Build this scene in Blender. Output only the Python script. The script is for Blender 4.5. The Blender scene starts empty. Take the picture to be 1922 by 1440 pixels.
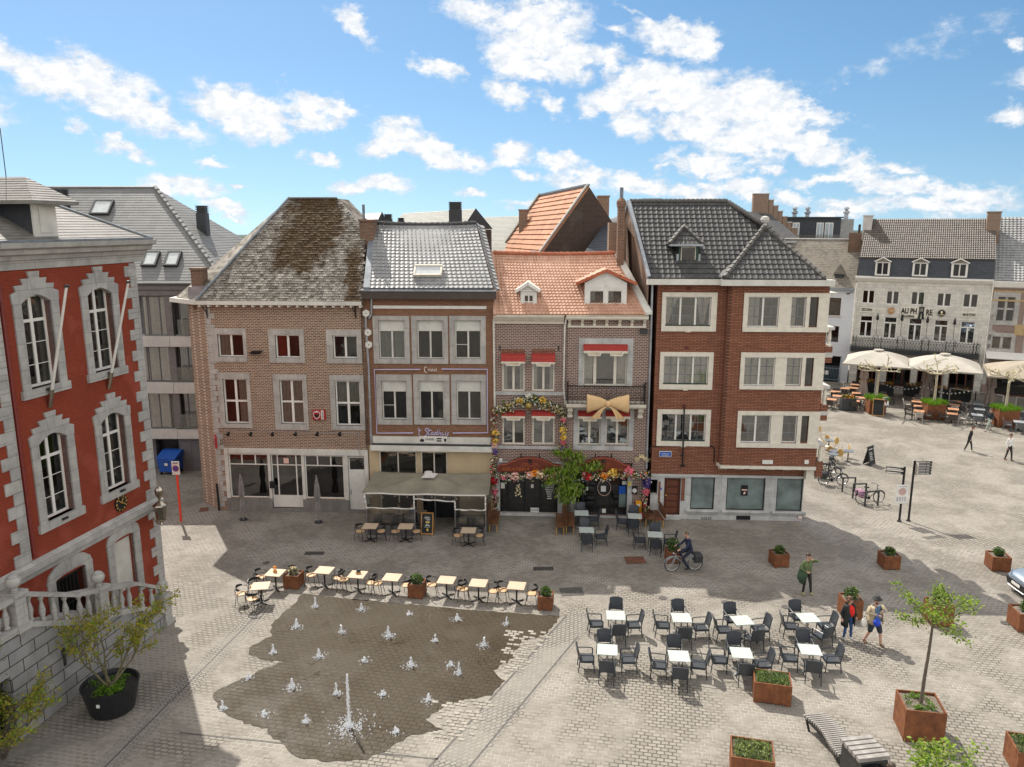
import bpy,bmesh,math,random
from mathutils import Vector,Matrix
from math import radians,sin,cos,pi,atan2,asin,hypot,tan,sqrt
random.seed(7)
SC = bpy.context.scene
COL = SC.collection
# ------------------------------------------------------------------ camera
F,PIT,HC,CX,CY = 1460.0,radians(11.443),15.0,961.0,720.0
cd = bpy.data.cameras.new('camera');cd.sensor_width = 36.0;cd.lens = 36.0*F/1922.0
cd.clip_start = 0.1;cd.clip_end = 6000
cam = bpy.data.objects.new('camera',cd);COL.objects.link(cam)
cam.location = (0,0,HC);cam.rotation_euler = (pi/2-PIT,0,0)
SC.camera = cam
# ------------------------------------------------------------------ sun, sky, exposure
SUN_AZ,SUN_EL = radians(-29.0),radians(50.0)      # azimuth from +Y, towards +X positive
sd = Vector((sin(SUN_AZ)*cos(SUN_EL),cos(SUN_AZ)*cos(SUN_EL),sin(SUN_EL)))
sl = bpy.data.lights.new('sun','SUN');sl.energy = 4.1;sl.angle = radians(0.5);sl.color = (1.0,0.945,0.86)
so = bpy.data.objects.new('sun',sl);COL.objects.link(so)
so.rotation_euler = sd.to_track_quat('Z','Y').to_euler();so.location = (-40,60,90)
SC.view_settings.view_transform = 'Standard';SC.view_settings.look = 'None'
SC.view_settings.gamma = 1.0;SC.view_settings.use_curve_mapping = False
SC.view_settings.exposure = 0.58
SC.cycles.max_bounces = 6;SC.cycles.transparent_max_bounces = 12
SC.cycles.caustics_reflective = False;SC.cycles.caustics_refractive = False
SC.cycles.sample_clamp_indirect = 6.0
def ray(px,py):
 cx = (px-CX)/F;cy = (py-CY)/F;c,s = cos(PIT),sin(PIT)
 return Vector((cx,c-cy*s,-s-cy*c))
def G(px,py,z=0.0):
 d = ray(px,py);t = (z-HC)/d.z
 return Vector((0,0,HC))+d*t
world = bpy.data.worlds.new('World');SC.world = world;world.use_nodes = True
def build_world():
 nt = world.node_tree;N = nt.nodes;L = nt.links;N.clear()
 def n(t,**k):
  x = N.new(t)
  for a,b in k.items(): setattr(x,a,b)
  return x
 out = n('ShaderNodeOutputWorld')
 sky = n('ShaderNodeTexSky',sky_type='NISHITA');sky.sun_disc = False
 sky.sun_elevation = SUN_EL;sky.sun_rotation = SUN_AZ
 sky.altitude = 0;sky.air_density = 1.0;sky.dust_density = 0.35;sky.ozone_density = 1.6
 tcs = n('ShaderNodeTexCoord');sps = n('ShaderNodeSeparateXYZ');L.new(tcs.outputs['Generated'],sps.inputs[0])
 mxz = n('ShaderNodeMapRange');L.new(sps.outputs[2],mxz.inputs[0]);mxz.inputs[1].default_value = 0.0;mxz.inputs[2].default_value = 1.0;mxz.inputs[3].default_value = 0.11;mxz.inputs[4].default_value = 1.0
 cbs = n('ShaderNodeCombineXYZ');L.new(sps.outputs[0],cbs.inputs[0]);L.new(sps.outputs[1],cbs.inputs[1]);L.new(mxz.outputs[0],cbs.inputs[2])
 L.new(cbs.outputs[0],sky.inputs[0])
 hs = n('ShaderNodeHueSaturation');hs.inputs['Saturation'].default_value = 1.2;hs.inputs['Hue'].default_value = 0.493;hs.inputs['Value'].default_value = 1.0
 L.new(sky.outputs[0],hs.inputs['Color'])
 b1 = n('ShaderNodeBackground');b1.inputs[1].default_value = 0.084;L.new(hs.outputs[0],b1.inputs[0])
 tc = n('ShaderNodeTexCoord');sp = n('ShaderNodeSeparateXYZ');L.new(tc.outputs['Generated'],sp.inputs[0])
 def mth(op,a,b=None,c=None,clamp=False):
  m = n('ShaderNodeMath',operation=op);m.use_clamp = clamp
  for i,v in enumerate((a,b,c)):
   if v is None: continue
   if isinstance(v,(int,float)): m.inputs[i].default_value = v
   else: L.new(v,m.inputs[i])
  return m.outputs[0]
 az = mth('ARCTAN2',sp.outputs[0],sp.outputs[1]);el = mth('ARCSINE',sp.outputs[2])
 cb = n('ShaderNodeCombineXYZ')
 L.new(mth('MULTIPLY',az,57.2958),cb.inputs[0]);L.new(mth('MULTIPLY',el,57.2958),cb.inputs[1])
 P = cb.outputs[0]
 st = n('ShaderNodeVectorMath',operation='MULTIPLY');st.inputs[1].default_value = (0.8,1.25,1);L.new(P,st.inputs[0])
 def noise(scale,det,rough,src,off=0):
  x = n('ShaderNodeTexNoise');x.inputs['Scale'].default_value = scale;x.inputs['Detail'].default_value = det
  x.inputs['Roughness'].default_value = rough
  if off:
   a = n('ShaderNodeVectorMath',operation='ADD');a.inputs[1].default_value = (off,off*0.7,off*0.3);L.new(src,a.inputs[0]);src = a.outputs[0]
  L.new(src,x.inputs['Vector']);return x
 w1 = noise(0.55,6,0.62,st.outputs[0])
 wv = n('ShaderNodeVectorMath',operation='SUBTRACT');L.new(w1.outputs['Color'],wv.inputs[0]);wv.inputs[1].default_value = (.5,.5,.5)
 ws = n('ShaderNodeVectorMath',operation='SCALE');L.new(wv.outputs[0],ws.inputs[0]);ws.inputs['Scale'].default_value = 3.0
 wa = n('ShaderNodeVectorMath',operation='ADD');L.new(P,wa.inputs[0]);L.new(ws.outputs[0],wa.inputs[1])
 Q = wa.outputs[0]
 blobs = [(90,150,62,34,14,1),(160,148,62,46,14,1),(220,185,75,40,18,1),(280,208,45,22,16,1),(340,246,70,18,14,.62),(8,115,34,26,40,.8),
 (420,195,58,36,0,1),(480,222,65,36,10,1),(520,250,36,20,0,.9),(590,205,60,30,8,1),(645,205,34,16,10,.9),(580,238,45,14,0,.9),
 (745,256,50,26,0,1),(735,272,60,18,0,1),(820,284,75,24,14,1),(870,300,48,18,8,1),
 (230,278,42,16,16,.9),(600,295,38,13,8,.95),(700,345,72,17,-4,.95),(400,312,30,10,0,.7),(345,350,66,18,8,.9),(420,390,45,14,16,.85),(442,409,20,6,0,.8),
 (882,365,24,12,0,.9),(668,48,46,18,32,.85),(815,128,50,18,16,.85),(455,350,12,5,0,.7),(145,236,30,10,0,.5),
 (900,25,70,30,10,.8),(1010,58,85,58,0,1.05),(960,95,55,45,0,1),(1065,112,60,40,0,1),(1000,132,55,22,0,.9),(1140,108,52,22,10,.75),(1150,55,22,10,10,.7),
 (955,178,46,22,20,.9),(1030,198,34,16,30,.75),(1262,76,68,24,18,1),(1318,82,30,32,0,.95),(1228,56,26,16,20,.9),
 (1200,158,62,38,0,1.05),(1150,188,58,28,0,1),(1280,180,75,45,5,1.05),(1340,192,66,36,10,1),(1420,195,85,42,18,1.05),(1505,215,58,22,12,.95),(1185,232,44,26,20,.85),
 (1300,240,66,28,10,1),(1385,268,88,34,8,1.05),(1440,250,75,40,10,1),(1525,278,62,24,10,1),(1320,308,76,19,6,.95),(1262,313,44,8,0,.8),(1440,318,26,13,10,.85),
 (960,290,38,18,0,.85),(982,328,32,12,14,.75),(1050,300,50,18,10,.8),(1090,336,64,22,0,.95),(1205,345,66,24,0,.95),(1300,356,60,22,0,.9),(1395,350,48,18,6,.9),(1485,372,42,14,0,.75),
 (1600,312,40,22,10,.9),(1675,312,38,15,5,.85),(1560,338,70,12,0,.85),(1690,346,95,18,8,.95),(1800,368,80,22,8,.98),(1740,385,95,20,4,.9),(1590,388,56,12,0,.8),
 (1905,214,38,16,5,.85),(1912,85,14,18,0,.7),(1565,402,60,12,0,.75),(1000,385,60,12,0,.6),
 (1525,190,115,5,26,.42),(1610,138,110,14,-10,.33),(1800,60,130,26,-14,.3),(1185,20,60,6,28,.45),(530,145,50,6,-6,.3),
 (-120,200,90,40,0,1),(-250,320,120,30,0,1),(2050,150,90,40,0,1),(2200,330,140,35,0,1),(960,-200,160,60,0,1),(300,-250,150,60,0,.9),(1700,-220,170,60,10,.9)]
 fld = None
 ppd = F*pi/180
 for (px,py,rx,ry,rot,wgt) in blobs:
  d = ray(px,py).normalized()
  a,e = math.degrees(atan2(d.x,d.y)),math.degrees(asin(d.z))
  mp = n('ShaderNodeMapping',vector_type='TEXTURE')
  mp.inputs['Location'].default_value = (a,e,0);mp.inputs['Rotation'].default_value = (0,0,radians(-rot))
  mp.inputs['Scale'].default_value = (rx*1.45/ppd,ry*1.45/ppd,1)
  if fld is None: L.new(Q,mp.inputs['Vector'])
  else:
   ma = n('ShaderNodeVectorMath',operation='MULTIPLY_ADD');L.new(fld,ma.inputs[0]);ma.inputs[1].default_value = (1e-9,)*3;L.new(Q,ma.inputs[2]);L.new(ma.outputs[0],mp.inputs['Vector'])
  ln = n('ShaderNodeVectorMath',operation='LENGTH');L.new(mp.outputs[0],ln.inputs[0])
  v = mth('MULTIPLY',mth('SUBTRACT',1.0,ln.outputs['Value'],clamp=True),wgt)
  fld = v if fld is None else mth('MAXIMUM',fld,v)
 big = noise(0.9,9,0.62,st.outputs[0],31)
 amt = mth('ADD',fld,mth('MULTIPLY',mth('SUBTRACT',big.outputs[0],0.5),0.85))
 def smooth(v,lo,hi):
  m = n('ShaderNodeMapRange',interpolation_type='SMOOTHSTEP');L.new(v,m.inputs[0])
  m.inputs[1].default_value = lo;m.inputs[2].default_value = hi;return m.outputs[0]
 gate = smooth(fld,0.0,0.16)
 alpha = mth('MULTIPLY',smooth(amt,0.10,0.56),gate)
 thick = smooth(amt,0.25,0.72)
 det = noise(1.5,6,0.6,st.outputs[0],77)
 shade = mth('MULTIPLY',smooth(det.outputs[0],0.36,0.62),1.0)
 cc = n('ShaderNodeMix',data_type='RGBA');cc.inputs[6].default_value = (0.66,0.73,0.82,1);cc.inputs[7].default_value = (1,1,1,1)
 L.new(mth('ADD',mth('MULTIPLY',thick,0.5),mth('MULTIPLY',shade,0.62),clamp=True),cc.inputs[0])
 b2 = n('ShaderNodeBackground');b2.inputs[1].default_value = 0.71;L.new(cc.outputs[2],b2.inputs[0])
 mx = n('ShaderNodeMixShader');L.new(mth('MULTIPLY',alpha,0.97),mx.inputs[0]);L.new(b1.outputs[0],mx.inputs[1]);L.new(b2.outputs[0],mx.inputs[2])
 # towards the sun-lit front the sky above is clear with cumulus; behind and overhead an unseen, bright, broken cloud cover is added as warm fill light
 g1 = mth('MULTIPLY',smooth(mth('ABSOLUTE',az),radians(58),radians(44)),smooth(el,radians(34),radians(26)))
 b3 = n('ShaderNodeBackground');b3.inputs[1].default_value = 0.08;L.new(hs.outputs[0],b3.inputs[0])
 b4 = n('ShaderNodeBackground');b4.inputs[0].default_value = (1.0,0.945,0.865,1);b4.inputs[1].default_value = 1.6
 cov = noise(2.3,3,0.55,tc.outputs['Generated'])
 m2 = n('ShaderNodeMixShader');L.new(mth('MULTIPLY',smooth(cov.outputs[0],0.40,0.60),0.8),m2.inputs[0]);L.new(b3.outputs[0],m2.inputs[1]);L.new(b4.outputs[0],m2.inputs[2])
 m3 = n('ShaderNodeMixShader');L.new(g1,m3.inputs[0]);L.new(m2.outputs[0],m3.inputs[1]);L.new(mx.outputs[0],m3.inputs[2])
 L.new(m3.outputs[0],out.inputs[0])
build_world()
# ------------------------------------------------------------------ naming helpers
def put(o,parent=None):
 COL.objects.link(o)
 if parent is not None: o.parent = parent
 return o
def tag(o,label=None,cat=None,group=None,kind=None):
 if label: o['label'] = label
 if cat: o['category'] = cat
 if group: o['group'] = group
 if kind: o['kind'] = kind
 return o
def thing(name,label,cat,loc=(0,0,0),rz=0.0,group=None):
 o = bpy.data.objects.new(name,None);o.empty_display_size = 0.3
 COL.objects.link(o);o.location = loc;o.rotation_euler = (0,0,rz)
 return tag(o,label,cat,group)
def children_of(o): return [c for c in list(o.children)]
def copy_tree(o,parent=None):
 c = o.copy();COL.objects.link(c)
 if parent is not None: c.parent = parent
 for ch in children_of(o): copy_tree(ch,c)
 return c
def dup(o,loc,rz=0.0,label=None,group=None,scale=None):
 c = copy_tree(o);c.location = loc;c.rotation_euler = (0,0,rz)
 if scale: c.scale = scale
 if label: c['label'] = label
 if group: c['group'] = group
 return c
# ------------------------------------------------------------------ mesh builder
class MB:
 def __init__(s): s.v = [];s.f = [];s.m = [];s.mat = 0;s.X = None;s.sm = [];s.smooth = False
 def add(s,vs,fs,mat=None):
  b = len(s.v)
  for p in vs:
   p = Vector(p)
   s.v.append(s.X @ p if s.X is not None else p)
  for f in fs:
   s.f.append([b+i for i in f]);s.m.append(s.mat if mat is None else mat);s.sm.append(s.smooth)
  return s
 def quad(s,a,b,c,d,mat=None): return s.add([a,b,c,d],[(0,1,2,3)],mat)
 def poly(s,pts,mat=None): return s.add(pts,[tuple(range(len(pts)))],mat)
 def box(s,x0,x1,y0,y1,z0,z1,mat=None):
  vs = [(x0,y0,z0),(x1,y0,z0),(x1,y1,z0),(x0,y1,z0),(x0,y0,z1),(x1,y0,z1),(x1,y1,z1),(x0,y1,z1)]
  return s.add(vs,[(0,3,2,1),(4,5,6,7),(0,1,5,4),(1,2,6,5),(2,3,7,6),(3,0,4,7)],mat)
 def bbox(s,x0,x1,y0,y1,z0,z1,b=0.01,mat=None):
  # box with chamfered edges
  vs = [];idx = {}
  X = (x0,x1);Y = (y0,y1);Z = (z0,z1);sg = (1,-1)
  for i in (0,1):
   for j in (0,1):
    for k in (0,1):
     c = (X[i],Y[j],Z[k])
     for ax in range(3):
      p = [c[0]+sg[i]*b,c[1]+sg[j]*b,c[2]+sg[k]*b];p[ax] = c[ax]
      idx[(i,j,k,ax)] = len(vs);vs.append(p)
  fs = []
  for ax in range(3):
   o = [a for a in range(3) if a != ax]
   for e in (0,1):
    def key(a,bb):
     t = [0,0,0];t[ax] = e;t[o[0]] = a;t[o[1]] = bb;return idx[(*t,ax)]
    fs.append([key(0,0),key(1,0),key(1,1),key(0,1)])
  for ax in range(3):
   o = [a for a in range(3) if a != ax]
   for a in (0,1):
    for bb in (0,1):
     def k2(e,axx):
      t = [0,0,0];t[ax] = e;t[o[0]] = a;t[o[1]] = bb;return idx[(*t,axx)]
     fs.append([k2(0,o[0]),k2(1,o[0]),k2(1,o[1]),k2(0,o[1])])
  for i in (0,1):
   for j in (0,1):
    for k in (0,1): fs.append([idx[(i,j,k,0)],idx[(i,j,k,1)],idx[(i,j,k,2)]])
  return s.add(vs,fs,mat)
 def prism(s,pts,d,mat=None):
  # pts: planar polygon (3D), d: extrusion vector
  n = len(pts);d = Vector(d);a = [Vector(p) for p in pts];b = [p+d for p in a]
  fs = [tuple(range(n-1,-1,-1)),tuple(range(n,2*n))]+[(i,(i+1) % n,n+(i+1) % n,n+i) for i in range(n)]
  return s.add(a+b,fs,mat)
 def tube(s,pts,r,n=8,mat=None,caps=True,taper=None):
  pts = [Vector(p) for p in pts];rs = r if isinstance(r,(list,tuple)) else [r]*len(pts)
  vs = [];fs = [];up = None
  for i,p in enumerate(pts):
   if i == 0: t = pts[1]-p
   elif i == len(pts)-1: t = p-pts[i-1]
   else: t = (pts[i+1]-p).normalized()+(p-pts[i-1]).normalized()
   if t.length < 1e-9: t = Vector((0,0,1))
   t.normalize()
   if up is None:
    up = Vector((0,0,1)) if abs(t.z) < 0.9 else Vector((1,0,0))
   a = t.cross(up)
   if a.length < 1e-6: a = t.cross(Vector((0.3,1,0.2)))
   a.normalize();b = a.cross(t).normalized();up = b
   for k in range(n):
    q = 2*pi*k/n+pi/n;vs.append(p+(a*cos(q)+b*sin(q))*rs[i])
  for i in range(len(pts)-1):
   for k in range(n):
    fs.append((i*n+k,i*n+(k+1) % n,(i+1)*n+(k+1) % n,(i+1)*n+k))
  if caps:
   fs.append(tuple(range(n-1,-1,-1)));fs.append(tuple((len(pts)-1)*n+k for k in range(n)))
  return s.add(vs,fs,mat)
 def bar(s,a,b,w,h,mat=None):
  # rectangular bar between two points, w horizontal width, h other width
  a = Vector(a);b = Vector(b);t = (b-a).normalized()
  up = Vector((0,0,1)) if abs(t.z) < 0.95 else Vector((0,1,0))
  x = t.cross(up).normalized()*w/2;y = x.cross(t).normalized()*h/2
  vs = [a-x-y,a+x-y,a+x+y,a-x+y,b-x-y,b+x-y,b+x+y,b-x+y]
  return s.add(vs,[(0,3,2,1),(4,5,6,7),(0,1,5,4),(1,2,6,5),(2,3,7,6),(3,0,4,7)],mat)
 def lathe(s,prof,c=(0,0,0),n=16,mat=None,sx=1.0,sy=1.0,a0=0.0):
  c = Vector(c);vs = [];fs = []
  for r,z in prof:
   for k in range(n):
    q = 2*pi*k/n+a0;vs.append(c+Vector((r*cos(q)*sx,r*sin(q)*sy,z)))
  m = len(prof)
  for i in range(m-1):
   for k in range(n): fs.append((i*n+k,i*n+(k+1) % n,(i+1)*n+(k+1) % n,(i+1)*n+k))
  fs.append(tuple(range(n-1,-1,-1)));fs.append(tuple((m-1)*n+k for k in range(n)))
  return s.add(vs,fs,mat)
 def ball(s,c,r,n=10,m=6,mat=None,sx=1,sy=1,sz=1):
  prof = [(max(1e-4,r*sin(pi*i/m)),-r*cos(pi*i/m)*sz) for i in range(m+1)]
  return s.lathe(prof,c,n,mat,sx,sy)
 def cyl(s,c,r,z0,z1,n=16,mat=None):
  return s.lathe([(r,z0),(r,z1)],c,n,mat)
 def build(s,name,mats,parent=None,smooth=False,loc=None,bevel=None):
  me = bpy.data.meshes.new(name);me.from_pydata([tuple(p) for p in s.v],[],s.f)
  if not isinstance(mats,(list,tuple)): mats = [mats]
  for m in mats: me.materials.append(m)
  for p,mi,sm in zip(me.polygons,s.m,s.sm):
   p.material_index = min(mi,len(mats)-1);p.use_smooth = smooth or sm
  me.validate();me.update()
  o = bpy.data.objects.new(name,me);put(o,parent)
  if loc is not None: o.location = loc
  return o
def repeat(root,mb,name,mat,spots,smooth=False):
 """the same small part again and again: one mesh, one object per spot (x, y, z[, rotz])"""
 o = mb.build(name,mat,root,smooth);objs = [o]
 for k,s in enumerate(spots):
  c = o if k == 0 else o.copy()
  if k: COL.objects.link(c)
  c.parent = root;c.location = s[:3]
  if len(s) > 3: c.rotation_euler = (0,0,s[3])
  objs.append(c)
 return objs
def recalc(o):
 bm = bmesh.new();bm.from_mesh(o.data);bmesh.ops.recalc_face_normals(bm,faces=bm.faces);bm.to_mesh(o.data);bm.free();return o
def text_mb(txt,size,depth=0.01,shear=0.0,align='CENTER',spacing=1.0,bold=0.0):
 """text as a mesh lying in the XZ plane, facing -Y"""
 cu = bpy.data.curves.new('t','FONT');cu.body = txt;cu.size = size;cu.extrude = depth/2;cu.offset = bold*size;cu.shear = shear
 cu.align_x = align;cu.align_y = 'CENTER';cu.space_character = spacing;cu.resolution_u = 2
 o = bpy.data.objects.new('t',cu);COL.objects.link(o)
 dg = bpy.context.evaluated_depsgraph_get();me = bpy.data.meshes.new_from_object(o.evaluated_get(dg))
 vs = [Vector((v.co.x,-v.co.z,v.co.y)) for v in me.vertices];fs = [tuple(p.vertices) for p in me.polygons]
 bpy.data.objects.remove(o);bpy.data.curves.remove(cu);bpy.data.meshes.remove(me)
 return vs,fs
def add_text(mb,txt,c,size,depth=0.012,shear=0,mat=None,width=None,spacing=1.0,xscale=1.0,bold=0.0):
 vs,fs = text_mb(txt,size,depth,shear,'CENTER',spacing,bold)
 if width:
  w = max(v.x for v in vs)-min(v.x for v in vs);k = width/w
 else: k = xscale
 c = Vector(c)
 mb.add([Vector((v.x*k,v.y,v.z))+c for v in vs],fs,mat)
# ------------------------------------------------------------------ facade frames
class Fac:
 def __init__(s,P0,ang):
  s.P = Vector((P0[0],P0[1],0));s.a = ang
  s.u = Vector((cos(ang),sin(ang),0));s.n = Vector((-sin(ang),cos(ang),0))   # n points into the building
 def loc(s,w):
  d = w-s.P;return Vector((d.dot(s.u),d.dot(s.n),d.z))
 def uz(s,px,py,v=0.0):
  d = ray(px,py);o = Vector((0,0,HC));t = (v-(o-s.P).dot(s.n))/d.dot(s.n)
  q = s.loc(o+d*t);return q.x,q.z
 def p(s,px,py,v=0.0):
  u,z = s.uz(px,py,v);return Vector((u,v,z))
 def g(s,px,py,z=0.0): return s.loc(G(px,py,z))
 def slope(s,px,py,ve,ze,tn):
  """hit the plane z = ze + tn*(v-ve)"""
  d = ray(px,py);o = Vector((0,0,HC));dv = d.dot(s.n);ov = (o-s.P).dot(s.n)
  t = (ze+tn*(ov-ve)-o.z)/(d.z-tn*dv)
  return s.loc(o+d*t)
 def w(s,q): return s.P+s.u*q[0]+s.n*q[1]+Vector((0,0,q[2]))
 def rect(s,x0,y0,x1,y1,v=0.0):
  """axis-aligned u/z rectangle from an image quad's mid lines"""
  ym,xm = (y0+y1)/2,(x0+x1)/2
  u0 = s.uz(x0,ym,v)[0];u1 = s.uz(x1,ym,v)[0];z1 = s.uz(xm,y0,v)[1];z0 = s.uz(xm,y1,v)[1]
  return [u0,u1,z0,z1]
# ------------------------------------------------------------------ materials (procedural)
MATS = {}
class NT:
 def __init__(s,name):
  s.m = bpy.data.materials.new(name);s.m.use_nodes = True;s.t = s.m.node_tree;s.t.nodes.clear()
  s.out = s.n('ShaderNodeOutputMaterial');s.b = s.n('ShaderNodeBsdfPrincipled');s.l(s.b.outputs[0],s.out.inputs[0])
  MATS[name] = s.m
 def n(s,t,**k):
  x = s.t.nodes.new(t)
  for a,b in k.items(): setattr(x,a,b)
  return x
 def l(s,a,b): s.t.links.new(a,b)
 def val(s,sock,v):
  if hasattr(v,'is_linked') or isinstance(v,bpy.types.NodeSocket): s.l(v,sock)
  else: sock.default_value = v
 def math(s,op,a,b=None,clamp=False):
  m = s.n('ShaderNodeMath',operation=op);m.use_clamp = clamp;s.val(m.inputs[0],a)
  if b is not None: s.val(m.inputs[1],b)
  return m.outputs[0]
 def mix(s,f,a,b,typ='MIX'):
  m = s.n('ShaderNodeMix',data_type='RGBA',blend_type=typ)
  s.val(m.inputs[0],f)
  for i,v in ((6,a),(7,b)):
   s.val(m.inputs[i],v if isinstance(v,bpy.types.NodeSocket) else (*v,1) if len(v) == 3 else v)
  return m.outputs[2]
 def coord(s,kind='Object'): return s.n('ShaderNodeTexCoord').outputs[kind]
 def noise(s,vec,scale,det=4,rough=0.55,dist=0.0):
  x = s.n('ShaderNodeTexNoise');x.inputs['Scale'].default_value = scale;x.inputs['Detail'].default_value = det
  x.inputs['Roughness'].default_value = rough;x.inputs['Distortion'].default_value = dist;s.l(vec,x.inputs['Vector']);return x.outputs[0]
 def ncol(s,vec,scale,det=3):
  x = s.n('ShaderNodeTexNoise');x.inputs['Scale'].default_value = scale;x.inputs['Detail'].default_value = det;s.l(vec,x.inputs['Vector']);return x.outputs[1]
 def rng(s,v,a,b,c=0.0,d=1.0,smooth=False):
  m = s.n('ShaderNodeMapRange');m.interpolation_type = 'SMOOTHSTEP' if smooth else 'LINEAR'
  s.val(m.inputs[0],v)
  for i,q in enumerate((a,b,c,d)): m.inputs[1+i].default_value = q
  return m.outputs[0]
 def vmul(s,v,k):
  m = s.n('ShaderNodeVectorMath',operation='MULTIPLY');s.l(v,m.inputs[0]);m.inputs[1].default_value = k;return m.outputs[0]
 def vadd(s,v,w):
  m = s.n('ShaderNodeVectorMath',operation='ADD');s.l(v,m.inputs[0]);s.val(m.inputs[1],w);return m.outputs[0]
 def sep(s,v):
  x = s.n('ShaderNodeSeparateXYZ');s.l(v,x.inputs[0]);return x.outputs
 def comb(s,x,y,z=0.0):
  c = s.n('ShaderNodeCombineXYZ')
  for i,q in enumerate((x,y,z)): s.val(c.inputs[i],q)
  return c.outputs[0]
 def wall(s):
  """(x+y, z) of object space: bricks run level on front and side walls alike"""
  o = s.sep(s.coord());return s.comb(s.math('ADD',o[0],o[1]),o[2],0.0)
 def brick(s,vec,c1,c2,mort,bw,bh,ms,off=0.5,bias=0.0,smooth=0.1):
  b = s.n('ShaderNodeTexBrick');b.offset = off;s.l(vec,b.inputs['Vector'])
  for i,c in ((1,c1),(2,c2),(3,mort)):
   s.val(b.inputs[i],c if isinstance(c,bpy.types.NodeSocket) else (*c,1))
  b.inputs['Scale'].default_value = 1.0;b.inputs['Mortar Size'].default_value = ms;b.inputs['Mortar Smooth'].default_value = smooth
  b.inputs['Bias'].default_value = bias;b.inputs['Brick Width'].default_value = bw;b.inputs['Row Height'].default_value = bh
  return b.outputs[0],b.outputs[1]
 def bump(s,h,dist=0.01,strength=1.0):
  b = s.n('ShaderNodeBump');b.inputs['Distance'].default_value = dist;b.inputs['Strength'].default_value = strength
  s.l(h,b.inputs['Height']);s.l(b.outputs[0],s.b.inputs['Normal'])
 def fin(s,col=None,rough=0.7,metal=0.0,spec=None):
  if col is not None: s.val(s.b.inputs['Base Color'],col if isinstance(col,bpy.types.NodeSocket) else (*col,1))
  s.val(s.b.inputs['Roughness'],rough);s.val(s.b.inputs['Metallic'],metal)
  if spec is not None: s.b.inputs['Specular IOR Level'].default_value = spec
  return s.m
def plain(name,col,rough=0.6,metal=0.0,var=0.18,scale=4.0,bump=0.0,spec=None,tint=None):
 if name in MATS: return MATS[name]
 t = NT(name);c = t.coord()
 f = t.rng(t.noise(c,scale,5),0.3,0.7)
 dark = tuple(x*(1-var) for x in col);light = tuple(min(1,x*(1+var)) for x in (tint or col))
 k = t.mix(f,dark,light)
 if bump: t.bump(t.noise(c,scale*8,4),bump,0.7)
 return t.fin(k,rough,metal,spec)
def brickmat(name,c1,c2,mort,bw=0.22,bh=0.075,ms=0.012,soot=0.35,sootcol=(0.06,0.05,0.045),noisy=0.5,patch=None):
 t = NT(name);w = t.wall();o = t.coord()
 jit = t.vmul(t.ncol(o,1.6,2),(0.03,0.02,0));w2 = t.vadd(w,jit)
 col,fac = t.brick(w2,c1,c2,mort,bw,bh,ms)
 big = t.noise(o,0.45,6,0.65);col = t.mix(t.rng(big,0.5,0.78,0,soot),col,sootcol)
 fine = t.noise(t.vmul(w,(9,22,1)),1.0,3);col = t.mix(t.rng(fine,0.3,0.7,0,noisy),col,t.mix(0.5,col,(0.02,0.015,0.01)))
 if patch:
  p = t.noise(o,0.8,3,0.5);col = t.mix(t.rng(p,0.55,0.65,0,0.5),col,patch)
 t.bump(t.math('SUBTRACT',t.math('MULTIPLY',fine,0.4),fac),0.012,0.7)
 return t.fin(col,0.88,0,0.25)
def stone(name,col,bw=0.9,bh=0.32,ms=0.006,stain=0.35,mort=None,rough=0.8):
 t = NT(name);o = t.coord();w = t.wall()
 base = t.mix(t.rng(t.noise(o,2.2,6,0.65),0.3,0.7),tuple(x*0.78 for x in col),tuple(min(1,x*1.15) for x in col))
 c2,fac = t.brick(w,(1,1,1),(0.86,0.86,0.88),mort or (0.5,0.48,0.45),bw,bh,ms)
 base = t.mix(1.0,base,c2,'MULTIPLY')
 st = t.noise(t.vmul(o,(1.4,1.4,0.35)),1.0,5,0.7);base = t.mix(t.rng(st,0.5,0.75,0,stain),base,(0.09,0.085,0.075))
 t.bump(t.math('SUBTRACT',t.math('MULTIPLY',t.noise(o,30,3),0.3),fac),0.008,0.6)
 return t.fin(base,rough,0,0.3)
def tilemat(name,c1,c2,dirt=(0.05,0.045,0.04),dirtamt=0.5,rough=0.5,moss=None,spec=0.4,tw=0.24,th=0.3):
 t = NT(name);o = t.coord();s = t.sep(o)
 v = t.comb(s[0],t.math('ADD',s[2],t.math('MULTIPLY',s[1],0.7)))
 wn = t.n('ShaderNodeTexWhiteNoise');wn.noise_dimensions = '2D'
 fl = t.n('ShaderNodeVectorMath',operation='FLOOR');t.l(t.vmul(v,(1/tw,1/th,1)),fl.inputs[0]);t.l(fl.outputs[0],wn.inputs['Vector'])
 col = t.mix(wn.outputs[0],c1,c2)
 col = t.mix(t.rng(t.noise(o,0.9,6,0.65),0.42,0.72,0,dirtamt),col,dirt)
 if moss:
  col = t.mix(t.rng(t.noise(o,1.3,7,0.7),0.52,0.66,0,0.8),col,moss)
 t.bump(t.noise(o,45,3),0.004,0.6)
 return t.fin(col,rough,0,spec)
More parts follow.
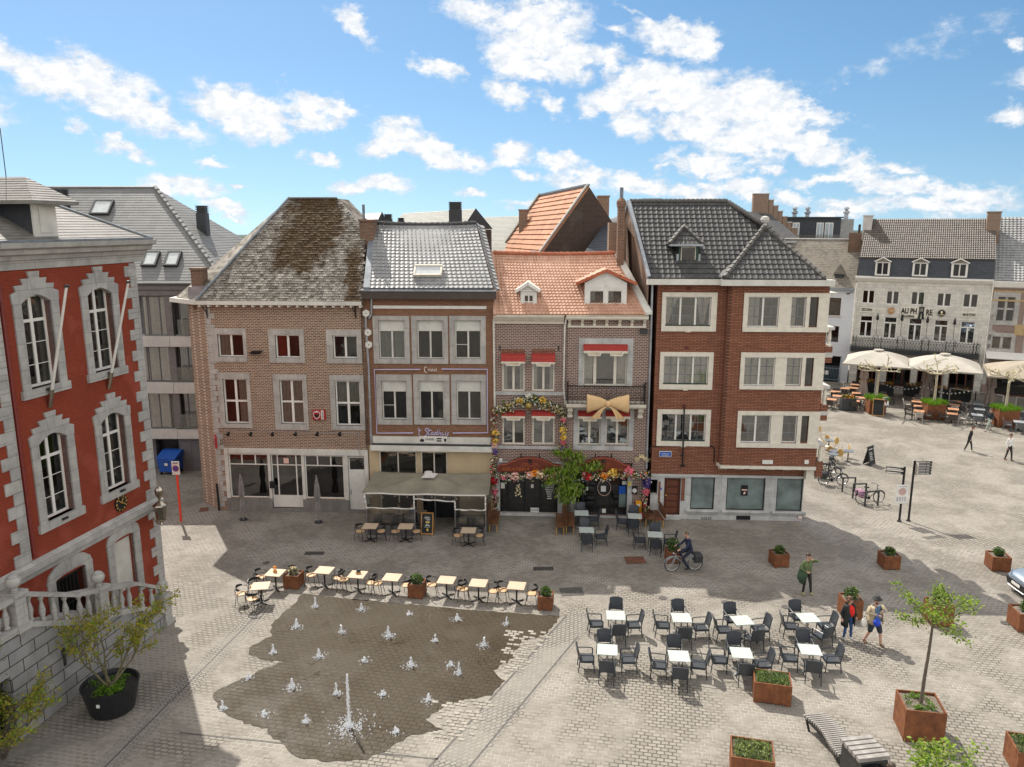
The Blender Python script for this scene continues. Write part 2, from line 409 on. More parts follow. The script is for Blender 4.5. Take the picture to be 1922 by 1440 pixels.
def glass(name,tint=(0.03,0.032,0.03),trans=0.6,rough=0.03,refl=0.085):
 """window glass: see-through with a sky / square reflection"""
 t = NT(name);t.t.nodes.remove(t.b)
 tr = t.n('ShaderNodeBsdfTransparent');tr.inputs[0].default_value = (trans,trans*1.01,trans*0.98,1)
 gl = t.n('ShaderNodeBsdfGlossy');gl.inputs['Roughness'].default_value = rough;gl.inputs[0].default_value = (0.95,0.97,1,1)
 fr = t.n('ShaderNodeFresnel');fr.inputs[0].default_value = 1.5
 o = t.coord();b = t.n('ShaderNodeBump');b.inputs['Distance'].default_value = 0.03;b.inputs['Strength'].default_value = 0.3
 t.l(t.noise(o,1.1,2),b.inputs['Height']);t.l(b.outputs[0],gl.inputs['Normal'])
 mx = t.n('ShaderNodeMixShader');t.l(t.math('MINIMUM',t.math('ADD',t.math('MULTIPLY',fr.outputs[0],0.9),refl-0.04),0.9),mx.inputs[0])
 t.l(tr.outputs[0],mx.inputs[1]);t.l(gl.outputs[0],mx.inputs[2]);t.l(mx.outputs[0],t.out.inputs[0])
 return t.m
def cobble(name,c1,c2,mort_dark,mort_light,rot=0.0,bw=0.21,bh=0.13,rough=0.75,wet=False):
 t = NT(name);o = t.coord()
 mp = t.n('ShaderNodeMapping');t.l(o,mp.inputs[0]);mp.inputs['Rotation'].default_value = (0,0,rot)
 v = t.vadd(mp.outputs[0],t.vmul(t.ncol(o,1.3,2),(0.10,0.09,0)))
 v = t.vadd(v,t.vmul(t.ncol(o,9,2),(0.025,0.025,0)))
 big = t.noise(o,0.16,5,0.6)
 mort = t.mix(t.rng(t.noise(o,0.33,4,0.65),0.44,0.58),mort_dark,mort_light)
 col,fac = t.brick(v,c1,c2,mort,bw,bh,0.020,0.5,0.0,0.3)
 col = t.mix(t.rng(big,0.35,0.7,0,0.22),col,tuple(x*0.68 for x in c1))
 col = t.mix(t.rng(t.noise(o,0.7,6,0.7),0.45,0.8,0,0.25),col,tuple(x*0.6 for x in c2))
 spot = t.noise(o,2.8,3,0.5);col = t.mix(t.rng(spot,0.68,0.76,0,0.35),col,(0.42,0.40,0.37))
 fine = t.noise(o,26,4,0.6)
 col = t.mix(t.rng(fine,0.25,0.75,0,0.30),col,t.mix(0.5,col,(0.03,0.03,0.03)))
 h = t.math('SUBTRACT',t.math('MULTIPLY',t.noise(o,14,3),0.7),t.math('MULTIPLY',fac,1.1))
 t.bump(h,0.02,0.85)
 return t.fin(col,rough,0,0.3)
M = {}
def mats():
 M['white'] = plain('painted_white',(0.70,0.68,0.63),0.5,var=0.08)
 M['cream'] = plain('cream_paint',(0.66,0.61,0.51),0.6,var=0.1)
 M['offwhite'] = plain('aged_white',(0.60,0.58,0.52),0.65,var=0.16,scale=1.5)
 M['pvc'] = plain('white_frame',(0.74,0.72,0.66),0.4,var=0.06)
 M['black'] = plain('black_metal',(0.016,0.017,0.018),0.4,0.3,var=0.3)
 M['dark'] = plain('dark_paint',(0.03,0.033,0.035),0.5,var=0.25)
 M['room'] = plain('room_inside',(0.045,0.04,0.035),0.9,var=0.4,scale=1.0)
 M['zinc'] = plain('zinc_sheet',(0.33,0.35,0.37),0.42,0.55,var=0.2,scale=2)
 M['lead'] = plain('lead_flashing',(0.17,0.19,0.21),0.6,0.2,var=0.3,scale=2)
 M['steel'] = plain('brushed_steel',(0.55,0.56,0.57),0.3,0.9,var=0.1)
 M['bronze'] = plain('bronze_nickel',(0.42,0.37,0.30),0.22,0.95,var=0.25)
 M['gold'] = plain('gilded_paint',(0.55,0.33,0.08),0.4,0.4)
 M['curtain'] = plain('lace_curtain',(0.62,0.58,0.50),0.9,var=0.15,scale=7)
 M['curtain_red'] = plain('red_curtain',(0.36,0.05,0.03),0.9,var=0.3,scale=4)
 M['blind'] = plain('roller_blind',(0.60,0.60,0.54),0.8,var=0.08)
 M['glass'] = glass('window_glass')
 M['glassdark'] = glass('dark_glass',trans=0.35,refl=0.12)
 M['glassbright'] = glass('bright_glass',trans=0.78,refl=0.2)
 M['glassmilk'] = plain('frosted_glass',(0.16,0.20,0.19),0.12,var=0.45,scale=0.9,spec=0.7)
 M['clear'] = glass('clear_foil',trans=0.8,rough=0.12,refl=0.09)
 M['stone'] = stone('grey_limestone',(0.46,0.44,0.40),bw=0.7,bh=0.9)
 M['bluestone'] = stone('blue_limestone',(0.50,0.495,0.47),bw=0.9,bh=1.3,stain=0.25)
 M['plinth'] = stone('stained_plinth',(0.22,0.21,0.19),bw=1.4,bh=0.9,stain=0.5)
 M['thstone'] = stone('town_stone',(0.42,0.405,0.375),bw=0.8,bh=0.42,stain=0.22)
 M['thbase'] = stone('rusticated_stone',(0.31,0.305,0.295),bw=0.95,bh=0.40,ms=0.016,stain=0.3,mort=(0.10,0.09,0.085))
 M['brick_pale'] = brickmat('pale_old_brick',(0.28,0.16,0.097),(0.155,0.083,0.052),(0.58,0.49,0.39),0.22,0.085,0.013,soot=0.2,noisy=0.3)
 M['brick_brown'] = brickmat('brown_brick',(0.30,0.14,0.075),(0.22,0.10,0.055),(0.28,0.20,0.14),0.21,0.075,0.008,soot=0.35,noisy=0.5)
 M['brick_purple'] = brickmat('weathered_brick',(0.23,0.12,0.09),(0.14,0.07,0.054),(0.52,0.45,0.39),0.22,0.085,0.014,soot=0.2,noisy=0.4)
 M['brick_red'] = brickmat('red_brick',(0.40,0.155,0.088),(0.28,0.10,0.055),(0.095,0.062,0.045),0.34,0.08,0.016,soot=0.12,noisy=0.4)
 M['brick_paint'] = brickmat('red_painted_brick',(0.295,0.054,0.026),(0.26,0.048,0.024),(0.21,0.040,0.021),0.22,0.075,0.010,soot=0.3,sootcol=(0.10,0.022,0.016),noisy=0.3,patch=(0.33,0.075,0.05))
 M['brick_dark'] = brickmat('sooty_brick',(0.085,0.048,0.034),(0.05,0.03,0.024),(0.13,0.105,0.09),0.21,0.08,0.012,soot=0.6,noisy=0.7,patch=(0.12,0.10,0.082))
 M['brick_chim'] = brickmat('chimney_brick',(0.24,0.11,0.06),(0.13,0.065,0.04),(0.28,0.23,0.18),0.21,0.075,0.012,soot=0.5)
 M['brick_white'] = brickmat('white_painted_brick',(0.66,0.67,0.68),(0.62,0.63,0.65),(0.50,0.51,0.53),0.6,0.17,0.008,soot=0.05,noisy=0.08)
 M['brick_rear'] = brickmat('rear_brick',(0.30,0.20,0.14),(0.24,0.15,0.10),(0.36,0.30,0.25),0.21,0.075,0.009,soot=0.15)
 M['ashlar'] = stone('cream_render',(0.66,0.625,0.55),bw=1.1,bh=0.30,ms=0.010,stain=0.12,mort=(0.62,0.61,0.58))
 M['concrete'] = plain('precast_concrete',(0.50,0.475,0.44),0.8,var=0.12,scale=1.5)
 M['render_grey'] = plain('grey_render',(0.12,0.12,0.125),0.7,var=0.15)
 M['pantile_grey'] = tilemat('grey_glazed_pantile',(0.23,0.23,0.23),(0.29,0.29,0.285),dirtamt=0.3,rough=0.42,spec=0.5)
 M['pantile_orange'] = tilemat('orange_pantile',(0.50,0.285,0.19),(0.60,0.375,0.27),dirt=(0.38,0.20,0.13),dirtamt=0.45,rough=0.6)
 M['pantile_black'] = tilemat('black_tile',(0.050,0.050,0.051),(0.075,0.074,0.072),dirt=(0.065,0.062,0.056),dirtamt=0.45,rough=0.62,spec=0.3)
 M['pantile_old'] = tilemat('old_grey_pantile',(0.115,0.095,0.08),(0.165,0.14,0.12),dirt=(0.07,0.06,0.05),dirtamt=0.5,rough=0.55)
 M['flat_orange'] = tilemat('old_orange_tile',(0.52,0.26,0.145),(0.42,0.19,0.105),dirt=(0.12,0.08,0.06),dirtamt=0.55,rough=0.8,tw=0.2,th=0.22)
 M['slate_mod'] = tilemat('grey_slate',(0.155,0.155,0.15),(0.19,0.19,0.185),dirtamt=0.15,rough=0.6,tw=0.5,th=0.4)
 M['slate_th'] = tilemat('town_slate',(0.165,0.152,0.135),(0.215,0.20,0.18),dirt=(0.10,0.09,0.08),dirtamt=0.35,rough=0.5,tw=0.3,th=0.22)
 M['slate_pale'] = tilemat('pale_slate',(0.30,0.30,0.27),(0.35,0.345,0.31),dirtamt=0.1,rough=0.7,tw=0.4,th=0.25)
 M['slate_blue'] = tilemat('dark_blue_slate',(0.030,0.036,0.046),(0.045,0.05,0.06),dirtamt=0.1,rough=0.5,tw=0.25,th=0.2)
 M['slate_brown'] = tilemat('lichen_slate',(0.20,0.175,0.14),(0.12,0.105,0.085),dirt=(0.30,0.27,0.22),dirtamt=0.5,rough=0.8,tw=0.24,th=0.2)
 # the mossy slate roof of the corner house: light worn slates, a brown moss field near the ridge and down the right side
 t = NT('mossy_slate');o = t.coord();s = t.sep(o)
 v = t.comb(s[0],t.math('ADD',s[2],t.math('MULTIPLY',s[1],0.2)))
 wn = t.n('ShaderNodeTexWhiteNoise');wn.noise_dimensions = '2D'
 fl = t.n('ShaderNodeVectorMath',operation='FLOOR');t.l(t.vmul(v,(1/0.22,1/0.17,1)),fl.inputs[0]);t.l(fl.outputs[0],wn.inputs['Vector'])
 col = t.mix(wn.outputs[0],(0.135,0.12,0.10),(0.36,0.33,0.285))
 nz = t.noise(o,1.1,7,0.72)
 # moss field: an ellipse in roof coordinates (u about 4.6, z about 15) with ragged edge, and a strip at the right
 ex = t.math('POWER',t.math('DIVIDE',t.math('SUBTRACT',s[0],t.math('ADD',4.75,t.math('MULTIPLY',t.math('SUBTRACT',s[2],15.2),0.10))),2.1),2.0)
 ez = t.math('POWER',t.math('DIVIDE',t.math('SUBTRACT',s[2],14.7),2.5),2.0)
 fieldv = t.math('SUBTRACT',t.math('ADD',1.0,t.math('MULTIPLY',t.math('SUBTRACT',nz,0.5),2.6)),t.math('ADD',ex,ez))
 moss = t.rng(fieldv,0.0,0.5)
 stripd = t.math('ABSOLUTE',t.math('SUBTRACT',s[0],t.math('ADD',7.55,t.math('MULTIPLY',t.math('SUBTRACT',s[2],12.4),-0.12))))
 strip = t.rng(t.math('ADD',stripd,t.math('MULTIPLY',t.math('SUBTRACT',t.noise(o,2.3,6,0.7),0.5),1.9)),0.25,0.55,1,0)
 strip = t.math('MULTIPLY',strip,t.rng(s[2],13.6,14.4,1,0))
 moss = t.math('MAXIMUM',moss,strip)
 mosscol = t.mix(t.rng(t.noise(o,7,5,0.7),0.35,0.65),(0.030,0.018,0.007),(0.105,0.06,0.024))
 col = t.mix(t.rng(nz,0.45,0.7,0,0.5),col,(0.10,0.085,0.065))
 col = t.mix(t.math('MULTIPLY',moss,0.92),col,mosscol)
 t.bump(t.noise(o,25,4,0.7),0.02,0.8);M['slate_moss'] = t.fin(col,0.85,0,0.2)
 # ground
 M['plaza'] = cobble('plaza_setts',(0.305,0.275,0.232),(0.235,0.21,0.175),(0.10,0.09,0.075),(0.40,0.37,0.325),rot=radians(11),bw=0.235,bh=0.155)
 M['street'] = cobble('street_setts',(0.285,0.252,0.21),(0.19,0.168,0.14),(0.17,0.155,0.135),(0.42,0.395,0.355),rot=radians(5),bw=0.225,bh=0.15)
 M['square'] = cobble('square_setts',(0.30,0.27,0.225),(0.225,0.20,0.165),(0.11,0.098,0.082),(0.38,0.35,0.30),rot=radians(-28),bw=0.225,bh=0.15)
 M['strip'] = cobble('strip_setts',(0.31,0.285,0.245),(0.25,0.23,0.20),(0.09,0.08,0.07),(0.25,0.23,0.2),rot=radians(-33),bw=0.2,bh=0.13)
 M['soil'] = plain('planter_soil',(0.17,0.14,0.11),0.95,var=0.45,scale=14,bump=0.03)
 t = NT('corten_steel');o = t.coord();c = t.mix(t.rng(t.noise(o,3.2,6,0.7),0.3,0.7),(0.11,0.042,0.022),(0.27,0.105,0.044))
 sp = t.sep(o);st = t.noise(t.vmul(o,(9,9,0.7)),1.0,3);c = t.mix(t.rng(st,0.5,0.8,0,0.45),c,(0.09,0.035,0.018))
 t.bump(t.noise(o,60,2),0.002,0.4);M['corten'] = t.fin(c,0.8,0.0,0.25)
 M['corten_dark'] = plain('dark_corten',(0.12,0.048,0.026),0.85,var=0.4,scale=4)
 t = NT('table_oak');o = t.coord();g = t.noise(t.vmul(o,(2.5,30,2.5)),1.0,4);M['oak'] = t.fin(t.mix(t.rng(g,0.3,0.7),(0.40,0.29,0.19),(0.55,0.43,0.31)),0.5)
 M['seatwood'] = plain('seat_plywood',(0.56,0.36,0.19),0.5,var=0.15)
 M['tabletop_grey'] = plain('grey_green_laminate',(0.43,0.47,0.44),0.35,var=0.12,scale=9)
 t = NT('rattan_anthracite');o = t.coord();wv = t.n('ShaderNodeTexBrick');t.l(t.vmul(t.comb(t.math('ADD',t.sep(o)[0],t.sep(o)[1]),t.math('ADD',t.sep(o)[2],t.sep(o)[1])),(1,1,1)),wv.inputs[0])
 wv.inputs['Scale'].default_value = 1;wv.inputs['Brick Width'].default_value = 0.035;wv.inputs['Row Height'].default_value = 0.012;wv.inputs['Mortar Size'].default_value = 0.002
 wv.inputs[1].default_value = (0.058,0.066,0.078,1);wv.inputs[2].default_value = (0.075,0.084,0.097,1);wv.inputs[3].default_value = (0.012,0.013,0.016,1)
 M['rattan'] = t.fin(wv.outputs[0],0.38,0,0.5)
 M['rattan_brown'] = plain('brown_wicker',(0.055,0.045,0.038),0.55,var=0.35,scale=20)
 M['teal_plastic'] = plain('anthracite_resin',(0.026,0.034,0.042),0.38,var=0.2,spec=0.5)
 M['wood_dark'] = plain('bench_hardwood',(0.13,0.052,0.022),0.5,var=0.4,scale=3)
 M['wood_grey'] = plain('greyed_timber',(0.27,0.25,0.23),0.75,var=0.25,scale=7)
 M['wood_frame'] = plain('varnished_pine',(0.42,0.21,0.07),0.5,var=0.25)
 M['terracotta_table'] = plain('terrace_table_wood',(0.44,0.22,0.12),0.5,var=0.2)
 M['chalkboard'] = plain('chalkboard',(0.018,0.02,0.02),0.8,var=0.3)
 M['chalk'] = plain('chalk_marks',(0.62,0.62,0.58),0.9)
 M['parasol'] = plain('ecru_canvas',(0.38,0.35,0.30),0.8,var=0.1,scale=1.2)
 M['parasol_tan'] = plain('tan_canvas',(0.30,0.255,0.195),0.8,var=0.12,scale=1.2)
 M['parasol_taupe'] = plain('taupe_canvas',(0.33,0.26,0.22),0.85,var=0.2,scale=5)
 M['parasol_grey'] = plain('grey_canvas',(0.21,0.195,0.18),0.85,var=0.25,scale=6)
 M['awning_olive'] = plain('olive_awning',(0.20,0.185,0.135),0.85,var=0.2,scale=1.3)
 M['awning_red'] = plain('red_awning',(0.33,0.030,0.022),0.75,var=0.12)
 M['sign_red'] = plain('sign_red_wood',(0.14,0.024,0.011),0.45,var=0.15)
 M['sign_copper'] = plain('copper_letters',(0.50,0.15,0.05),0.35,0.3,var=0.1)
 M['neon'] = plain('unlit_neon_tube',(0.56,0.54,0.78),0.3,var=0.05)
 M['neon_white'] = plain('white_neon_letters',(0.72,0.66,0.56),0.3,var=0.05)
 M['blue_sign'] = plain('enamel_blue',(0.01,0.09,0.42),0.3,var=0.1)
 M['blue_bin'] = plain('blue_plastic',(0.012,0.075,0.33),0.4,var=0.15)
 M['red_pole'] = plain('orange_red_paint',(0.72,0.050,0.018),0.45,var=0.06)
 M['jred'] = plain('enamel_red',(0.36,0.012,0.018),0.35,var=0.15)
 M['yellow'] = plain('yellow_orange_paint',(0.72,0.30,0.012),0.4,var=0.08)
 M['door_brown'] = plain('stained_door',(0.085,0.024,0.012),0.4,var=0.3,scale=3)
 M['green_dark'] = plain('dark_green_paint',(0.018,0.045,0.028),0.5)
 M['beige'] = plain('beige_wall',(0.50,0.39,0.24),0.8,var=0.1,scale=1)
 M['skin'] = plain('skin',(0.55,0.32,0.235),0.55,var=0.08,scale=9)
 M['hairbrown'] = plain('brown_hair',(0.045,0.025,0.014),0.6,var=0.4,scale=30)
 M['tarp'] = plain('cushion_grey',(0.12,0.11,0.11),0.9,var=0.2)
 M['bow'] = plain('apricot_cloth',(0.66,0.44,0.22),0.75,var=0.1,scale=2)
 def leaf(name,a,b,tr=0.0):
  t = NT(name);o = t.coord();c = t.mix(t.rng(t.noise(o,5,3),0.3,0.7),a,b)
  if tr:
   t.fin(c,0.55,0,0.25);d = t.n('ShaderNodeBsdfTranslucent');t.l(c,d.inputs[0])
   mx = t.n('ShaderNodeMixShader');mx.inputs[0].default_value = tr;t.l(t.b.outputs[0],mx.inputs[1]);t.l(d.outputs[0],mx.inputs[2]);t.l(mx.outputs[0],t.out.inputs[0])
   return t.m
  return t.fin(c,0.6,0,0.25)
 M['leaf_bright'] = leaf('leaf_bright',(0.15,0.26,0.02),(0.30,0.42,0.04),0.45)
 M['leaf_mid'] = leaf('leaf_mid',(0.07,0.13,0.02),(0.13,0.22,0.035),0.35)
 M['leaf_pale'] = leaf('leaf_pale',(0.25,0.30,0.07),(0.40,0.45,0.15),0.45)
 M['leaf_dark'] = leaf('leaf_dark',(0.018,0.04,0.012),(0.045,0.08,0.02),0.2)
 M['leaf_yellow'] = leaf('leaf_yellow',(0.22,0.19,0.02),(0.38,0.33,0.05),0.35)
 M['grass'] = leaf('grass_bright',(0.09,0.20,0.01),(0.19,0.34,0.03),0.4)
 M['sage'] = leaf('sage_shrub',(0.09,0.13,0.06),(0.17,0.20,0.10),0.25)
 M['forest'] = plain('far_forest',(0.022,0.045,0.026),0.9,var=0.5,scale=0.05)
 M['bark'] = plain('bark',(0.12,0.095,0.07),0.9,var=0.35,scale=14,bump=0.01)
 M['bark_pale'] = plain('pale_bark',(0.40,0.35,0.25),0.85,var=0.3,scale=8)
 for nme,c in dict(petal_white=(0.75,0.72,0.64),petal_pink=(0.75,0.16,0.22),petal_red=(0.50,0.012,0.02),petal_yellow=(0.78,0.52,0.08),petal_cream=(0.75,0.62,0.38),petal_orange=(0.85,0.30,0.02),petal_violet=(0.06,0.035,0.20),petal_rose=(0.78,0.50,0.42)).items():
  M[nme] = plain(nme,c,0.7,var=0.15,scale=20)
mats()
# ------------------------------------------------------------------ building helpers
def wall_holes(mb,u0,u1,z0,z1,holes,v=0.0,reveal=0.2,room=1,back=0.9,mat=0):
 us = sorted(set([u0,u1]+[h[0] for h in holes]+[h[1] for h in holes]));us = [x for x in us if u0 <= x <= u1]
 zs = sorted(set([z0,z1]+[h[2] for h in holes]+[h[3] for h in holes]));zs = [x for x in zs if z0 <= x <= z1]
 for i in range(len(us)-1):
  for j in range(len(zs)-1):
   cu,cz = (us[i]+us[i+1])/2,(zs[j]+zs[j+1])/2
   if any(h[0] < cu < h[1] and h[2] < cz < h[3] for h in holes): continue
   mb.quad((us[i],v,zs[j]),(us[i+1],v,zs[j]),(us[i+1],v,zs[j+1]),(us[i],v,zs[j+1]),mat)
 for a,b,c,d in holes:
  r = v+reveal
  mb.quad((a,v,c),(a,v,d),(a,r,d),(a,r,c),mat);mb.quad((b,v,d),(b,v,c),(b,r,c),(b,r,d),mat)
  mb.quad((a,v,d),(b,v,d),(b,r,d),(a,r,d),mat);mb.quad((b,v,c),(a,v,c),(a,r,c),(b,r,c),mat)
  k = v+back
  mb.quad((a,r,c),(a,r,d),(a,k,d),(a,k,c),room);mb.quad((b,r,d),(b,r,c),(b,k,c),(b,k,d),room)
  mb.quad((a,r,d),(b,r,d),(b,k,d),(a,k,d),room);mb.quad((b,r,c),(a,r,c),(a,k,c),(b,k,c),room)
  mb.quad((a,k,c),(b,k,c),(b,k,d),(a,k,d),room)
def win(root,r,v=0.0,dep=0.12,fw=0.06,cols=(0.5,),rows=(),bars=0.05,mat='pvc',glass='glass',sur=None,surmat='stone',proud=0.03,
  curtain=None,sill=None,name='window',thin_c=(),thin_r=(),cmat='curtain',thinmat=None):
 """one window of a house: frame > pane, surround, curtain.  r = (u0,u1,z0,z1) of the opening"""
 a,b,c,d = r;y0,y1 = v+dep,v+dep+0.06
 mb = MB()
 mb.box(a,b,y0,y1,c,c+fw);mb.box(a,b,y0,y1,d-fw,d)
 mb.box(a,a+fw,y0,y1,c+fw,d-fw);mb.box(b-fw,b,y0,y1,c+fw,d-fw)
 zi = [c+fw]+[c+(d-c)*t for t in rows]+[d-fw]
 for t in rows: mb.box(a+fw,b-fw,y0+0.004,y1-0.004,c+(d-c)*t-bars/2,c+(d-c)*t+bars/2)
 for t in cols:
  if isinstance(t,tuple): t,lo,hi = t
  else: lo,hi = 0.0,1.0
  x = a+(b-a)*t;mb.box(x-bars*0.6,x+bars*0.6,y0-0.006,y1-0.008,c+fw+(d-c-2*fw)*lo,c+fw+(d-c-2*fw)*hi)
 mb0 = mb;mb = MB() if thinmat else mb
 for t in thin_r: mb.box(a+fw,b-fw,y0+0.02,y0+0.045,c+(d-c)*t-0.012,c+(d-c)*t+0.012)
 for t in thin_c: mb.box(a+(b-a)*t-0.012,a+(b-a)*t+0.012,y0+0.018,y0+0.047,c+fw,d-fw)
 w = mb0.build(name,M[mat],root)
 if thinmat: mb.build('glazing_bars',M[thinmat],w)
 p = MB();p.quad((a+fw*.5,y0+0.032,c+fw*.5),(b-fw*.5,y0+0.032,c+fw*.5),(b-fw*.5,y0+0.032,d-fw*.5),(a+fw*.5,y0+0.032,d-fw*.5));p.build('pane',M[glass],w)
 if sur:
  l,rr,t,bt = sur;q = MB();f = v-proud;k = v+dep
  q.box(a-l,b+rr,f,k,d,d+t);q.box(a-l,b+rr,f-0.02,k,c-bt,c)
  q.box(a-l,a,f,k,c,d);q.box(b,b+rr,f,k,c,d)
  q.build('stone_surround',M[surmat],w)
 if curtain: add_curtain(w,r,y1+0.06,curtain,cmat)
 return w
def add_curtain(w,r,y,kind,cmat):
 a,b,c,d = r;q = MB()
 def wavy(x0,x1,z0,z1,xb0=None,xb1=None):
  n = max(6,int((x1-x0)/0.05));rows = 5
  xb0 = x0 if xb0 is None else xb0;xb1 = x1 if xb1 is None else xb1
  vs = []
  for j in range(rows+1):
   t = j/rows;zz = z1+(z0-z1)*t;s0 = x0+(xb0-x0)*t**0.8;s1 = x1+(xb1-x1)*t**0.8
   for i in range(n+1): vs.append((s0+(s1-s0)*i/n,y+0.025*sin(i*1.9),zz))
  q.add(vs,[(j*(n+1)+i,j*(n+1)+i+1,(j+1)*(n+1)+i+1,(j+1)*(n+1)+i) for j in range(rows) for i in range(n)])
 W = b-a
 if kind == 'full': wavy(a,b,c,d)
 elif kind == 'sides': wavy(a,a+W*.22,c,d);wavy(b-W*.22,b,c,d)
 elif kind == 'left': wavy(a,a+W*.4,c,d)
 elif kind == 'right': wavy(b-W*.4,b,c,d)
 elif kind == 'half': wavy(a,b,c+(d-c)*.42,d)
 elif kind == 'tied': wavy(a,a+W*.30,c+.1,d,a+W*.02,a+W*.08);wavy(b-W*.34,b,c+.1,d,b-W*.2,b-W*.12)
 elif kind == 'upper': wavy(a,b,c+(d-c)*.68,d)
 q.build('curtain',M[cmat],w)
def pantile(mb,A,B,C_,D,nc,nr,amp=0.035,step=0.035,prof='wave',res=6,mat=0,keep=None,sag=0.0):
 """tiled slope: A eave-left, B eave-right, C ridge-right, D ridge-left; each course overlaps the one below"""
 A,B,C_,D = map(Vector,(A,B,C_,D));nrm = (B-A).cross(D-A).normalized()
 if nrm.z < 0: nrm = -nrm
 def P(s,t,h):
  q = (A*(1-s)+B*s)*(1-t)+(D*(1-s)+C_*s)*t
  return q+nrm*h-Vector((0,0,sag*sin(pi*s)*t))
 if prof == 'wave': pr = [(k/res,amp*(0.5+0.5*cos(2*pi*k/res)) if prof == 'wave' else 0) for k in range(res)]
 elif prof == 'roll': pr = [(0,amp),(0.13,amp*.85),(0.26,0.0),(0.45,-amp*.12),(0.75,-amp*.05),(0.93,amp*.5)]
 else: pr = [(0,0)]
 cols = [( (i+f)/nc,h) for i in range(nc) for f,h in pr]+[(1.0,pr[0][1])]
 n = len(cols);vs = [];fs = []
 for j in range(nr):
  for e,t,hh in ((0,j/nr,step),(1,(j+1)/nr,0.0)):
   for (s,h) in cols: vs.append(P(s,t,h+hh))
 for j in range(nr):
  b0 = 2*j*n;b1 = b0+n
  for i in range(n-1):
   if keep is None or keep((cols[i][0]+cols[i+1][0])/2,(j+.5)/nr): fs.append((b0+i,b0+i+1,b1+i+1,b1+i))
  if j:
   pb = b0-n
   for i in range(n-1):
    if keep is None or keep((cols[i][0]+cols[i+1][0])/2,(j+.0)/nr): fs.append((pb+i,pb+i+1,b0+i+1,b0+i))
  else:   # closed front edge of the lowest course
   base = len(vs);vs += [P(s,0,-0.03) for s,h in cols]
   for i in range(n-1):
    if keep is None or keep((cols[i][0]+cols[i+1][0])/2,0.01): fs.append((base+i,base+i+1,b0+i+1,b0+i))
 mb.add(vs,fs,mat)
def slab_under(mb,pts,th=0.12,mat=0):
 pts = [Vector(p) for p in pts];n = (pts[1]-pts[0]).cross(pts[-1]-pts[0]).normalized()
 if n.z < 0: n = -n
 mb.prism([p-n*0.02 for p in pts],-n*th,mat)
def ridge_caps(mb,a,b,r=0.11,n=14,mat=0,bump=True):
 a = Vector(a);b = Vector(b)
 for i in range(n):
  p = a.lerp(b,i/n);q = a.lerp(b,(i+1.06)/n);d = Vector((0,0,0.012))
  mb.tube([p+d*2,q],[r*1.1,r*0.93],8,mat)
def inpoly(x,y,pts):
 c = False;n = len(pts);j = n-1
 for i in range(n):
  xi,yi = pts[i];xj,yj = pts[j]
  if (yi > y) != (yj > y) and x < (xj-xi)*(y-yi)/(yj-yi)+xi: c = not c
  j = i
 return c
def tile_poly(mb,o,ux,uy,pts2,tw,th,amp=0.03,step=0.03,prof='roll',mat=0):
 """tiles over a polygon pts2 given in (along, up-slope) metres on the plane o + ux*s + uy*t"""
 s0 = min(p[0] for p in pts2);s1 = max(p[0] for p in pts2);t0 = min(p[1] for p in pts2);t1 = max(p[1] for p in pts2)
 nc = max(1,round((s1-s0)/tw));nr = max(1,round((t1-t0)/th))
 Q = lambda s,t: o+ux*s+uy*t
 pantile(mb,Q(s0,t0),Q(s1,t0),Q(s1,t1),Q(s0,t1),nc,nr,amp,step,prof,mat=mat,
   keep=lambda a,b: inpoly(s0+(s1-s0)*a,t0+(t1-t0)*b,pts2))
def chimney(root,px0,py0,px1,py1,fac,v,mat='brick_chim',depth=0.7,pots=0,name='chimney',sink=1.2):
 u0,z1 = fac.uz(px0,py0,v);u1,z0 = fac.uz(px1,py1,v)
 mb = MB();mb.box(u0,u1,v,v+depth,z0-sink,z1-0.12);mb.box(u0-0.05,u1+0.05,v-0.05,v+depth+0.05,z1-0.12,z1,0)
 for k in range(pots):
  c = (u0+(u1-u0)*(k+.5)/pots,v+depth/2,z1-0.02);mb.cyl(c,0.1,0,0.35,10,0)
 return mb.build(name,M[mat],root)
def gutter(root,a,b,h=0.14,w=0.2,mat='zinc',name='gutter'):
 a,b = Vector(a),Vector(b);mb = MB()
 mb.box(a.x,b.x,a.y-w,a.y-w+0.02,a.z-h,a.z);mb.box(a.x,b.x,a.y-w+0.02,a.y,a.z-h,a.z-h+0.02)
 mb.box(a.x,b.x,a.y-w-0.015,a.y-w,a.z-0.03,a.z+0.012)
 return mb.build(name,M[mat],root)
def pipe(root,pts,r=0.05,mat='zinc',name='drainpipe',brackets=4):
 mb = MB();mb.tube(pts,r,10)
 a,b = Vector(pts[-2]),Vector(pts[-1])
 for k in range(brackets):
  c = a.lerp(b,(k+.5)/brackets);mb.cyl(c,r*1.35,-0.03,0.03,10)
 return mb.build(name,M[mat],root)
AANG = atan2(G(1505,978).y-G(415,957).y,G(1505,978).x-G(415,957).x)
FA = Fac(G(415,957),AANG)
def on_line(px,py):       # a point of the facade row under an image column
 return FA.w((FA.uz(px,py)[0],0,0))
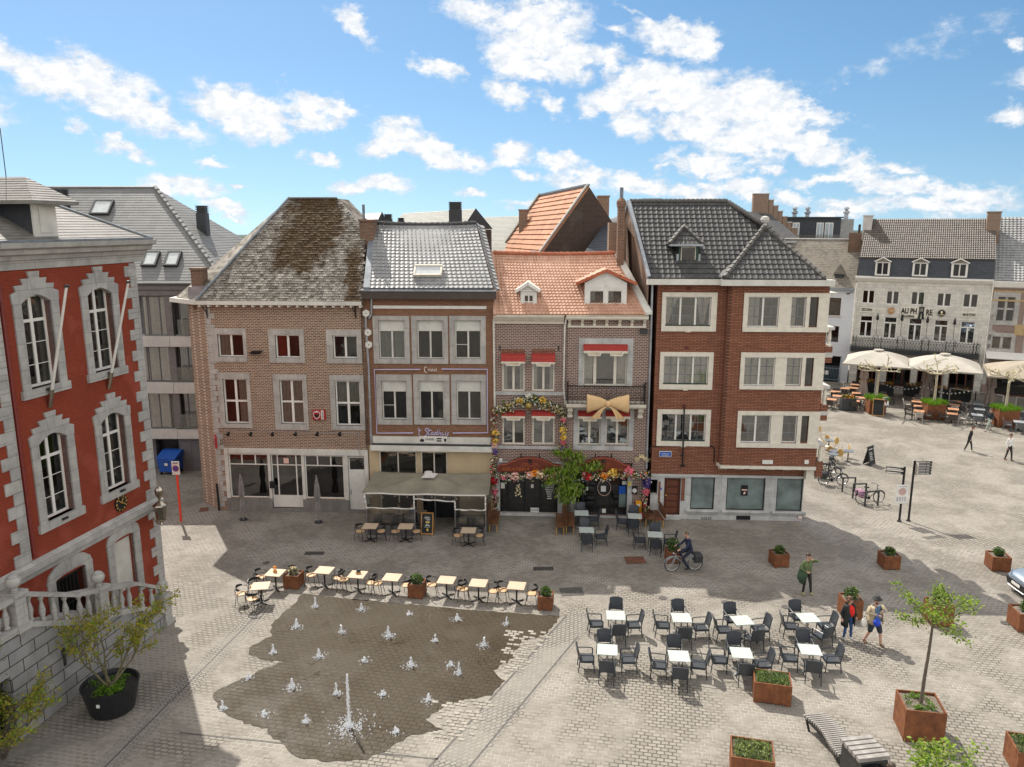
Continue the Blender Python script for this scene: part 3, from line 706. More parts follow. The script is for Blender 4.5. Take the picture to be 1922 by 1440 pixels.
# ------------------------------------------------------------------ corner brick house with the mossy slate roof
def corner_house():
 f = FA;root = thing('corner_house','pale brick corner house with a mossy hipped slate roof and three rows of stone-framed openings','house',f.P,f.a)
 uR = f.uz(691,800)[0];ze = f.p(540,570).z
 up = [(399,617,463,679,409,627,457,670),(505,618,571,681,517,628.5,563,672),(613,619,679,682,625,630,671,673)]
 md = [(411,700,471,803,420.5,711,465,795),(514.7,703,577.5,806.5,526,713,570,796),(620.5,704,684,807,630,715,676.5,799)]
 holes = [];W = []
 for k,q in enumerate(up+md):
  h = f.rect(*q[4:]);o = f.rect(*q[:4]);holes.append(h);W.append((h,(h[0]-o[0],o[1]-h[1],o[3]-h[3],h[2]-o[2]),k))
 shop = [f.rect(431,852,505,934),f.rect(510,854,568,956),f.rect(573,855,646,936),f.rect(655,857,686,962)]
 shop[1][2] = 0.18;shop[3][2] = 0.12
 zs = f.uz(540,842)[1]
 wm = MB();wall_holes(wm,0,uR,0,ze,holes+shop,0,0.2)
 # canted corner and the alley side
 c = f.loc(G(383,942));c.z = 0;far = Vector((c.x-0.4,9.0,0))
 for a,b in ((c,Vector((0,0,0))),(far,c)): wm.quad(a,b,b+Vector((0,0,ze)),a+Vector((0,0,ze)))
 wm.quad((uR,0,0),(uR,8,0),(uR,8,ze),(uR,0,ze));wm.quad((far.x,9,0),(far.x,9,ze),(uR,8,ze),(uR,8,0))
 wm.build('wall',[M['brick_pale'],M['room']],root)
 for h,s,k in W:
  if k < 3: win(root,h,cols=(.5,),sur=s,surmat='stone',fw=.07,bars=.09,curtain=('left','left',None)[k],cmat=('curtain','curtain_red','curtain')[k])
  else: win(root,h,cols=(.5,),rows=(.5,),sur=s,surmat='stone',fw=.07,bars=.10,curtain=('right','full','half')[k-3])
 # quoins
 q = MB();z = 0.2;i = 0
 while z < ze-0.3:
  w = 0.42 if i % 2 else 0.24;q.box(-0.03,w,-0.018,0.05,z,z+0.27);z += 0.29;i += 1
 q.build('corner_quoins',M['stone'],root)
 # shopfront
 s = MB();zt = zs;u0 = f.uz(424,890)[0];u1 = f.uz(692,890)[0];ff = -0.05
 s.box(u0,u1,ff,0.1,shop[0][3],zt)
 edges = [u0,shop[0][0],shop[0][1],shop[1][0],shop[1][1],shop[2][0],shop[2][1],shop[3][0],shop[3][1],u1]
 for k in range(0,10,2): s.box(edges[k],edges[k+1],ff,0.1,0.5,shop[0][3])
 s.build('shopfront',M['offwhite'],root)
 pl = MB()
 for a,b in ((edges[0],edges[3]),(edges[4],edges[7])): pl.box(a,b,-0.08,0.1,0,shop[0][2]-0.02)
 pl.box(shop[1][0],shop[1][1],-0.1,0.3,0,0.18);pl.box(shop[3][0],shop[3][1],-0.08,0.3,0,0.12)
 pl.build('plinth',M['plinth'],root)
 for k in (0,2):
  win(root,shop[k],dep=.05,cols=((.33,.76,1),(.67,.76,1)),rows=(.76,),fw=.06,glass='glassdark',name='shop_window')
 d = win(root,shop[1],dep=.12,cols=((.2,0,1),(.8,0,1)),rows=(.80,.22),fw=.05,glass='glassdark',name='door')
 a,b,cc,dd = shop[1];pb = MB();pb.box(a+.05,b-.05,.13,.17,cc+.03,cc+(dd-cc)*.21)
 for k in range(1,9): pb.box(a+.05+(b-a-.1)*k/9-.008,a+.05+(b-a-.1)*k/9+.008,.124,.13,cc+.05,cc+(dd-cc)*.2)
 pb.build('door_panel',M['pvc'],d)
 st = MB();x = a+(b-a)*.5;st.box(x-.16,x+.12,.10,.112,dd-.5,dd-.2);st.build('sticker',M['petal_rose'],d)
 a,b,cc,dd = shop[3];dm = MB();dm.box(a,b,.1,.16,cc,dd-.75);dm.box(a,b,.1,.16,dd-.1,dd)
 dm.box(a,a+.06,.1,.16,dd-.75,dd-.1);dm.box(b-.06,b,.1,.16,dd-.75,dd-.1)
 for k in range(1,8): dm.box(a+(b-a)*k/8-.006,a+(b-a)*k/8+.006,.094,.1,cc+.1,dd-.8)
 dr = dm.build('door',M['pvc'],root);tag(dr,'white boarded side door')
 g = MB();g.quad((a+.05,.13,dd-.76),(b-.05,.13,dd-.76),(b-.05,.13,dd-.1),(a+.05,.13,dd-.1));g.build('pane',M['glassdark'],dr)
 hd = MB();hd.tube([(a+.09,.09,1.0),(a+.09,.03,1.02),(a+.09,.03,1.22),(a+.09,.09,1.24)],.012,6);hd.build('handle',M['black'],dr)
 # letter box on the pier
 lb = MB();u,z = f.uz(513,908);lb.bbox(u-.14,u+.14,-.2,-.052,z-.2,z+.18,.02);lb.build('letter_box',M['black'],root)
 # eaves: gutter, modillions, soffit
 c2 = c+Vector((-0.75,0.1,0));gz = ze+0.16;gl = -0.7
 gm = MB();e0 = Vector((c.x-0.9,c.y-0.15,gz));e1 = Vector((-0.38,-0.42,gz));e2 = Vector((uR,-0.42,gz));e9 = Vector((far.x-.8,9,gz))
 for a,b,inn in ((e1,e2,Vector((0,.42,0))),(e0,e1,Vector((.35,.3,0))),(e9,e0,Vector((.5,0,0)))):
  D = Vector((0,0,-0.2));gm.quad(a,b,b+D,a+D);gm.quad(a+D,b+D,b+D+inn,a+D+inn);gm.quad(a,b,b+inn*.12,a+inn*.12)
  gm.quad(a+Vector((0,0,.02)),b+Vector((0,0,.02)),b+inn+Vector((0,0,-.02)),a+inn+Vector((0,0,-.02)))
 gm.build('gutter',M['offwhite'],root)
 mo = MB();mo.box(-.06,.06,-.3,0,-.057,.057);mo.tube([(0,-.30,0),(0,-.36,0)],.062,8)
 repeat(root,mo,'modillion',M['offwhite'],[(-0.15+(uR+0.05)*k/18,0,ze-.103) for k in range(19)])
 br = MB();br.bar((0,-.02,-.75),(0,-.02,-.1),.05,.05);br.tube([(0,-.02,-.7),(.02,-.2,-.4),(-.1,-.36,-.1)],.025,6)
 repeat(root,br,'gutter_bracket',M['black'],[(f.uz(383,600)[0]+.2,0,ze),(f.uz(668,600)[0],0,ze)])
 # roof: main slope, hip to the left, upper tip
 tn = 1.12;ve,zr = -0.3,ze+0.14
 S = lambda x,y: f.slope(x,y,ve,zr,tn)
 eL,eR = Vector((-0.25,ve,zr)),Vector((uR+.02,ve,zr));rL,rR = S(543,373),S(632,372);m1,m2 = S(684,452),S(673,417)
 rL.z = rR.z = (rL.z+rR.z)/2;rL.y = rR.y = ve+(rL.z-zr)/tn
 ux = Vector((1,0,0));uy = Vector((0,1,tn)).normalized();o = Vector((0,ve,zr));L2 = lambda p: (p.x,(p-o).dot(uy))
 poly = [L2(eL),L2(eR),L2(m1),L2(m2),L2(rR),L2(rL)]
 rm = MB();slab_under(rm,[eL,eR,m1,m2,rR,rL],.1)
 # slates laid in courses, each slate its own face with a little lift
 hgt = poly[4][1];nr = 44;rnd = random.Random(3)
 for j in range(nr):
  t0,t1 = hgt*j/nr,hgt*(j+1.25)/nr;w = .2;x = poly[0][0]-(w/2 if j % 2 else 0)
  while x < eR.x+.1:
   tm = (t0+t1)/2;xm = x+w/2
   if inpoly(xm,min(tm,hgt-.01),poly):
    lift = .028+rnd.random()*.038;nn = Vector((0,-tn,1)).normalized();dj = (rnd.random()-.5)*.03
    a0 = o+ux*(x+.006)+uy*(t0+dj)+nn*lift;b0 = o+ux*(x+w-.006)+uy*(t0+dj)+nn*(lift+(rnd.random()-.5)*.03)
    a1 = o+ux*(x+.006)+uy*t1+nn*.004;b1 = o+ux*(x+w-.006)+uy*t1+nn*.004
    rm.quad(a0,b0,b1,a1);rm.quad(a0-nn*lift,b0-nn*lift,b0,a0)
   x += w
 # left hip and back slopes
 bk = Vector((far.x-.5,9.5,zr));hipL = Vector((c.x-.75,c.y+.2,zr))
 rm.quad(hipL,eL,rL,rL+Vector((0,.01,0)));rm.poly([bk,hipL,rL,Vector((rL.x,rL.y+2.5,rL.z))])
 rm.poly([rR,rL,Vector((rL.x,rL.y+2.5,rL.z)),Vector((rR.x,rR.y+2.5,rR.z))])
 rm.poly([m1,Vector((uR,8,m1.z-.5)),Vector((rR.x,rR.y+2.5,rR.z)),rR,m2])
 r = rm.build('roof',M['slate_moss'],root)
 hp = MB();hp.tube([eL+Vector((-.05,0,.06)),eL.lerp(rL,.1)+Vector((-.02,0,.1)),rL+Vector((0,0,.05))],.07,6);hp.build('hip_flashing',M['lead'],r)
 rc = MB();rc.box(rL.x-.05,rR.x+.05,rL.y-.32,rL.y+.15,rL.z-.28,rL.z+.03);rc2 = MB()
 n = 9
 for k in range(n):
  a = rL.lerp(rR,k/n);b = rL.lerp(rR,(k+1)/n);rc2.bbox(a.x,b.x,rL.y-.13,rL.y+.13,rL.z-.02,rL.z+.07,.02)
 rc2.build('ridge_tiles',M['slate_mod'],r)
 chimney(root,357,503,381,545,f,0.55,sink=1.0);chimney(root,674,412,702,462,f,2.4,depth=.9,sink=1.5)
 cp = MB();p = f.p(683,412,2.8);q = f.p(684,384,2.8);cp.tube([p,Vector((p.x,p.y,q.z))],.075,10);cp.build('flue_pipe',M['lead'],root)
 fl = MB();a,z = f.uz(357,540,.5);b = f.uz(390,540,.5)[0];fl.prism([(a-.1,.3,z-.5),(b+.35,.3,z-.55),(b-.1,.3,z+.1),(a,.3,z+.05)],(0,.9,0));fl.build('flashing',M['zinc'],root)
 pipe(root,[f.p(686,585,-.12),f.p(687,615,-.08),f.p(692,690,-.08),f.p(697,835,-.08)],.055)
 # lamp rail over the shopfront with six spots
 lr = MB();z1 = f.uz(540,809)[1];ua,ub = f.uz(424,809)[0],f.uz(675,809)[0];lr.tube([(ua,-.22,z1),(ub,-.22,z1)],.022,6)
 z2 = f.uz(540,851)[1];lr.tube([(ua+.1,-.22,z1),(ua+.1,-.15,z2),(ub,-.15,z2),(ub,-.22,z1)],.018,6)
 for k in range(6): x = ua+.1+(ub-ua-.2)*k/5;lr.tube([(x,-.22,z1),(x,0,z1+.03)],.014,5)
 for k in range(15): x = ua+.2+(ub-ua-.3)*k/14;lr.tube([(x,-.15,z2),(x,-.15,z2-.09)],.012,5)
 rail = lr.build('lamp_rail',M['steel'],root)
 for x in (429,471,512,555,596,638):
  u,z = f.uz(x,813,-.25);m = MB();m.tube([(u,-.2,z+.03),(u,-.36,z-.08)],[.05,.10],10);m.build('spotlight',M['black'],rail)
 u,z = f.uz(482,661);m = MB();m.prism([(u-.33,-.02,z-.08),(u+.2,-.02,z-.08),(u+.33,-.02,z+.08),(u-.2,-.02,z+.08)],(0,-.22,0));m.build('floodlight',M['black'],root)
 bo = MB();b0 = f.loc(G(416,962));bo.tube([(-.05,-.1,0),(-.09,-.09,1.5)],.06,8);bo.build('corner_post',M['black'],root)
 return f,ze
H1F,H1Z = corner_house()
def beer_sign(name,label,fac,c,w,h,d,rz=0.0):
 """enamelled double-panel sign: shield with crown, and a white strip of vertical lettering"""
 t = thing(name,label,'sign',fac.w(c),fac.a+rz)
 m = MB();m.bbox(-w/2,w/2,-d/2,d/2,-h/2,h/2,.015);m.build('panel',M['jred'],t)
 y = -d/2-.004
 sh = MB();a = w*.42;cx = -w*.16
 out = [(cx-a*.62,h*.30),(cx+a*.62,h*.30),(cx+a*.66,0),(cx+a*.4,-h*.28),(cx,-h*.44),(cx-a*.4,-h*.28),(cx-a*.66,0)]
 sh.prism([(x,y,z) for x,z in out],(0,-.006,0));sh.build('shield_edge',M['white'],t)
 s2 = MB();s2.prism([(cx+(x-cx)*.82,y-.007,z*.82+.005) for x,z in out],(0,-.005,0));s2.build('shield',M['jred'],t)
 b = MB();bp = [(cx-a*.42,.02),(cx-a*.25,h*.10),(cx+a*.1,h*.06),(cx+a*.45,h*.09),(cx+a*.42,-h*.1),(cx+a*.1,-h*.24),(cx-a*.3,-h*.2)]
 b.prism([(x,y-.013,z) for x,z in bp],(0,-.004,0));b.build('emblem',M['black'],t)
 cr = MB();cr.prism([(cx-a*.32,y-.008,h*.31),(cx+a*.32,y-.008,h*.31),(cx+a*.42,y-.008,h*.44),(cx+a*.15,y-.008,h*.37),(cx,y-.008,h*.46),(cx-a*.15,y-.008,h*.37),(cx-a*.42,y-.008,h*.44)],(0,-.004,0));cr.build('crown',M['white'],t)
 ws = MB();ws.box(w*.18,w*.38,y-.006,y,-h*.48,h*.48);ws.build('name_strip',M['white'],t)
 vs,fs = text_mb('Jupiler',h*.26,.006);wd = max(v.x for v in vs)-min(v.x for v in vs);k = h*.9/wd
 tm = MB();tm.add([Vector((w*.28-v.z*.9,y-.010+v.y,v.x*k)) for v in vs],fs);tm.build('lettering',M['black'],t)
 return t
u,z = FA.uz(600,778);beer_sign('beer_sign','red enamel beer sign flat on pale brick wall between two windows',FA,(u,-.09,z),.68,.52,.12)
u,z = FA.uz(407,828,-.3);bs = beer_sign('beer_sign','red beer sign projecting from the corner quoins of the pale brick house',FA,(u-.02,-.40,z),.62,.62,.12,radians(-62))
b = MB();b.bar((.3,0,.1),(.45,0,.1),.03,.03);b.build('bracket',M['black'],bs)
# ------------------------------------------------------------------ brown brick pub house
def pub_house():
 P = on_line(691,962);f = Fac(P,AANG)
 root = thing('pub_house','brown brick pub house with shiny grey pantiled roof and six wide stone-framed windows','house',P,AANG)
 uR = f.uz(927,800)[0];ze = f.p(810,560).z;zb = f.uz(810,838)[1]
 up = [f.rect(711,601,760,673.5),f.rect(783,601,832,673.5),f.rect(854,601,903,673.5)];upo = [f.rect(700.6,593,769,683),f.rect(772.5,593,841,683),f.rect(844,593,912,683)]
 lo = [f.rect(717,714.6,764,787.5),f.rect(787,714.6,833.5,787.5),f.rect(857,714.6,904,787.5)];loo = [f.rect(707,703,773.5,797),f.rect(776.5,703,844,797),f.rect(847,703,913,797)]
 z8,z9 = f.uz(810,848)[1],f.uz(810,887)[1]
 gb = [(f.uz(711.5,865)[0],f.uz(782,865)[0],0.1,z8),(f.uz(789.5,865)[0],f.uz(839.5,865)[0],0.1,z8)]
 wm = MB();wall_holes(wm,0,uR,zb,ze,up+lo,0,.2)
 wall_holes(wm,0,uR,0,zb,gb,0,.15,back=1.6,mat=2)
 wm.quad((uR,0,0),(uR,8.5,0),(uR,8.5,ze),(uR,0,ze));wm.quad((0,8.5,0),(0,8.5,ze),(uR,8.5,ze),(uR,8.5,0));wm.quad((0,0,0),(0,0,ze),(0,8.5,ze),(0,8.5,0))
 wm.build('wall',[M['brick_brown'],M['room'],M['beige']],root)
 for k,(h,o) in enumerate(zip(up+lo,upo+loo)):
  sur = (h[0]-o[0],o[1]-h[1],o[3]-h[3],h[2]-o[2])
  w = win(root,h,dep=.1,cols=((.5,0,.72),),rows=(.73,),fw=.06,bars=.07,mat='offwhite',sur=sur,surmat='stone',proud=.025,curtain='full' if k == 0 else None,cmat='blind')
  a,b,c,d = h;bl = MB();zz = c+(d-c)*.745;bl.box(a+.07,b-.07,.125,.13,zz,d-.07);bl.build('blind',M['blind'],w)
  if k in (2,3): t = MB();zz = c+(d-c)*.36;t.box(a+.06,(a+b)/2,.118,.15,zz-.015,zz+.015);t.build('glazing_bar',M['offwhite'],w)
 for gbh in gb:
  win(root,gbh,dep=.08,cols=(.5,),rows=(),fw=.07,mat='cream',glass='glassdark',name='pub_window')
 s = MB();u0,z0 = f.uz(700.6,579);u1,z1 = f.uz(913,574.6);s.box(u0,u1,-.05,.02,z0,z1);s.build('string_course',M['white'],root)
 # fascia
 fm = MB();u0,zt = f.uz(700,818);u1 = f.uz(926,818)[0];zl = f.uz(810,832)[1];fm.box(u0,u1,-.10,.0,zl,zt);fm.build('fascia_panel',M['offwhite'],root)
 b = MB();z1 = f.uz(810,838,-.3)[1];z2 = f.uz(810,847.5,-.3)[1];ub0,ub1 = f.uz(693.5,842,-.3)[0],f.uz(931,842,-.3)[0];b.box(ub0+.05,ub1-.05,-.32,.0,z2,z1);b.build('canopy_beam',M['offwhite'],root)
 b = MB();b.box(ub0+.1,ub1-.1,-.22,-.002,z1+.003,zl-.003);b.build('shutter_box',M['dark'],root)
 # gutter and cornice
 gz = f.uz(810,546,-.35)[1];c0,c1 = f.uz(678,552,-.35)[0],f.uz(931,552,-.35)[0]
 g = MB();g.box(c0,c1,-.35,.0,ze-.02,gz-.03);g.build('eaves_box',plain('brown_eaves',(.06,.042,.034),.5),root)
 g = MB();g.box(c0-.02,c1+.02,-.40,.1,gz-.03,gz+.04);g.build('gutter',M['zinc'],root)
 # roof
 ve,zr = -.28,gz+.06;tn = .86;S = lambda x,y: f.slope(x,y,ve,zr,tn)
 A,B = S(693,541),S(925,541);Cc,D = S(893,419),S(704,421);Cc.z = D.z = (Cc.z+D.z)/2;Cc.y = D.y = ve+(D.z-zr)/tn
 r = MB();slab_under(r,[A,B,Cc,D]);pantile(r,A,B,Cc,D,25,19,.034,.032,'roll',sag=.10)
 bk = Vector((0,(D.y+.28)*2,0));r.quad(D,Cc,Vector((B.x,D.y*2,zr)),Vector((A.x,D.y*2,zr)))
 r.poly([A+Vector((0,.4,0)),D,Vector((A.x,D.y*2,zr))]);r.poly([B+Vector((0,.4,0)),Cc,Vector((B.x,D.y*2,zr))])
 ro = r.build('roof',M['pantile_grey'],root)
 k = MB()
 N = 18
 for i in range(N):
  p = D.lerp(Cc,i/N)-Vector((0,0,.10*sin(pi*i/N)-.05));q = D.lerp(Cc,(i+1.05)/N)-Vector((0,0,.10*sin(pi*(i+1)/N)-.05));k.tube([p+Vector((0,0,.02)),q],[.12,.10],8)
 k.build('ridge_tiles',M['pantile_black'],ro)
 vg = MB();E2,F2 = S(931,541),S(905,428);pantile(vg,B+Vector((.02,0,.03)),Vector((B.x+.32,ve+.1,zr-.05)),Vector((Cc.x+.42,Cc.y,Cc.z-.15)),Cc+Vector((.02,0,.03)),1,19,.05,.05,'wave');vg.build('verge_tiles',M['pantile_grey'],ro)
 lg = MB();lg.box(A.x-.28,A.x+.04,ve-.02,ve+.03,zr-.1,zr+.1);lg.quad(A+Vector((-.3,0,.02)),A+Vector((.02,0,.06)),D+Vector((.02,0,.06)),D+Vector((-.3,0,.0)));lg.build('valley_gutter',M['lead'],ro)
 sk = MB();p = S(776,521);q = S(829,521);tp = S(803,502);nn = Vector((0,-tn,1)).normalized();uy = Vector((0,1,tn)).normalized();hl = (tp-p).dot(uy)
 X = Matrix.Translation(p+nn*.07) @ Matrix((( (q-p).normalized().x,uy.x,nn.x,0),((q-p).normalized().y,uy.y,nn.y,0),((q-p).normalized().z,uy.z,nn.z,0),(0,0,0,1)))
 W = (q-p).length
 sk.X = X;sk.box(0,W,0,.09,-.03,.12);sk.box(0,W,hl-.09,hl,-.03,.16);sk.box(0,.09,.09,hl-.09,-.03,.13);sk.box(W-.09,W,.09,hl-.09,-.03,.13)
 so_ = sk.build('skylight',M['cream'],ro);g = MB();g.X = X;g.box(.08,W-.08,.08,hl-.08,.05,.09);g.build('pane',plain('skylight_pane',(.5,.53,.52),.15,var=.1),so_)
 # stack at the right ridge end
 ck = MB();u0,z1 = f.uz(900,431,Cc.y);u1 = f.uz(921,431,Cc.y)[0];ck.box(u0,u1,Cc.y-.3,Cc.y+.6,Cc.z-1.5,z1);ck.build('chimney',M['brick_dark'],root)
 pipe(root,[f.p(697,560,-.1),f.p(697,590,-.08),f.p(692,598,-.08)],.05,brackets=1)
 pipe(root,[f.p(926.5,598,-.08),f.p(928.5,763,-.08)],.05,'offwhite')
 dn = []
 dm = MB();dm.tube([(0,0,0),(0,-.10,0)],.02,6);dm.tube([(0,-.10,0),(0,-.16,0)],[.20,.19],6);dm.tube([(0,-.16,0),(0,-.17,0)],[.03,.02],6,1)
 sp = [f.uz(687.5,588,-.1),f.uz(691,624,-.1),f.uz(692.5,647,-.1)]
 repeat(root,dm,'alarm_light',[M['offwhite'],M['dark']],[(u,-.02,z) for u,z in sp])
 # the neon frame and its two names
 neon = thing('neon_sign','thin pale violet neon frame with script name round the lower pub windows','neon sign',f.w((0,-.09,0)),AANG)
 m = MB();Q = lambda x,y: (f.uz(x,y,-.09)[0],0,f.uz(x,y,-.09)[1])
 m.tube([Q(789,693.6),Q(702.5,693.8),Q(707.5,813),Q(775,813)],.028,6);m.tube([Q(829,693),Q(914.5,693.3),Q(915.5,812.6),Q(850,813)],.028,6);m.build('tube_frame',M['neon'],neon)
 def stroke(m,pts,o,k,r): m.tube([(o[0]+k*x+k*.25*y,0,o[2]+k*y) for x,y in pts],r,5)
 # single-stroke script lettering
 o = Q(781,816.5);k = .25;s = MB()
 L = [[(0.25,1.75),(0.15,1.5)],[(.55,1.5),(.55,.2),(.7,0),(.95,.1)],[(.2,1.1),(.95,1.15)],
  [(2.7,1.45),(2.35,1.75),(1.95,1.5),(2.0,1.1),(2.5,.8),(2.65,.3),(2.3,-.2),(1.9,-.4)],[(2.95,1.4),(2.9,.3),(3.1,0),(3.4,.15)],[(2.5,1.15),(3.5,1.25)],
  [(4.05,.7),(3.7,.75),(3.5,.35),(3.7,.02),(4.05,.3),(4.1,.7),(4.1,.15),(4.3,.02)],[(4.9,.65),(4.55,.7),(4.4,.3),(4.6,.0),(4.9,.25),(5.05,1.75),(4.95,.2),(5.2,.05)],
  [(5.35,0),(5.5,1.75),(5.4,.3),(5.65,.7),(5.85,.6),(5.85,.1),(6.05,.02)],[(6.25,.7),(6.2,.2),(6.4,0),(6.65,.25),(6.7,.7),(6.65,.15),(6.85,.02)],
  [(7.1,.7),(7.05,.15),(7.25,.02)],[(7.15,1.05),(7.2,1.15)],[(7.8,.7),(7.5,.55),(7.75,.3),(7.65,0),(7.35,.05)]]
 wd = 8.0*k;tgt = Q(846,816)[0]-o[0];k2 = k*tgt/wd*.95
 for p in L: stroke(s,p,o,k2,.02)
 s.build('script_name',M['neon'],neon)
 c = Q(808.5,693.5);t = MB();add_text(t,'ristol',(c[0]+.08,0,c[2]-.02),.28,.03,0,width=.44);t.tube([(c[0]-.2,0,c[2]+.1),(c[0]-.26,0,c[2]+.14),(c[0]-.32,0,c[2]+.08),(c[0]-.33,0,c[2]-.05),(c[0]-.28,0,c[2]-.14),(c[0]-.2,0,c[2]-.19)],.02,5)
 t.build('upper_name',M['neon_white'],neon)
 # beer panel on the fascia
 c = f.p(813,825,-.115);sg = thing('fascia_sign','small white panel with black beer tank drawing and lettering on the cream fascia','sign',f.w(c),AANG)
 hw = (f.uz(839,825,-.115)[0]-f.uz(787,825,-.115)[0])/2;hh = .17
 m = MB();m.box(-hw,hw,-.012,.012,-hh,hh);m.build('panel',M['white'],sg)
 m = MB();y = -.014
 def P2(pts): m.prism([(x*hw,y,z*hh) for x,z in pts],(0,-.004,0))
 P2([(-.94,-.75),(-.66,-.75),(-.64,-.1),(-.68,.05),(-.78,.1),(-.78,.75),(-.82,.75),(-.82,.1),(-.92,.05),(-.96,-.1)])
 for zz in (.28,-.42): P2([(.27,zz+.22),(.60,zz+.22),(.63,zz),(.60,zz-.22),(.27,zz-.22),(.24,zz)])
 P2([(.80,-.65),(.94,-.65),(.96,.3),(.78,.3)]);P2([(.12,-.1),(.22,-.1),(.22,-.04),(.12,-.04)]);P2([(.63,.25),(.78,.25),(.78,.31),(.63,.31)])
 add_text(m,'TANKBIER',(-.24*hw,y,0),.18,.006,0,width=.66*hw);m.build('lettering',M['black'],sg)
 return f,ze
H2F,H2Z = pub_house()
# ------------------------------------------------------------------ ice cream house with the orange roof
def ice_house():
 P = on_line(927.5,963);f = Fac(P,AANG)
 root = thing('ice_cream_house','weathered brick house under an orange pantiled roof with a small and a large white dormer','house',P,AANG)
 uR = f.uz(1217,800)[0];um = f.uz(1061,750)[0];ze = f.p(1060,600).z
 UL = [f.rect(942.5,663,985,734),f.rect(999,663,1041,734)];LL = [f.rect(943,772,985,834),f.rect(999,772,1041,834)]
 BR = f.rect(1094.5,646,1177,724);LR = [f.rect(1085,771,1127.6,835),f.rect(1136.6,771,1180,835)]
 S1 = [f.uz(938.5,930)[0],f.uz(1047,930)[0],.16,f.uz(990,888)[1]];S2 = [f.uz(1081,930)[0],f.uz(1177,930)[0],.12,f.uz(1130,888)[1]]
 wm = MB();wall_holes(wm,0,um,0,ze,UL+LL+[S1],0,.16,back=1.4);wall_holes(wm,um+.002,uR,0,ze,LR+[BR,S2],-.06,.2,back=1.4)
 wm.box(um-.0,um+.1,-.06,0,0,ze);wm.quad((uR,-.06,0),(uR,8,0),(uR,8,ze),(uR,-.06,ze));wm.quad((0,8,0),(0,8,ze),(uR,8,ze),(uR,8,0));wm.quad((0,0,0),(0,0,ze),(0,8,ze),(0,8,0))
 wm.build('wall',[M['brick_purple'],M['room']],root)
 for h in UL+LL: win(root,h,dep=.04,cols=(.5,),fw=.075,bars=.09,mat='cream',glass='glassbright',curtain='sides' if h in UL else None)
 win(root,BR,v=-.06,dep=.1,cols=(.27,.73),fw=.07,bars=.12,mat='cream',glass='glassbright',curtain='sides',sur=(f.rect(1086,635,1186.5,724)[0]*-1+BR[0],.28,f.uz(1140,635)[1]-BR[3],.02),surmat='bluestone')
 for k,h in enumerate(LR): win(root,h,v=-.06,dep=.1,cols=(.5,),fw=.07,bars=.09,mat='cream',glass='glassbright')
 s = MB();a,z0 = f.uz(1076,844,-.06);b,z1 = f.uz(1190,769,-.06)
 s.box(a,LR[0][0],-.09,.05,LR[0][2],z1);s.box(LR[1][1],b,-.09,.05,LR[0][2],z1);s.box(LR[0][1],LR[1][0],-.09,.05,LR[0][2],z1);s.box(a,b,-.10,.05,z0,LR[0][2])
 s.box(LR[0][0],LR[0][1],-.09,.05,LR[0][3],z1);s.box(LR[1][0],LR[1][1],-.09,.05,LR[0][3],z1);s.build('stone_surround',M['bluestone'],root)
 for y0,y1 in ((735.7,741.5),(837,842.5)):
  s = MB();z1,z0 = f.uz(995,y0)[1],f.uz(995,y1)[1];s.box(f.uz(930,y0)[0],um-.03,-.07,.02,z0,z1);s.build('sill_band',M['bluestone'],root)
 br = MB()
 for q in ((941,986),(998,1042)):
  a,z1 = f.uz(q[0],655);b,z0 = f.uz(q[1],663)
  n = 15
  for i in range(n): br.box(a+(b-a)*i/n+.008,a+(b-a)*(i+1)/n-.008,-.012,.02,z0,z1)
 br.build('brick_lintels',M['brick_red'],root)
 an = MB();an.bar((0,-.02,-.13),(0,-.02,.13),.05,.03)
 repeat(root,an,'wall_anchor',M['black'],[(*f.p(938.5,654,0),),(*f.p(1048.5,654,0),)])
 # cornices
 c = MB();a,zt = f.uz(925,591,-.35);b = f.uz(1059,591,-.35)[0];zl = f.uz(990,608,-.1)[1]
 pr = [(-.05,zl),(-.10,zl),(-.14,zl+.12),(-.22,zl+.2),(-.36,zt-.1),(-.38,zt),(0,zt)]
 c.prism([(a+.02,y,z) for y,z in pr],(b-a-.02,0,0));c.build('cornice',M['cream'],root)
 c = MB();a,zt = f.uz(1063,592,-.4);b = f.uz(1218,592,-.4)[0];zl = f.uz(1140,615,-.12)[1];zf = f.uz(1140,601,-.4)[1]
 c.prism([(a,y,z) for y,z in [(-.06,zf),(-.36,zf),(-.42,zf+.08),(-.42,zt-.06),(-.46,zt),(0,zt)]],(b-a,0,0));c.box(a+.08,b-.08,-.14,-.061,zl,zl+.09);c.build('cornice',M['cream'],root)
 bm = MB();hb = zf-zl-.1;bm.prism([(-.07,-.062,0),(-.07,-.13,0),(-.07,-.15,hb*.4),(-.07,-.30,hb*.75),(-.07,-.34,hb-.003),(-.07,-.062,hb-.003)],(.14,0,0))
 repeat(root,bm,'cornice_bracket',M['cream'],[(f.uz(x,605,-.2)[0],0,zl+.093) for x in (1069,1093,1116,1139,1163.5,1186.5,1210)])
 # roof
 gz = f.uz(1060,590,-.35)[1];ve,zr = -.3,gz+.02;tn = .95;S = lambda x,y: f.slope(x,y,ve,zr,tn)
 A,B,Cc,D = S(932,590),S(1213,590),S(1154,477),S(926,476);Cc.z = D.z = (Cc.z+D.z)/2;Cc.y = D.y = ve+(D.z-zr)/tn
 r = MB();slab_under(r,[A,B,Cc,D]);pantile(r,A,B,Cc,D,40,21,.04,.035,'roll',sag=.07)
 r.quad(D,Cc,Vector((B.x,D.y*2,zr)),Vector((A.x,D.y*2,zr)));r.poly([A,D,Vector((A.x,D.y*2,zr))]);r.poly([B,Cc,Vector((B.x,D.y*2,zr))])
 ro = r.build('roof',M['pantile_orange'],root)
 k = MB();N = 20
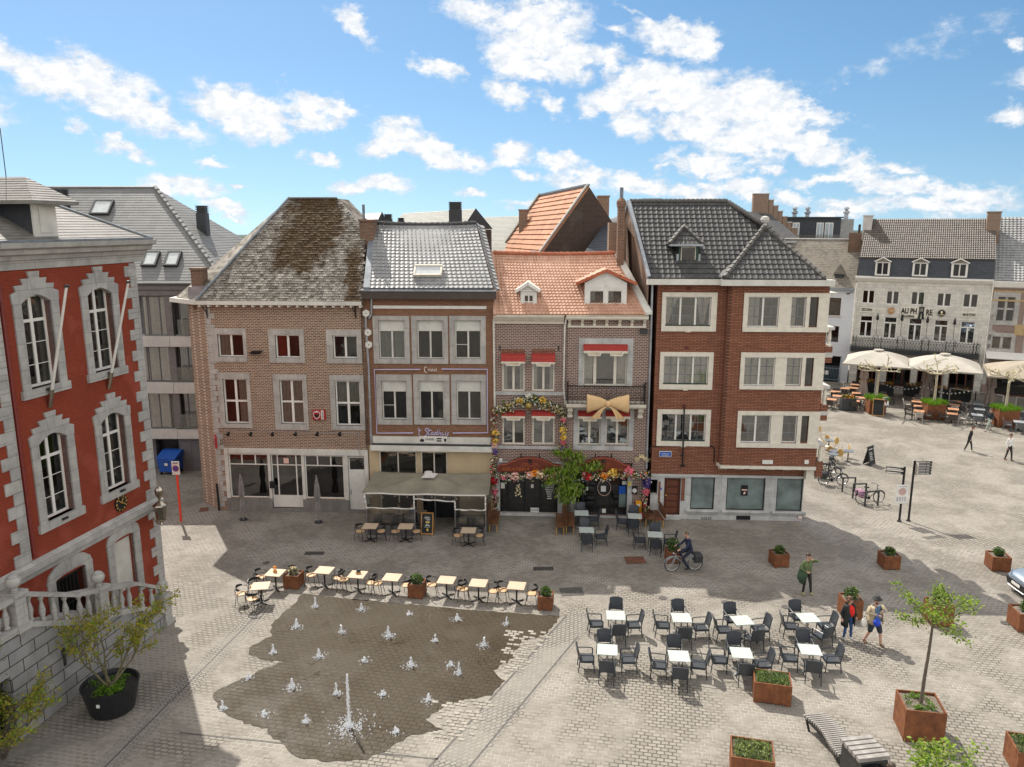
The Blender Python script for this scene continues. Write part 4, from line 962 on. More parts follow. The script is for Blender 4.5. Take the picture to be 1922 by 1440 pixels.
 for i in range(N):
  p = D.lerp(Cc,i/N)-Vector((0,0,.07*sin(pi*i/N)-.05));q = D.lerp(Cc,(i+1.05)/N)-Vector((0,0,.07*sin(pi*(i+1)/N)-.05));k.tube([p+Vector((0,0,.02)),q],[.12,.105],8)
 k.build('ridge_tiles',plain('ridge_orange',(.36,.11,.05),.6,var=.2),ro)
 vg = MB();w = Vector((.28,0,0));vg.prism([B+Vector((-.05,0,.08)),B+Vector((.3,0,.12)),Cc+Vector((.25,0,.12)),Cc+Vector((-.05,0,.08))],(0,0,-.12));vg.build('verge_flashing',M['offwhite'],ro)
 lf = MB();lf.tube([A+Vector((-.08,-.05,-.05)),D+Vector((-.05,0,.05))],.09,6);lf.build('verge_left',M['pantile_orange'],ro)
 # small dormer
 vd = 0.15
 def dorm(x0,x1,ybot,yeave,yap,ovx0,ovx1,wins,big,face,name):
  a,z0 = f.uz(x0,ybot,vd);b,ze_ = f.uz(x1,yeave,vd);ap = f.uz((ovx0+ovx1)/2,yap,vd)[1];o0,o1 = f.uz(ovx0,yeave,vd)[0],f.uz(ovx1,yeave,vd)[0];mid = (o0+o1)/2
  back = lambda z: ve+(z-zr)/tn
  m = MB();hs = [f.rect(*q,v=vd) for q in wins]
  wall_holes(m,a,b,z0-.25,ze_,hs,vd,.08,back=.6);m.poly([(a,vd,ze_),(b,vd,ze_),(mid,vd,ap-.1)])
  m.poly([(a,vd,z0-.25),(a,vd,ze_),(a,back(ze_),ze_)],0);m.poly([(b,vd,ze_),(b,vd,z0-.25),(b,back(ze_),ze_)],0)
  d = m.build(name,[face,M['room']],root)
  for h in hs: w = win(d,h,v=vd,dep=.03,cols=() if big else (.5,),rows=() if big else (.5,),fw=.05,bars=.05,mat='pvc',curtain='left' if big else None)
  t = MB()
  for s,o in ((-1,o0),(1,o1)):
   p0 = Vector((o,vd-.14,ze_-.02));p1 = Vector((mid,vd-.14,ap));q1 = Vector((mid,back(ap)+.1,ap));q0 = Vector((o,back(ze_)+.1,ze_-.02))
   if big: pantile(t,*( (p0,q0,q1,p1) if s > 0 else (q0,p0,p1,q1) ),7,6,.03,.03,'roll');slab_under(t,[p0,q0,q1,p1],.08)
   else: t.prism([p0,q0,q1,p1],(0,0,.05))
  t.build('dormer_roof',M['pantile_orange'] if big else M['offwhite'],d)
  bb = MB()
  for o in (o0,o1): bb.bar((o,vd-.16,ze_-.05),(mid,vd-.16,ap-.05),.05,.14)
  bb.build('bargeboard',plain('orange_verge',(.40,.10,.04),.6) if big else M['white'],d)
  fl = MB();fl.box(a-.05,b+.05,vd-.12,vd-.005,z0-.3,z0+.02);fl.build('lead_apron',M['lead'],d)
  return d,a,b,z0,ze_,ap
 d,a,b,z0,z1,ap = dorm(977,1007.5,584,545,530.6,968,1014,[(983,553.5,1001.7,580)],False,M['white'],'small_dormer')
 m = MB();m.prism([(a+.05,vd-.03,z1+.06),(b-.05,vd-.03,z1+.06),((a+b)/2,vd-.03,ap-.2)],(0,-.02,0));m.box(a-.06,b+.06,vd-.08,vd-.003,z1-.04,z1+.04);m.build('pediment',M['white'],d)
 d,a,b,z0,z1,ap = dorm(1097,1177,581,531,506,1081,1195,[(1106,545,1134,571),(1140,545,1168,571)],True,M['white'],'large_dormer')
 m = MB();m.box(a-.05,b+.05,vd-.07,vd-.003,z0-.02,z0+.08);zz = f.uz(1137,538,vd)[1];m.box(a,b,vd-.03,vd-.003,zz-.06,zz+.06);m.box((a+b)/2-.04,(a+b)/2+.04,vd-.03,vd-.003,zz,ap-.2);m.build('trim',M['white'],d)
 # balcony
 zb1,zb0 = f.uz(1138,759.5,-.85)[1],f.uz(1138,768.5,-.85)[1];a,b = f.uz(1063,764,-.85)[0],f.uz(1213,764,-.85)[0]
 m = MB();m.prism([(a,y,z) for y,z in [(-.065,zb0),(-.7,zb0),(-.78,zb0+.08),(-.85,zb0+.1),(-.88,zb1),(-.065,zb1)]],(b-a,0,0));bal = m.build('balcony',M['cream'],root)
 rl = MB();zt = f.uz(1138,725,-.8)[1]
 def rail(p,q,n):
  p,q = Vector(p),Vector(q);up = Vector((0,0,zt-zb1));H = up.z
  rl.bar(p+up,q+up,.04,.04);rl.bar(p+Vector((0,0,.05)),q+Vector((0,0,.05)),.03,.03);rl.bar(p+up*.85,q+up*.85,.02,.02)
  for i in range(n+1):
   c = p.lerp(q,i/n);rl.bar(c,c+up,.02,.02)
  d = (q-p)/n
  for i in range(n):       # scroll work
   c = p.lerp(q,(i+.5)/n);t = d.normalized();rr = d.length*.33
   for cz,k in ((.3,1),(.62,-1)):
    rl.tube([c+t*rr*cos(2*pi*j/10)*k+Vector((0,0,H*cz+rr*1.0*sin(2*pi*j/10))) for j in range(9)],.014,4)
   rl.tube([c+t*(-rr),c+Vector((0,0,H*.46)),c+t*rr+Vector((0,0,H*.1))],.012,4);rl.ball(c+Vector((0,0,H*.92)),.03,6,4)
 rail((a+.06,-.8,zb1),(b-.06,-.8,zb1),16);rail((a+.06,-.8,zb1),(a+.06,-.1,zb1),4);rail((b-.06,-.8,zb1),(b-.06,-.1,zb1),4)
 for x in (a+.06,b-.06): rl.bar((x,-.8,zb1),(x,-.8,zt+.14),.05,.05);rl.ball((x,-.8,zt+.18),.05,8,5)
 rl.build('railing',M['black'],bal)
 bm = MB();h = .62;bm.prism([(-.11,-.07,-h),(-.11,-.2,-h),(-.11,-.24,-h*.7),(-.11,-.36,-h*.45),(-.11,-.6,-.12),(-.11,-.62,-.003),(-.11,-.07,-.003)],(.22,0,0));bm.tube([(-.13,-.5,-.13),(.13,-.5,-.13)],.1,10);bm.tube([(-.13,-.22,-h*.85),(.13,-.22,-h*.85)],.08,10)
 repeat(bal,bm,'stone_bracket',M['cream'],[(f.uz(1070,780,-.4)[0],0,zb0),(f.uz(1202,780,-.4)[0],0,zb0)])
 # shop fronts in black frames between light stone piers
 for S,xs in ((S1,(.13,.42,.70)),(S2,(.14,.39,.67))):
  w = win(root,S,dep=.14,cols=xs,fw=.07,bars=.12,mat='black',glass='glassdark',name='shopfront')
 pm = MB()
 for x0,x1,v in ((930,938.5,0),(1047,1055,0),(1072,1081,-.06),(1177,1186.5,-.06)):
  a,b = f.uz(x0,920)[0],f.uz(x1,920)[0];pm.box(a,b,v-.05,v+.1,0,S1[3]+.05)
 pm.box(S1[0],S1[1],-.06,.1,0,.155);pm.box(S2[0],S2[1],-.11,.1,0,.115);pm.box(f.uz(934,868)[0],um-.06,-.02,.05,f.uz(990,886)[1]+.12,f.uz(990,866)[1]);pm.build('stone_piers',M['bluestone'],root)
 cb = MB();a,z1 = f.uz(1082,868,-.06);b,z0 = f.uz(1187,876,-.06);cb.box(a,b,-.1,-.05,z0,z1);cb.build('shutter_slot',M['black'],root)
 st = MB()
 def paper(x0,y0,x1,y1,S,mat):
  a,z1 = f.uz(x0,y0,.1);b,z0 = f.uz(x1,y1,.1);p = MB();p.box(a,b,.10,.106,z0,z1);p.build('notice',M[mat],root)
 for q in ((940,906,947.5,917,'white'),(996.5,909,1001.5,916,'white'),(995.5,953,1011.5,963,'white'),(1128,912,1137,923,'white'),(1162,912,1174,927,'blue_sign'),(1168,903,1176,910,'white'),(1130,955,1137,963,'white'),(1099,914,1104,921,'white'),(1162,927,1174,952,'glassmilk')): paper(*q[:4],S1,q[4])
 p = MB();c = f.p(1003.5,958,.09);add_text(p,'CLOSED',c,.13,.006);p.build('notice_text',M['black'],root)
 p = MB()
 for i,(w,y) in enumerate(((.36,909),(.5,912),(.44,915),(.46,918.5),(.36,922),(.3,925.5),(.24,929),(.2,932.5),(.26,936))):
  c = f.p(1031,y,.09);p.box(c.x-w/2,c.x+w/2,.085,.09,c.z-.022,c.z+.022)
 p.build('window_lettering',M['white'],root)
 p = MB();c = f.p(972.5,925,.09)
 for i in range(14): a = i*2.4;p.ball((c.x+.16*cos(a)*(1-i/20),.08,c.z-.2+.05*i),.05,6,4,sy=.2)
 p.build('window_decal',M['petal_cream'],root)
 p = MB();c = f.p(1134,916,.09);p.tube([(c.x+.34*cos(i*pi/12),.09,c.z+.42*sin(i*pi/12)) for i in range(25)],.012,5);p.build('round_emblem',M['petal_rose'],root)
 pipe(root,[f.p(1063,597,-.3),f.p(1060,612,-.14),f.p(1058,725,-.12),f.p(1061,760,-.12)],.045,'offwhite')
 u,z = f.uz(1213,622,-.15);m = MB();m.box(u-.3,u+.05,-.3,-.06,z-.1,z+.1);m.build('floodlight',M['dark'],root)
 m = MB();c = f.p(940,864,-.05);m.prism([(c.x-.09,-.06,c.z+.12),(c.x+.09,-.06,c.z+.12),(c.x+.09,-.06,c.z-.04),(c.x,-.06,c.z-.13),(c.x-.09,-.06,c.z-.04)],(0,-.03,0));m.build('shield_plaque',M['white'],root)
 m = MB();c = f.p(1191,920,-.1);m.box(c.x-.15,c.x+.15,-.12,-.062,c.z-.2,c.z+.22);mb_ = m.build('meter_box',M['black'],root);m = MB();m.tube([(c.x,-.121,c.z-.02),(c.x,-.135,c.z-.02)],.12,14);m.build('meter_dial',M['white'],mb_)
 m = MB();a,z1 = f.uz(1178,904,-.12);b,z0 = f.uz(1185,912,-.12);m.box(a,b,-.125,-.111,z0,z1);m.build('yellow_notice',plain('pale_yellow',(.65,.5,.12),.6),root)
 return f,um,uR
H3F,H3M,H3R = ice_house()
# red awnings with their scalloped lettered valances: each is a thing of its own hung on the wall
def red_awning(x0,x1,yt,yv,yb,v,label,lets=1,half=False):
 f = H3F;d = .34
 a,zt = f.uz(x0,yt,v);b = f.uz(x1,yt,v)[0];zv = f.uz((x0+x1)/2,yv,v-d)[1];zb = f.uz((x0+x1)/2,yb,v-d)[1]
 c = Vector(((a+b)/2,v,zv));t = thing('window_awning',label,'awning',f.w(c),AANG,'red awnings over the boarding house windows');w = (b-a)/2;T = zt-zv
 m = MB();n = 6;pts = [(0,T),(-d*.35,T*.8),(-d*.75,T*.36),(-d,0)]
 for (y0,z0),(y1,z1) in zip(pts,pts[1:]): m.quad((-w,y0,z0),(w,y0,z0),(w,y1,z1),(-w,y1,z1));
 for s in (-w,w): m.poly([(s,0,T),(s,pts[1][0],pts[1][1]),(s,pts[2][0],pts[2][1]),(s,-d,0),(s,0,0)])
 for y,z in pts[1:3]: m.tube([(-w,y-.006,z),(w,y-.006,z)],.010,4)
 m.build('canopy',M['awning_red'],t)
 H = zv-zb;vm = MB();k = 22*lets;top = [];
 prof = []
 for i in range(k+1):
  s = -1+2*i/k;q = (s*lets+lets) % 2 - 1 if lets > 1 else s
  prof.append((w*s,-H*(1.0 if abs(q) < .55 else .52) if abs(q) < .62 else -H*.45))
 vm.prism([(-w,-d,0)]+[(x,-d,z) for x,z in prof]+[(w,-d,0)],(0,-.012,0));vm.build('valance',M['cream'],t)
 tm = MB()
 for j in range(lets): add_text(tm,'LOGIES',(w*(-1+(2*j+1)/lets),-d-.016,-H*.52),H*.62,.005,width=w/lets*.98)
 for j in range(lets):
  for s in (-.92,-.8,-.68,.68,.8,.92): x = w*(-1+(2*j+1)/lets)+w/lets*s;tm.box(x-.012,x+.012,-d-.018,-d-.013,-H*.28,-H*.18)
 tm.build('lettering',M['gold'],t)
red_awning(941,986,663,679,687,0,'red window awning, upper left of the small windows, reading LOGIES')
red_awning(998,1042,663,680,688,0,'red window awning over the upper small window beside the white drainpipe')
red_awning(942,986,770,781.5,789.5,0,'red window awning under the yellow flower arch, the one nearer the brown pub house')
red_awning(998,1042,770,781.5,789.5,0,'red window awning under the flower arch, the one nearer the pink rose garland')
red_awning(1095,1177.5,645,659,668.5,-.06,'widest red awning with LOGIES twice, over the balcony window',2)
red_awning(1085,1129,769.5,782,791,-.06,'red window awning below the balcony behind the left tail of the bow')
red_awning(1137,1182,769.5,782,791,-.06,'red window awning below the balcony behind the right tail of the bow')
def red_sign(x0,x1,ymid,label,nm):
 f = H3F;v = -.5;a,z0 = f.uz(x0,886.5,v);b = f.uz(x1,886.5,v)[0];zs = f.uz((x0+x1)/2,873,v)[1];zt = f.uz((x0+x1)/2,860,v)[1]
 c = Vector(((a+b)/2,v,z0));t = thing('shop_sign',label,'shop sign',f.w(c),AANG,'carved red shop signs over the ice cream doors');w = (b-a)/2;hs,ht = zs-z0,zt-z0
 pts = [(-w,0),(w,0),(w,hs*.55),(w*.93,hs*.95),(w*.72,hs*1.03),(w*.58,hs*1.35),(w*.48,ht*.78),(w*.36,ht*.92),(w*.15,ht*.99),(0,ht),(-w*.15,ht*.99),(-w*.36,ht*.92),(-w*.48,ht*.78),(-w*.58,hs*1.35),(-w*.72,hs*1.03),(-w*.93,hs*.95),(-w,hs*.55)]
 m = MB();m.prism([(x,0,z) for x,z in pts],(0,.30,0));m.build('board',M['sign_red'],t)
 e = MB();e.tube([(x,-.01,z) for x,z in pts[2:]],.022,5);e.build('moulding',plain('red_moulding',(.34,.07,.025),.4),t)
 tm = MB();add_text(tm,nm,(0,-.012,hs*.42),.24,.012,.2,width=w*1.72);add_text(tm,'SINCE',(-w*.14,-.012,ht*.60),.12,.012);add_text(tm,'1896',(w*.16,-.012,ht*.60),.12,.012)
 tm.box(-w*.3,w*.3,-.018,-.004,ht*.46,ht*.48);tm.build('lettering',M['sign_copper'],t)
 lm = MB();lm.box(-.07,.07,-.1,-.002,ht*.72,ht*.9);lm.build('lamp',M['black'],t)
 for s in (-.28,.28): q = MB();q.tube([(w*s,.1,ht+.0),(w*s,.02,ht+.22),(w*s,-.1,ht+.2)],.03,6);q.build('spotlight',M['black'],t)
red_sign(934,1056,0,'dark red carved shop sign with copper lettering, half overgrown at its right end','GELATERIA  DI  MARIO')
red_sign(1079,1186,0,'dark red carved shop sign with its left end hidden by green leaves','GELATERIA  DI  MARIO')
# the bow on the balcony
def bow():
 f = H3F;v = -1.02;c = f.p(1141,757,v);t = thing('cloth_bow','huge apricot cloth bow tied to the balcony railing','bow',f.w(c),AANG)
 w = (f.uz(1181,757,v)[0]-f.uz(1102,757,v)[0])/2
 def lobe(s):
  m = MB();n,r = 10,12;vs = []
  for i in range(n+1):
   q = i/n;x = s*(.08+q*(w-.08));h = .14+.34*q**.8;top,bot = h*(1.0),-h*(1.05)
   for j in range(r):
    a = 2*pi*j/r;fold = 1+.07*sin(5*a+q*3)
    vs.append((x,-.16*(.4+q*.9*(1-q*.45))*cos(a)*fold+.02,(bot+top)/2+(top-bot)/2*sin(a)*fold))
  fs = [(i*r+j,i*r+(j+1)%r,(i+1)*r+(j+1)%r,(i+1)*r+j) for i in range(n) for j in range(r)]+[tuple(range(n*r,n*r+r))]
  m.add(vs,fs);o = m.build('bow_loop',M['bow'],t,True);recalc(o)
 lobe(-1);lobe(1)
 m = MB();m.ball((0,-.06,-.02),.17,12,8,sx=.8,sy=.6,sz=1.0);m.build('knot',M['bow'],t,True)
 for s in (-1,1):
  m = MB();vs = []
  for i in range(6):
   q = i/5;x = s*(.1+.55*q**.7);z = -.15-.62*q;hw = .06+.16*q
   for j in range(7): vs.append((x+hw*(j/3-1),-.08-.05*cos(j*2.1)*q,z))
  m.add(vs,[(i*7+j,i*7+j+1,(i+1)*7+j+1,(i+1)*7+j) for i in range(5) for j in range(6)]);m.build('bow_tail',M['bow'],t,True)
bow()
# ------------------------------------------------------------------ tall red brick corner house
def tall_house():
 P = on_line(1219,970);f = Fac(P,AANG)
 root = thing('tall_brick_house','tall red brick corner house with black tiled roofs and cream window frames','house',P,AANG)
 uB = f.uz(1357,700)[0];uR = f.uz(1507,930)[0];uE = f.uz(1545,700,-.5)[0];bv = -.5
 ze = f.uz(1290,533)[1];zl1,zl0 = f.uz(1350,891)[1],f.uz(1350,895.5)[1];zbay = f.uz(1430,876,bv)[1]
 L = [f.rect(1249,557,1334,612),f.rect(1245,668.7,1329,721.6),f.rect(1241,777,1324,828)];LO = [f.rect(1242,549,1345,622),f.rect(1238,661,1338,731),f.rect(1233,768.7,1333,837)]
 R1 = [f.rect(1403,557,1461.5,614,bv),f.rect(1396,670.7,1454,724,bv),f.rect(1390,779,1446,831,bv)]
 R2 = [f.rect(1484,557,1512,614,bv),f.rect(1475,670.7,1504,724,bv),f.rect(1467.6,779,1495.5,831,bv)]
 RO = [f.rect(1395,550,1545,623,bv),f.rect(1389,662,1530,731,bv),f.rect(1383,772,1525,840,bv)]
 RC = [f.rect(1519,557,1535,614,bv),f.rect(1511,670.7,1526,724,bv),f.rect(1503,779,1517,831,bv)]
 door = [f.uz(1246,930)[0],f.uz(1277,930)[0],.16,f.uz(1262,897)[1]]
 sz0,sz1 = f.uz(1400,958)[1],f.uz(1400,896)[1]
 SH = [[f.uz(a,930)[0],f.uz(b,930)[0],sz0,sz1] for a,b in ((1296,1340.5),(1363,1435),(1457,1506))]
 nich = [f.uz(1220.5,910)[0],f.uz(1234,910)[0],f.uz(1227,927)[1],f.uz(1227,900)[1]]
 wm = MB();wall_holes(wm,0,uB,zl1,ze,L,0,.18)
 wall_holes(wm,0,uR,zl1-.001,zbay+.05,[],.002);wm.quad((uB,0,zbay),(uR+.4,0,zbay),(uR+.4,0,zl1),(uB,0,zl1))
 wall_holes(wm,uB+.25,uE,zbay,ze,R1+R2+RC,bv,.18)
 prev = (uB,0)
 for k in range(1,7):
  a = pi/2*k/6;cur = (uB+.25-.25*cos(a),bv+.25-.25*sin(a)) if k else prev
  wm.quad((prev[0],prev[1],zbay),(cur[0],cur[1],zbay),(cur[0],cur[1],ze),(prev[0],prev[1],ze));prev = cur
 wm.quad((uE,bv,zbay),(uE-4.9,8.6,zbay),(uE-4.9,8.6,ze),(uE,bv,ze));wm.quad((uR,0,0),(uE-4.9,8.6,0),(uE-4.9,8.6,zl1),(uR,0,zl1));wm.poly([(uB,0,zbay),(uB+.2,bv,zbay),(uE,bv,zbay),(uR,.8,zbay),(uR,0,zbay)])
 wm.quad((0,8.6,0),(0,8.6,ze),(uE-4.9,8.6,ze),(uE-4.9,8.6,0));wm.poly([(0,.01,ze-.01),(uB,.01,ze-.01),(uB+.3,bv+.01,ze-.01),(uE-.01,bv+.01,ze-.01),(uE-4.9,8.6,ze-.01),(0,8.6,ze-.01)]);wm.quad((0,0,0),(0,0,ze),(0,8.6,ze),(0,8.6,0))
 wm.build('wall',[M['brick_red'],M['room']],root)
 # ground floor in blue limestone
 gm = MB();wall_holes(gm,0,uR,0,zl0,[door]+SH+[nich],-.03,.22,back=1.3)
 gm.box(0,uR+.06,-.09,.0,zl0+.002,zl1-.004)
 gm.build('ground_floor',[M['bluestone'],M['room']],root)
 sm = MB()
 for a,b,c,d in SH: sm.prism([(a-.2,y,z) for y,z in [(-.033,c-.22),(-.10,c-.2),(-.16,c-.06),(-.14,c+.0),(-.033,c+.0)]],(b-a+.4,0,0))
 sm.box(0,uR+.03,-.06,-.032,0,.22);sm.build('sill',M['bluestone'],root)
 for k,h in enumerate(SH): win(root,h,v=-.03,dep=.08,cols=(),fw=.05,mat='black',glass='glassmilk',name='display_window')
 a,b,c,d = SH[1];m = MB();x,z = f.uz(1397.5,921);m.box(x-.17,x+.17,.03,.045,z-.28,z+.28);po = m.build('poster',M['black'],root)
 m = MB();m.box(x-.14,x+.14,.022,.028,z+.0,z+.06);m.prism([(x-.06,.022,z-.2),(x+.04,.022,z-.2),(x+.08,.022,z-.08),(x-.02,.022,z-.08)],(0,.005,0));m.build('poster_print',M['petal_rose'],po)
 # door with five raised panels
 m = MB();m.box(door[0],door[1],.14,.2,door[2],door[3]);d = m.build('door',M['door_brown'],root)
 dh = door[3]-door[2]
 pm = MB();pm.bbox(door[0]+.12,door[1]-.12,.115,.145,-.13,.13,.025)
 repeat(d,pm,'door_panel',plain('door_ridge',(.14,.045,.022),.35),[(0,0,door[2]+dh*t) for t in (.12,.28,.46,.64,.85)])
 m = MB();m.ball((door[0]+.12,.1,door[2]+dh*.52),.045,8,6);m.build('handle',M['gold'],d)
 m = MB();m.box(door[0]-.03,door[1]+.03,-.2,-.061,0,.15);m.build('door_step',M['bluestone'],root)
 bk = MB();bk.box(door[1]+.03,door[1]+.2,-.055,-.031,1.0,door[3]);bk.box(nich[1]+.05,nich[1]+.15,-.055,-.031,.9,nich[3]-.1);bk.build('brick_jamb',M['brick_red'],root)
 x,z = f.uz(1240.5,917);m = MB();m.box(x-.04,x+.04,-.05,-.031,z-.06,z+.06);m.build('house_number',M['blue_sign'],root)
 gr = MB();x0,z1 = f.uz(1382,968,-.065);x1,z0 = f.uz(1408,976,-.065);gr.box(x0,x1,-.075,-.061,z0,z1);gr.build('cellar_grille',M['black'],root)
 vt = MB();vt.box(-.02,.02,-.075,-.061,-.07,.07);repeat(root,vt,'vent_slot',M['dark'],[(f.uz(x,972)[0],0,f.uz(x,972)[1]) for x in (1317,1321,1325,1329,1333)])
 m = MB();x,z = f.uz(1501.5,971,-.07);m.box(x-.12,x+.12,-.08,-.061,z-.09,z+.09);pl = m.build('hydrant_plate',M['jred'],root);q = MB();q.box(x-.10,x+.10,-.084,-.080,z-.07,z+.07);q.build('plate_face',M['white'],pl)
 # windows, left half
 for h,o,cu in zip(L,LO,('tied','full',None)):
  w = win(root,h,dep=.08,cols=(.333,.667),fw=.05,bars=.07,mat='pvc',sur=(h[0]-o[0],o[1]-h[1],o[3]-h[3],h[2]-o[2]),surmat='cream',proud=.05,curtain=cu,
    thin_c=(.167,.5,.833) if cu != 'tied' else (.167,.833),thin_r=(.34,.67),thinmat='lead',glass='glassbright')
  b = MB();b.box(h[0]-.02,h[1]+.02,.04,.10,h[2]-.0,h[2]+.05);b.build('bottom_rail',M['green_dark'],w)
  s = MB();xm = (h[0]+h[1])/2;s.box(xm-.10,xm+.14,-.085,-.071,h[2]-.30,h[2]-.16);s.build('drip_stone',M['cream'],w)
  k = MB();k.box(xm-.12,xm+.1,-.02,.03,o[3]+.12,o[3]+.3);k.build('air_brick',plain('vent_brick',(.12,.03,.02),.8),w)
 # right half: pair, blank panel, single, corner light, all in one cream band
 for i,(p,q,cz,o) in enumerate(zip(R1,R2,RC,RO)):
  s = MB();y0,y1 = bv-.05,bv+.1;u1 = uE+.02
  s.box(o[0],u1,y0,y1,p[3],o[3]);s.box(o[0],u1+.05,y0-.04,y1,o[2],p[2]);s.box(o[0],p[0],y0,y1,p[2],p[3]);s.box(p[1],q[0],y0+.03,y1,p[2],p[3]);s.box(q[1],cz[0],y0,y1,p[2],p[3]);s.box(cz[1],u1,y0+.02,y1,p[2],p[3])
  b = s.build('window_band',M['cream'],root)
  cu = ('left','full',None)[i]
  win(b,p,v=bv,dep=.06,cols=(.5,),fw=.05,bars=.07,thin_c=(.25,.75),thin_r=(.34,.67),thinmat='lead',glass='glassbright',curtain=cu)
  win(b,q,v=bv,dep=.06,cols=(),fw=.05,thin_c=(.5,),thin_r=(.34,.67),thinmat='lead',glass='glassbright',curtain=('left','full',None)[i])
  win(b,cz,v=bv,dep=.06,cols=(),fw=.03,mat='wood_dark',glass='glassdark')
  # corner balcony seen edge on at the right: slab, small columns, brick parapet
  cb = MB();x0 = uE+.03;zs = p[2];cb.box(x0,x0+.36,bv-.02,.5,zs-.12,zs+.02);cb.build('corner_slab',M['concrete'],root);cb = MB();cb.box(x0,x0+.36,bv+.0,.45,p[3]+.02,o[3]+.02);cb.build('corner_lintel',M['concrete'],root)
  for dx in (.18,):
   c = MB();c.lathe([(.11,-.95),(.11,-.86),(.075,-.82),(.10,-.55),(.07,-.2),(.11,-.15),(.11,-.121)],(x0+dx,bv+.15,zs),10);c.build('small_column',M['cream'],root)
  pb = MB();pb.box(x0,x0+.34,bv+.02,.45,zs-1.75,zs-.96);pb.build('parapet',M['brick_red'],root)
 # bay ledge with corbels
 m = MB();m.prism([(uB-.1,.0,zbay-.12),(uB+.02,bv-.02,zbay-.12),(uE+.0,bv-.10,zbay-.12),(uE+.05,0,zbay-.12)],(0,0,.16));m.build('bay_ledge',M['cream'],root)
 cm = MB();cm.prism([(-.2,0,-.18),(-.2,-.12,-.18),(-.2,-.4,-.04),(-.2,-.4,-.003),(-.2,0,-.003)],(.4,0,0));repeat(root,cm,'corbel',M['cream'],[(f.uz(x,873,-.3)[0],0,zbay-.12) for x in (1358,1389,1418.5,1448,1478.5)])
 m = MB();m.box(uR-.05,uR+.35,-.4,.5,zbay-.7,zbay-.16);m.build('carved_corner_block',M['cream'],root)
 for x,w in ((1437,.17),(1446,.11),(1513.5,.10)):
  m = MB();u,z = f.uz(x,867,bv);m.box(u-w,u+w,bv-.06,bv-.002,z-.1,z+.1);m.build('white_box',M['white'],root)
 # roofs
 gz = f.uz(1290,524,-.35)[1];ve,zr = -.32,gz+.03;S = lambda x,y,t=.9,v=ve: f.slope(x,y,v,zr,t)
 g = MB();g.box(f.uz(1215,528,-.35)[0],uB-.05,-.42,.05,ze-.02,gz);g.box(f.uz(1354,528,-.85)[0],f.uz(1567,528,-.85)[0],bv-.42,bv+.1,ze-.02,gz+.01)
 for k in range(7): g.box(k*1.35,k*1.35+.02,-.43 if k*1.35 < uB else bv-.43,-.3,ze-.03,gz-.02)
 g.build('gutter',M['offwhite'],root)
 tn = .92;A,B = S(1220,522,tn),S(1500,522,tn);Cc,D = S(1365,378,tn),S(1182,379.5,tn);Cc.z = D.z = (Cc.z+D.z)/2;Cc.y = D.y = ve+(D.z-zr)/tn
 hipend = Vector((f.uz(1557,523,4)[0],4.2,zr))
 o = Vector((0,ve,zr));ux = Vector((1,0,0));uy = Vector((0,1,tn)).normalized();L2 = lambda p: (p.x,(p-o).dot(uy))
 apx = f.slope(1435,426,ve,zr,tn)
 r = MB();poly = [L2(A),(L2(apx)[0]+.5,0),L2(apx),L2(Cc),L2(D)]
 tile_poly(r,o,ux,uy,[L2(A),(L2(apx)[0]+1.2,-.0),(L2(apx)[0]+.35,L2(apx)[1]-.05),L2(Cc),L2(D)],.27,.33,.034,.038)
 slab_under(r,[A,Vector((apx.x+.5,ve,zr)),apx,Cc,D],.08)
 E_ = Vector((uE-4.7,8.8,zr));r.quad(D,Cc,E_,Vector((D.x,8.8,zr)));
 # the front pyramid over the projecting half
 vb = bv-.36;pl,pr = f.p(1356,523,vb),f.p(1552,523,vb);pl.z = pr.z = zr+.01;ap = f.p(1435,427,vb+2.9);
 tb = (ap.z-zr)/(ap.y-vb);uyb = Vector((0,1,tb)).normalized();ob = Vector((0,vb,zr+.02));Lb = lambda p: (p.x,(p-ob).dot(uyb))
 tile_poly(r,ob,ux,uyb,[Lb(pl),Lb(pr),Lb(ap)],.27,.33,.034,.038)
 slab_under(r,[pl,pr,ap],.06);r.poly([pl,ap,Vector((ap.x-.1,ap.y+1.2,ap.z-.05)),Vector((pl.x,.8,zr+.5))]);r.poly([ap,pr,E_,Cc]);r.poly([apx,ap,Cc])
 ro = r.build('roof',M['pantile_black'],root)
 k = MB();ridge_caps(k,D+Vector((0,0,.03)),Cc+Vector((0,0,.03)),.11,22);ridge_caps(k,Cc+Vector((.05,-.05,-.05)),ap+Vector((0,0,.1)),.12,12);ridge_caps(k,pl+Vector((.1,.05,.05)),ap+Vector((0,0,.06)),.12,13);ridge_caps(k,pr+Vector((-.1,.05,.05)),ap+Vector((0,0,.06)),.12,13);k.build('ridge_tiles',plain('hip_tile',(.10,.092,.082),.55,var=.3,scale=6),ro)
 m = MB();m.lathe([(.2,-.1),(.13,.05),(.10,.16),(.19,.2),(.23,.33),(.19,.46),(.05,.52)],ap+Vector((0,0,.05)),12);m.build('finial',M['concrete'],ro)
 m = MB();m.bar(A+Vector((-.06,0,.03)),D+Vector((-.06,0,.03)),.16,.2);m.bar(D+Vector((-.06,0,.0)),Vector((D.x-.3,D.y+3,D.z-2.2)),.16,.2);m.build('verge_board',M['zinc'],ro)
 # left gable wall above the neighbour
 m = MB();m.poly([(A.x-.02,-.02,ze-4),(A.x-.02,-.02,zr-.05),(D.x-.02,D.y,D.z-.1),(D.x-.3,D.y+3.2,D.z-2.6),(D.x-.3,8.8,ze-4)]);m.build('gable_wall',M['brick_rear'],root)
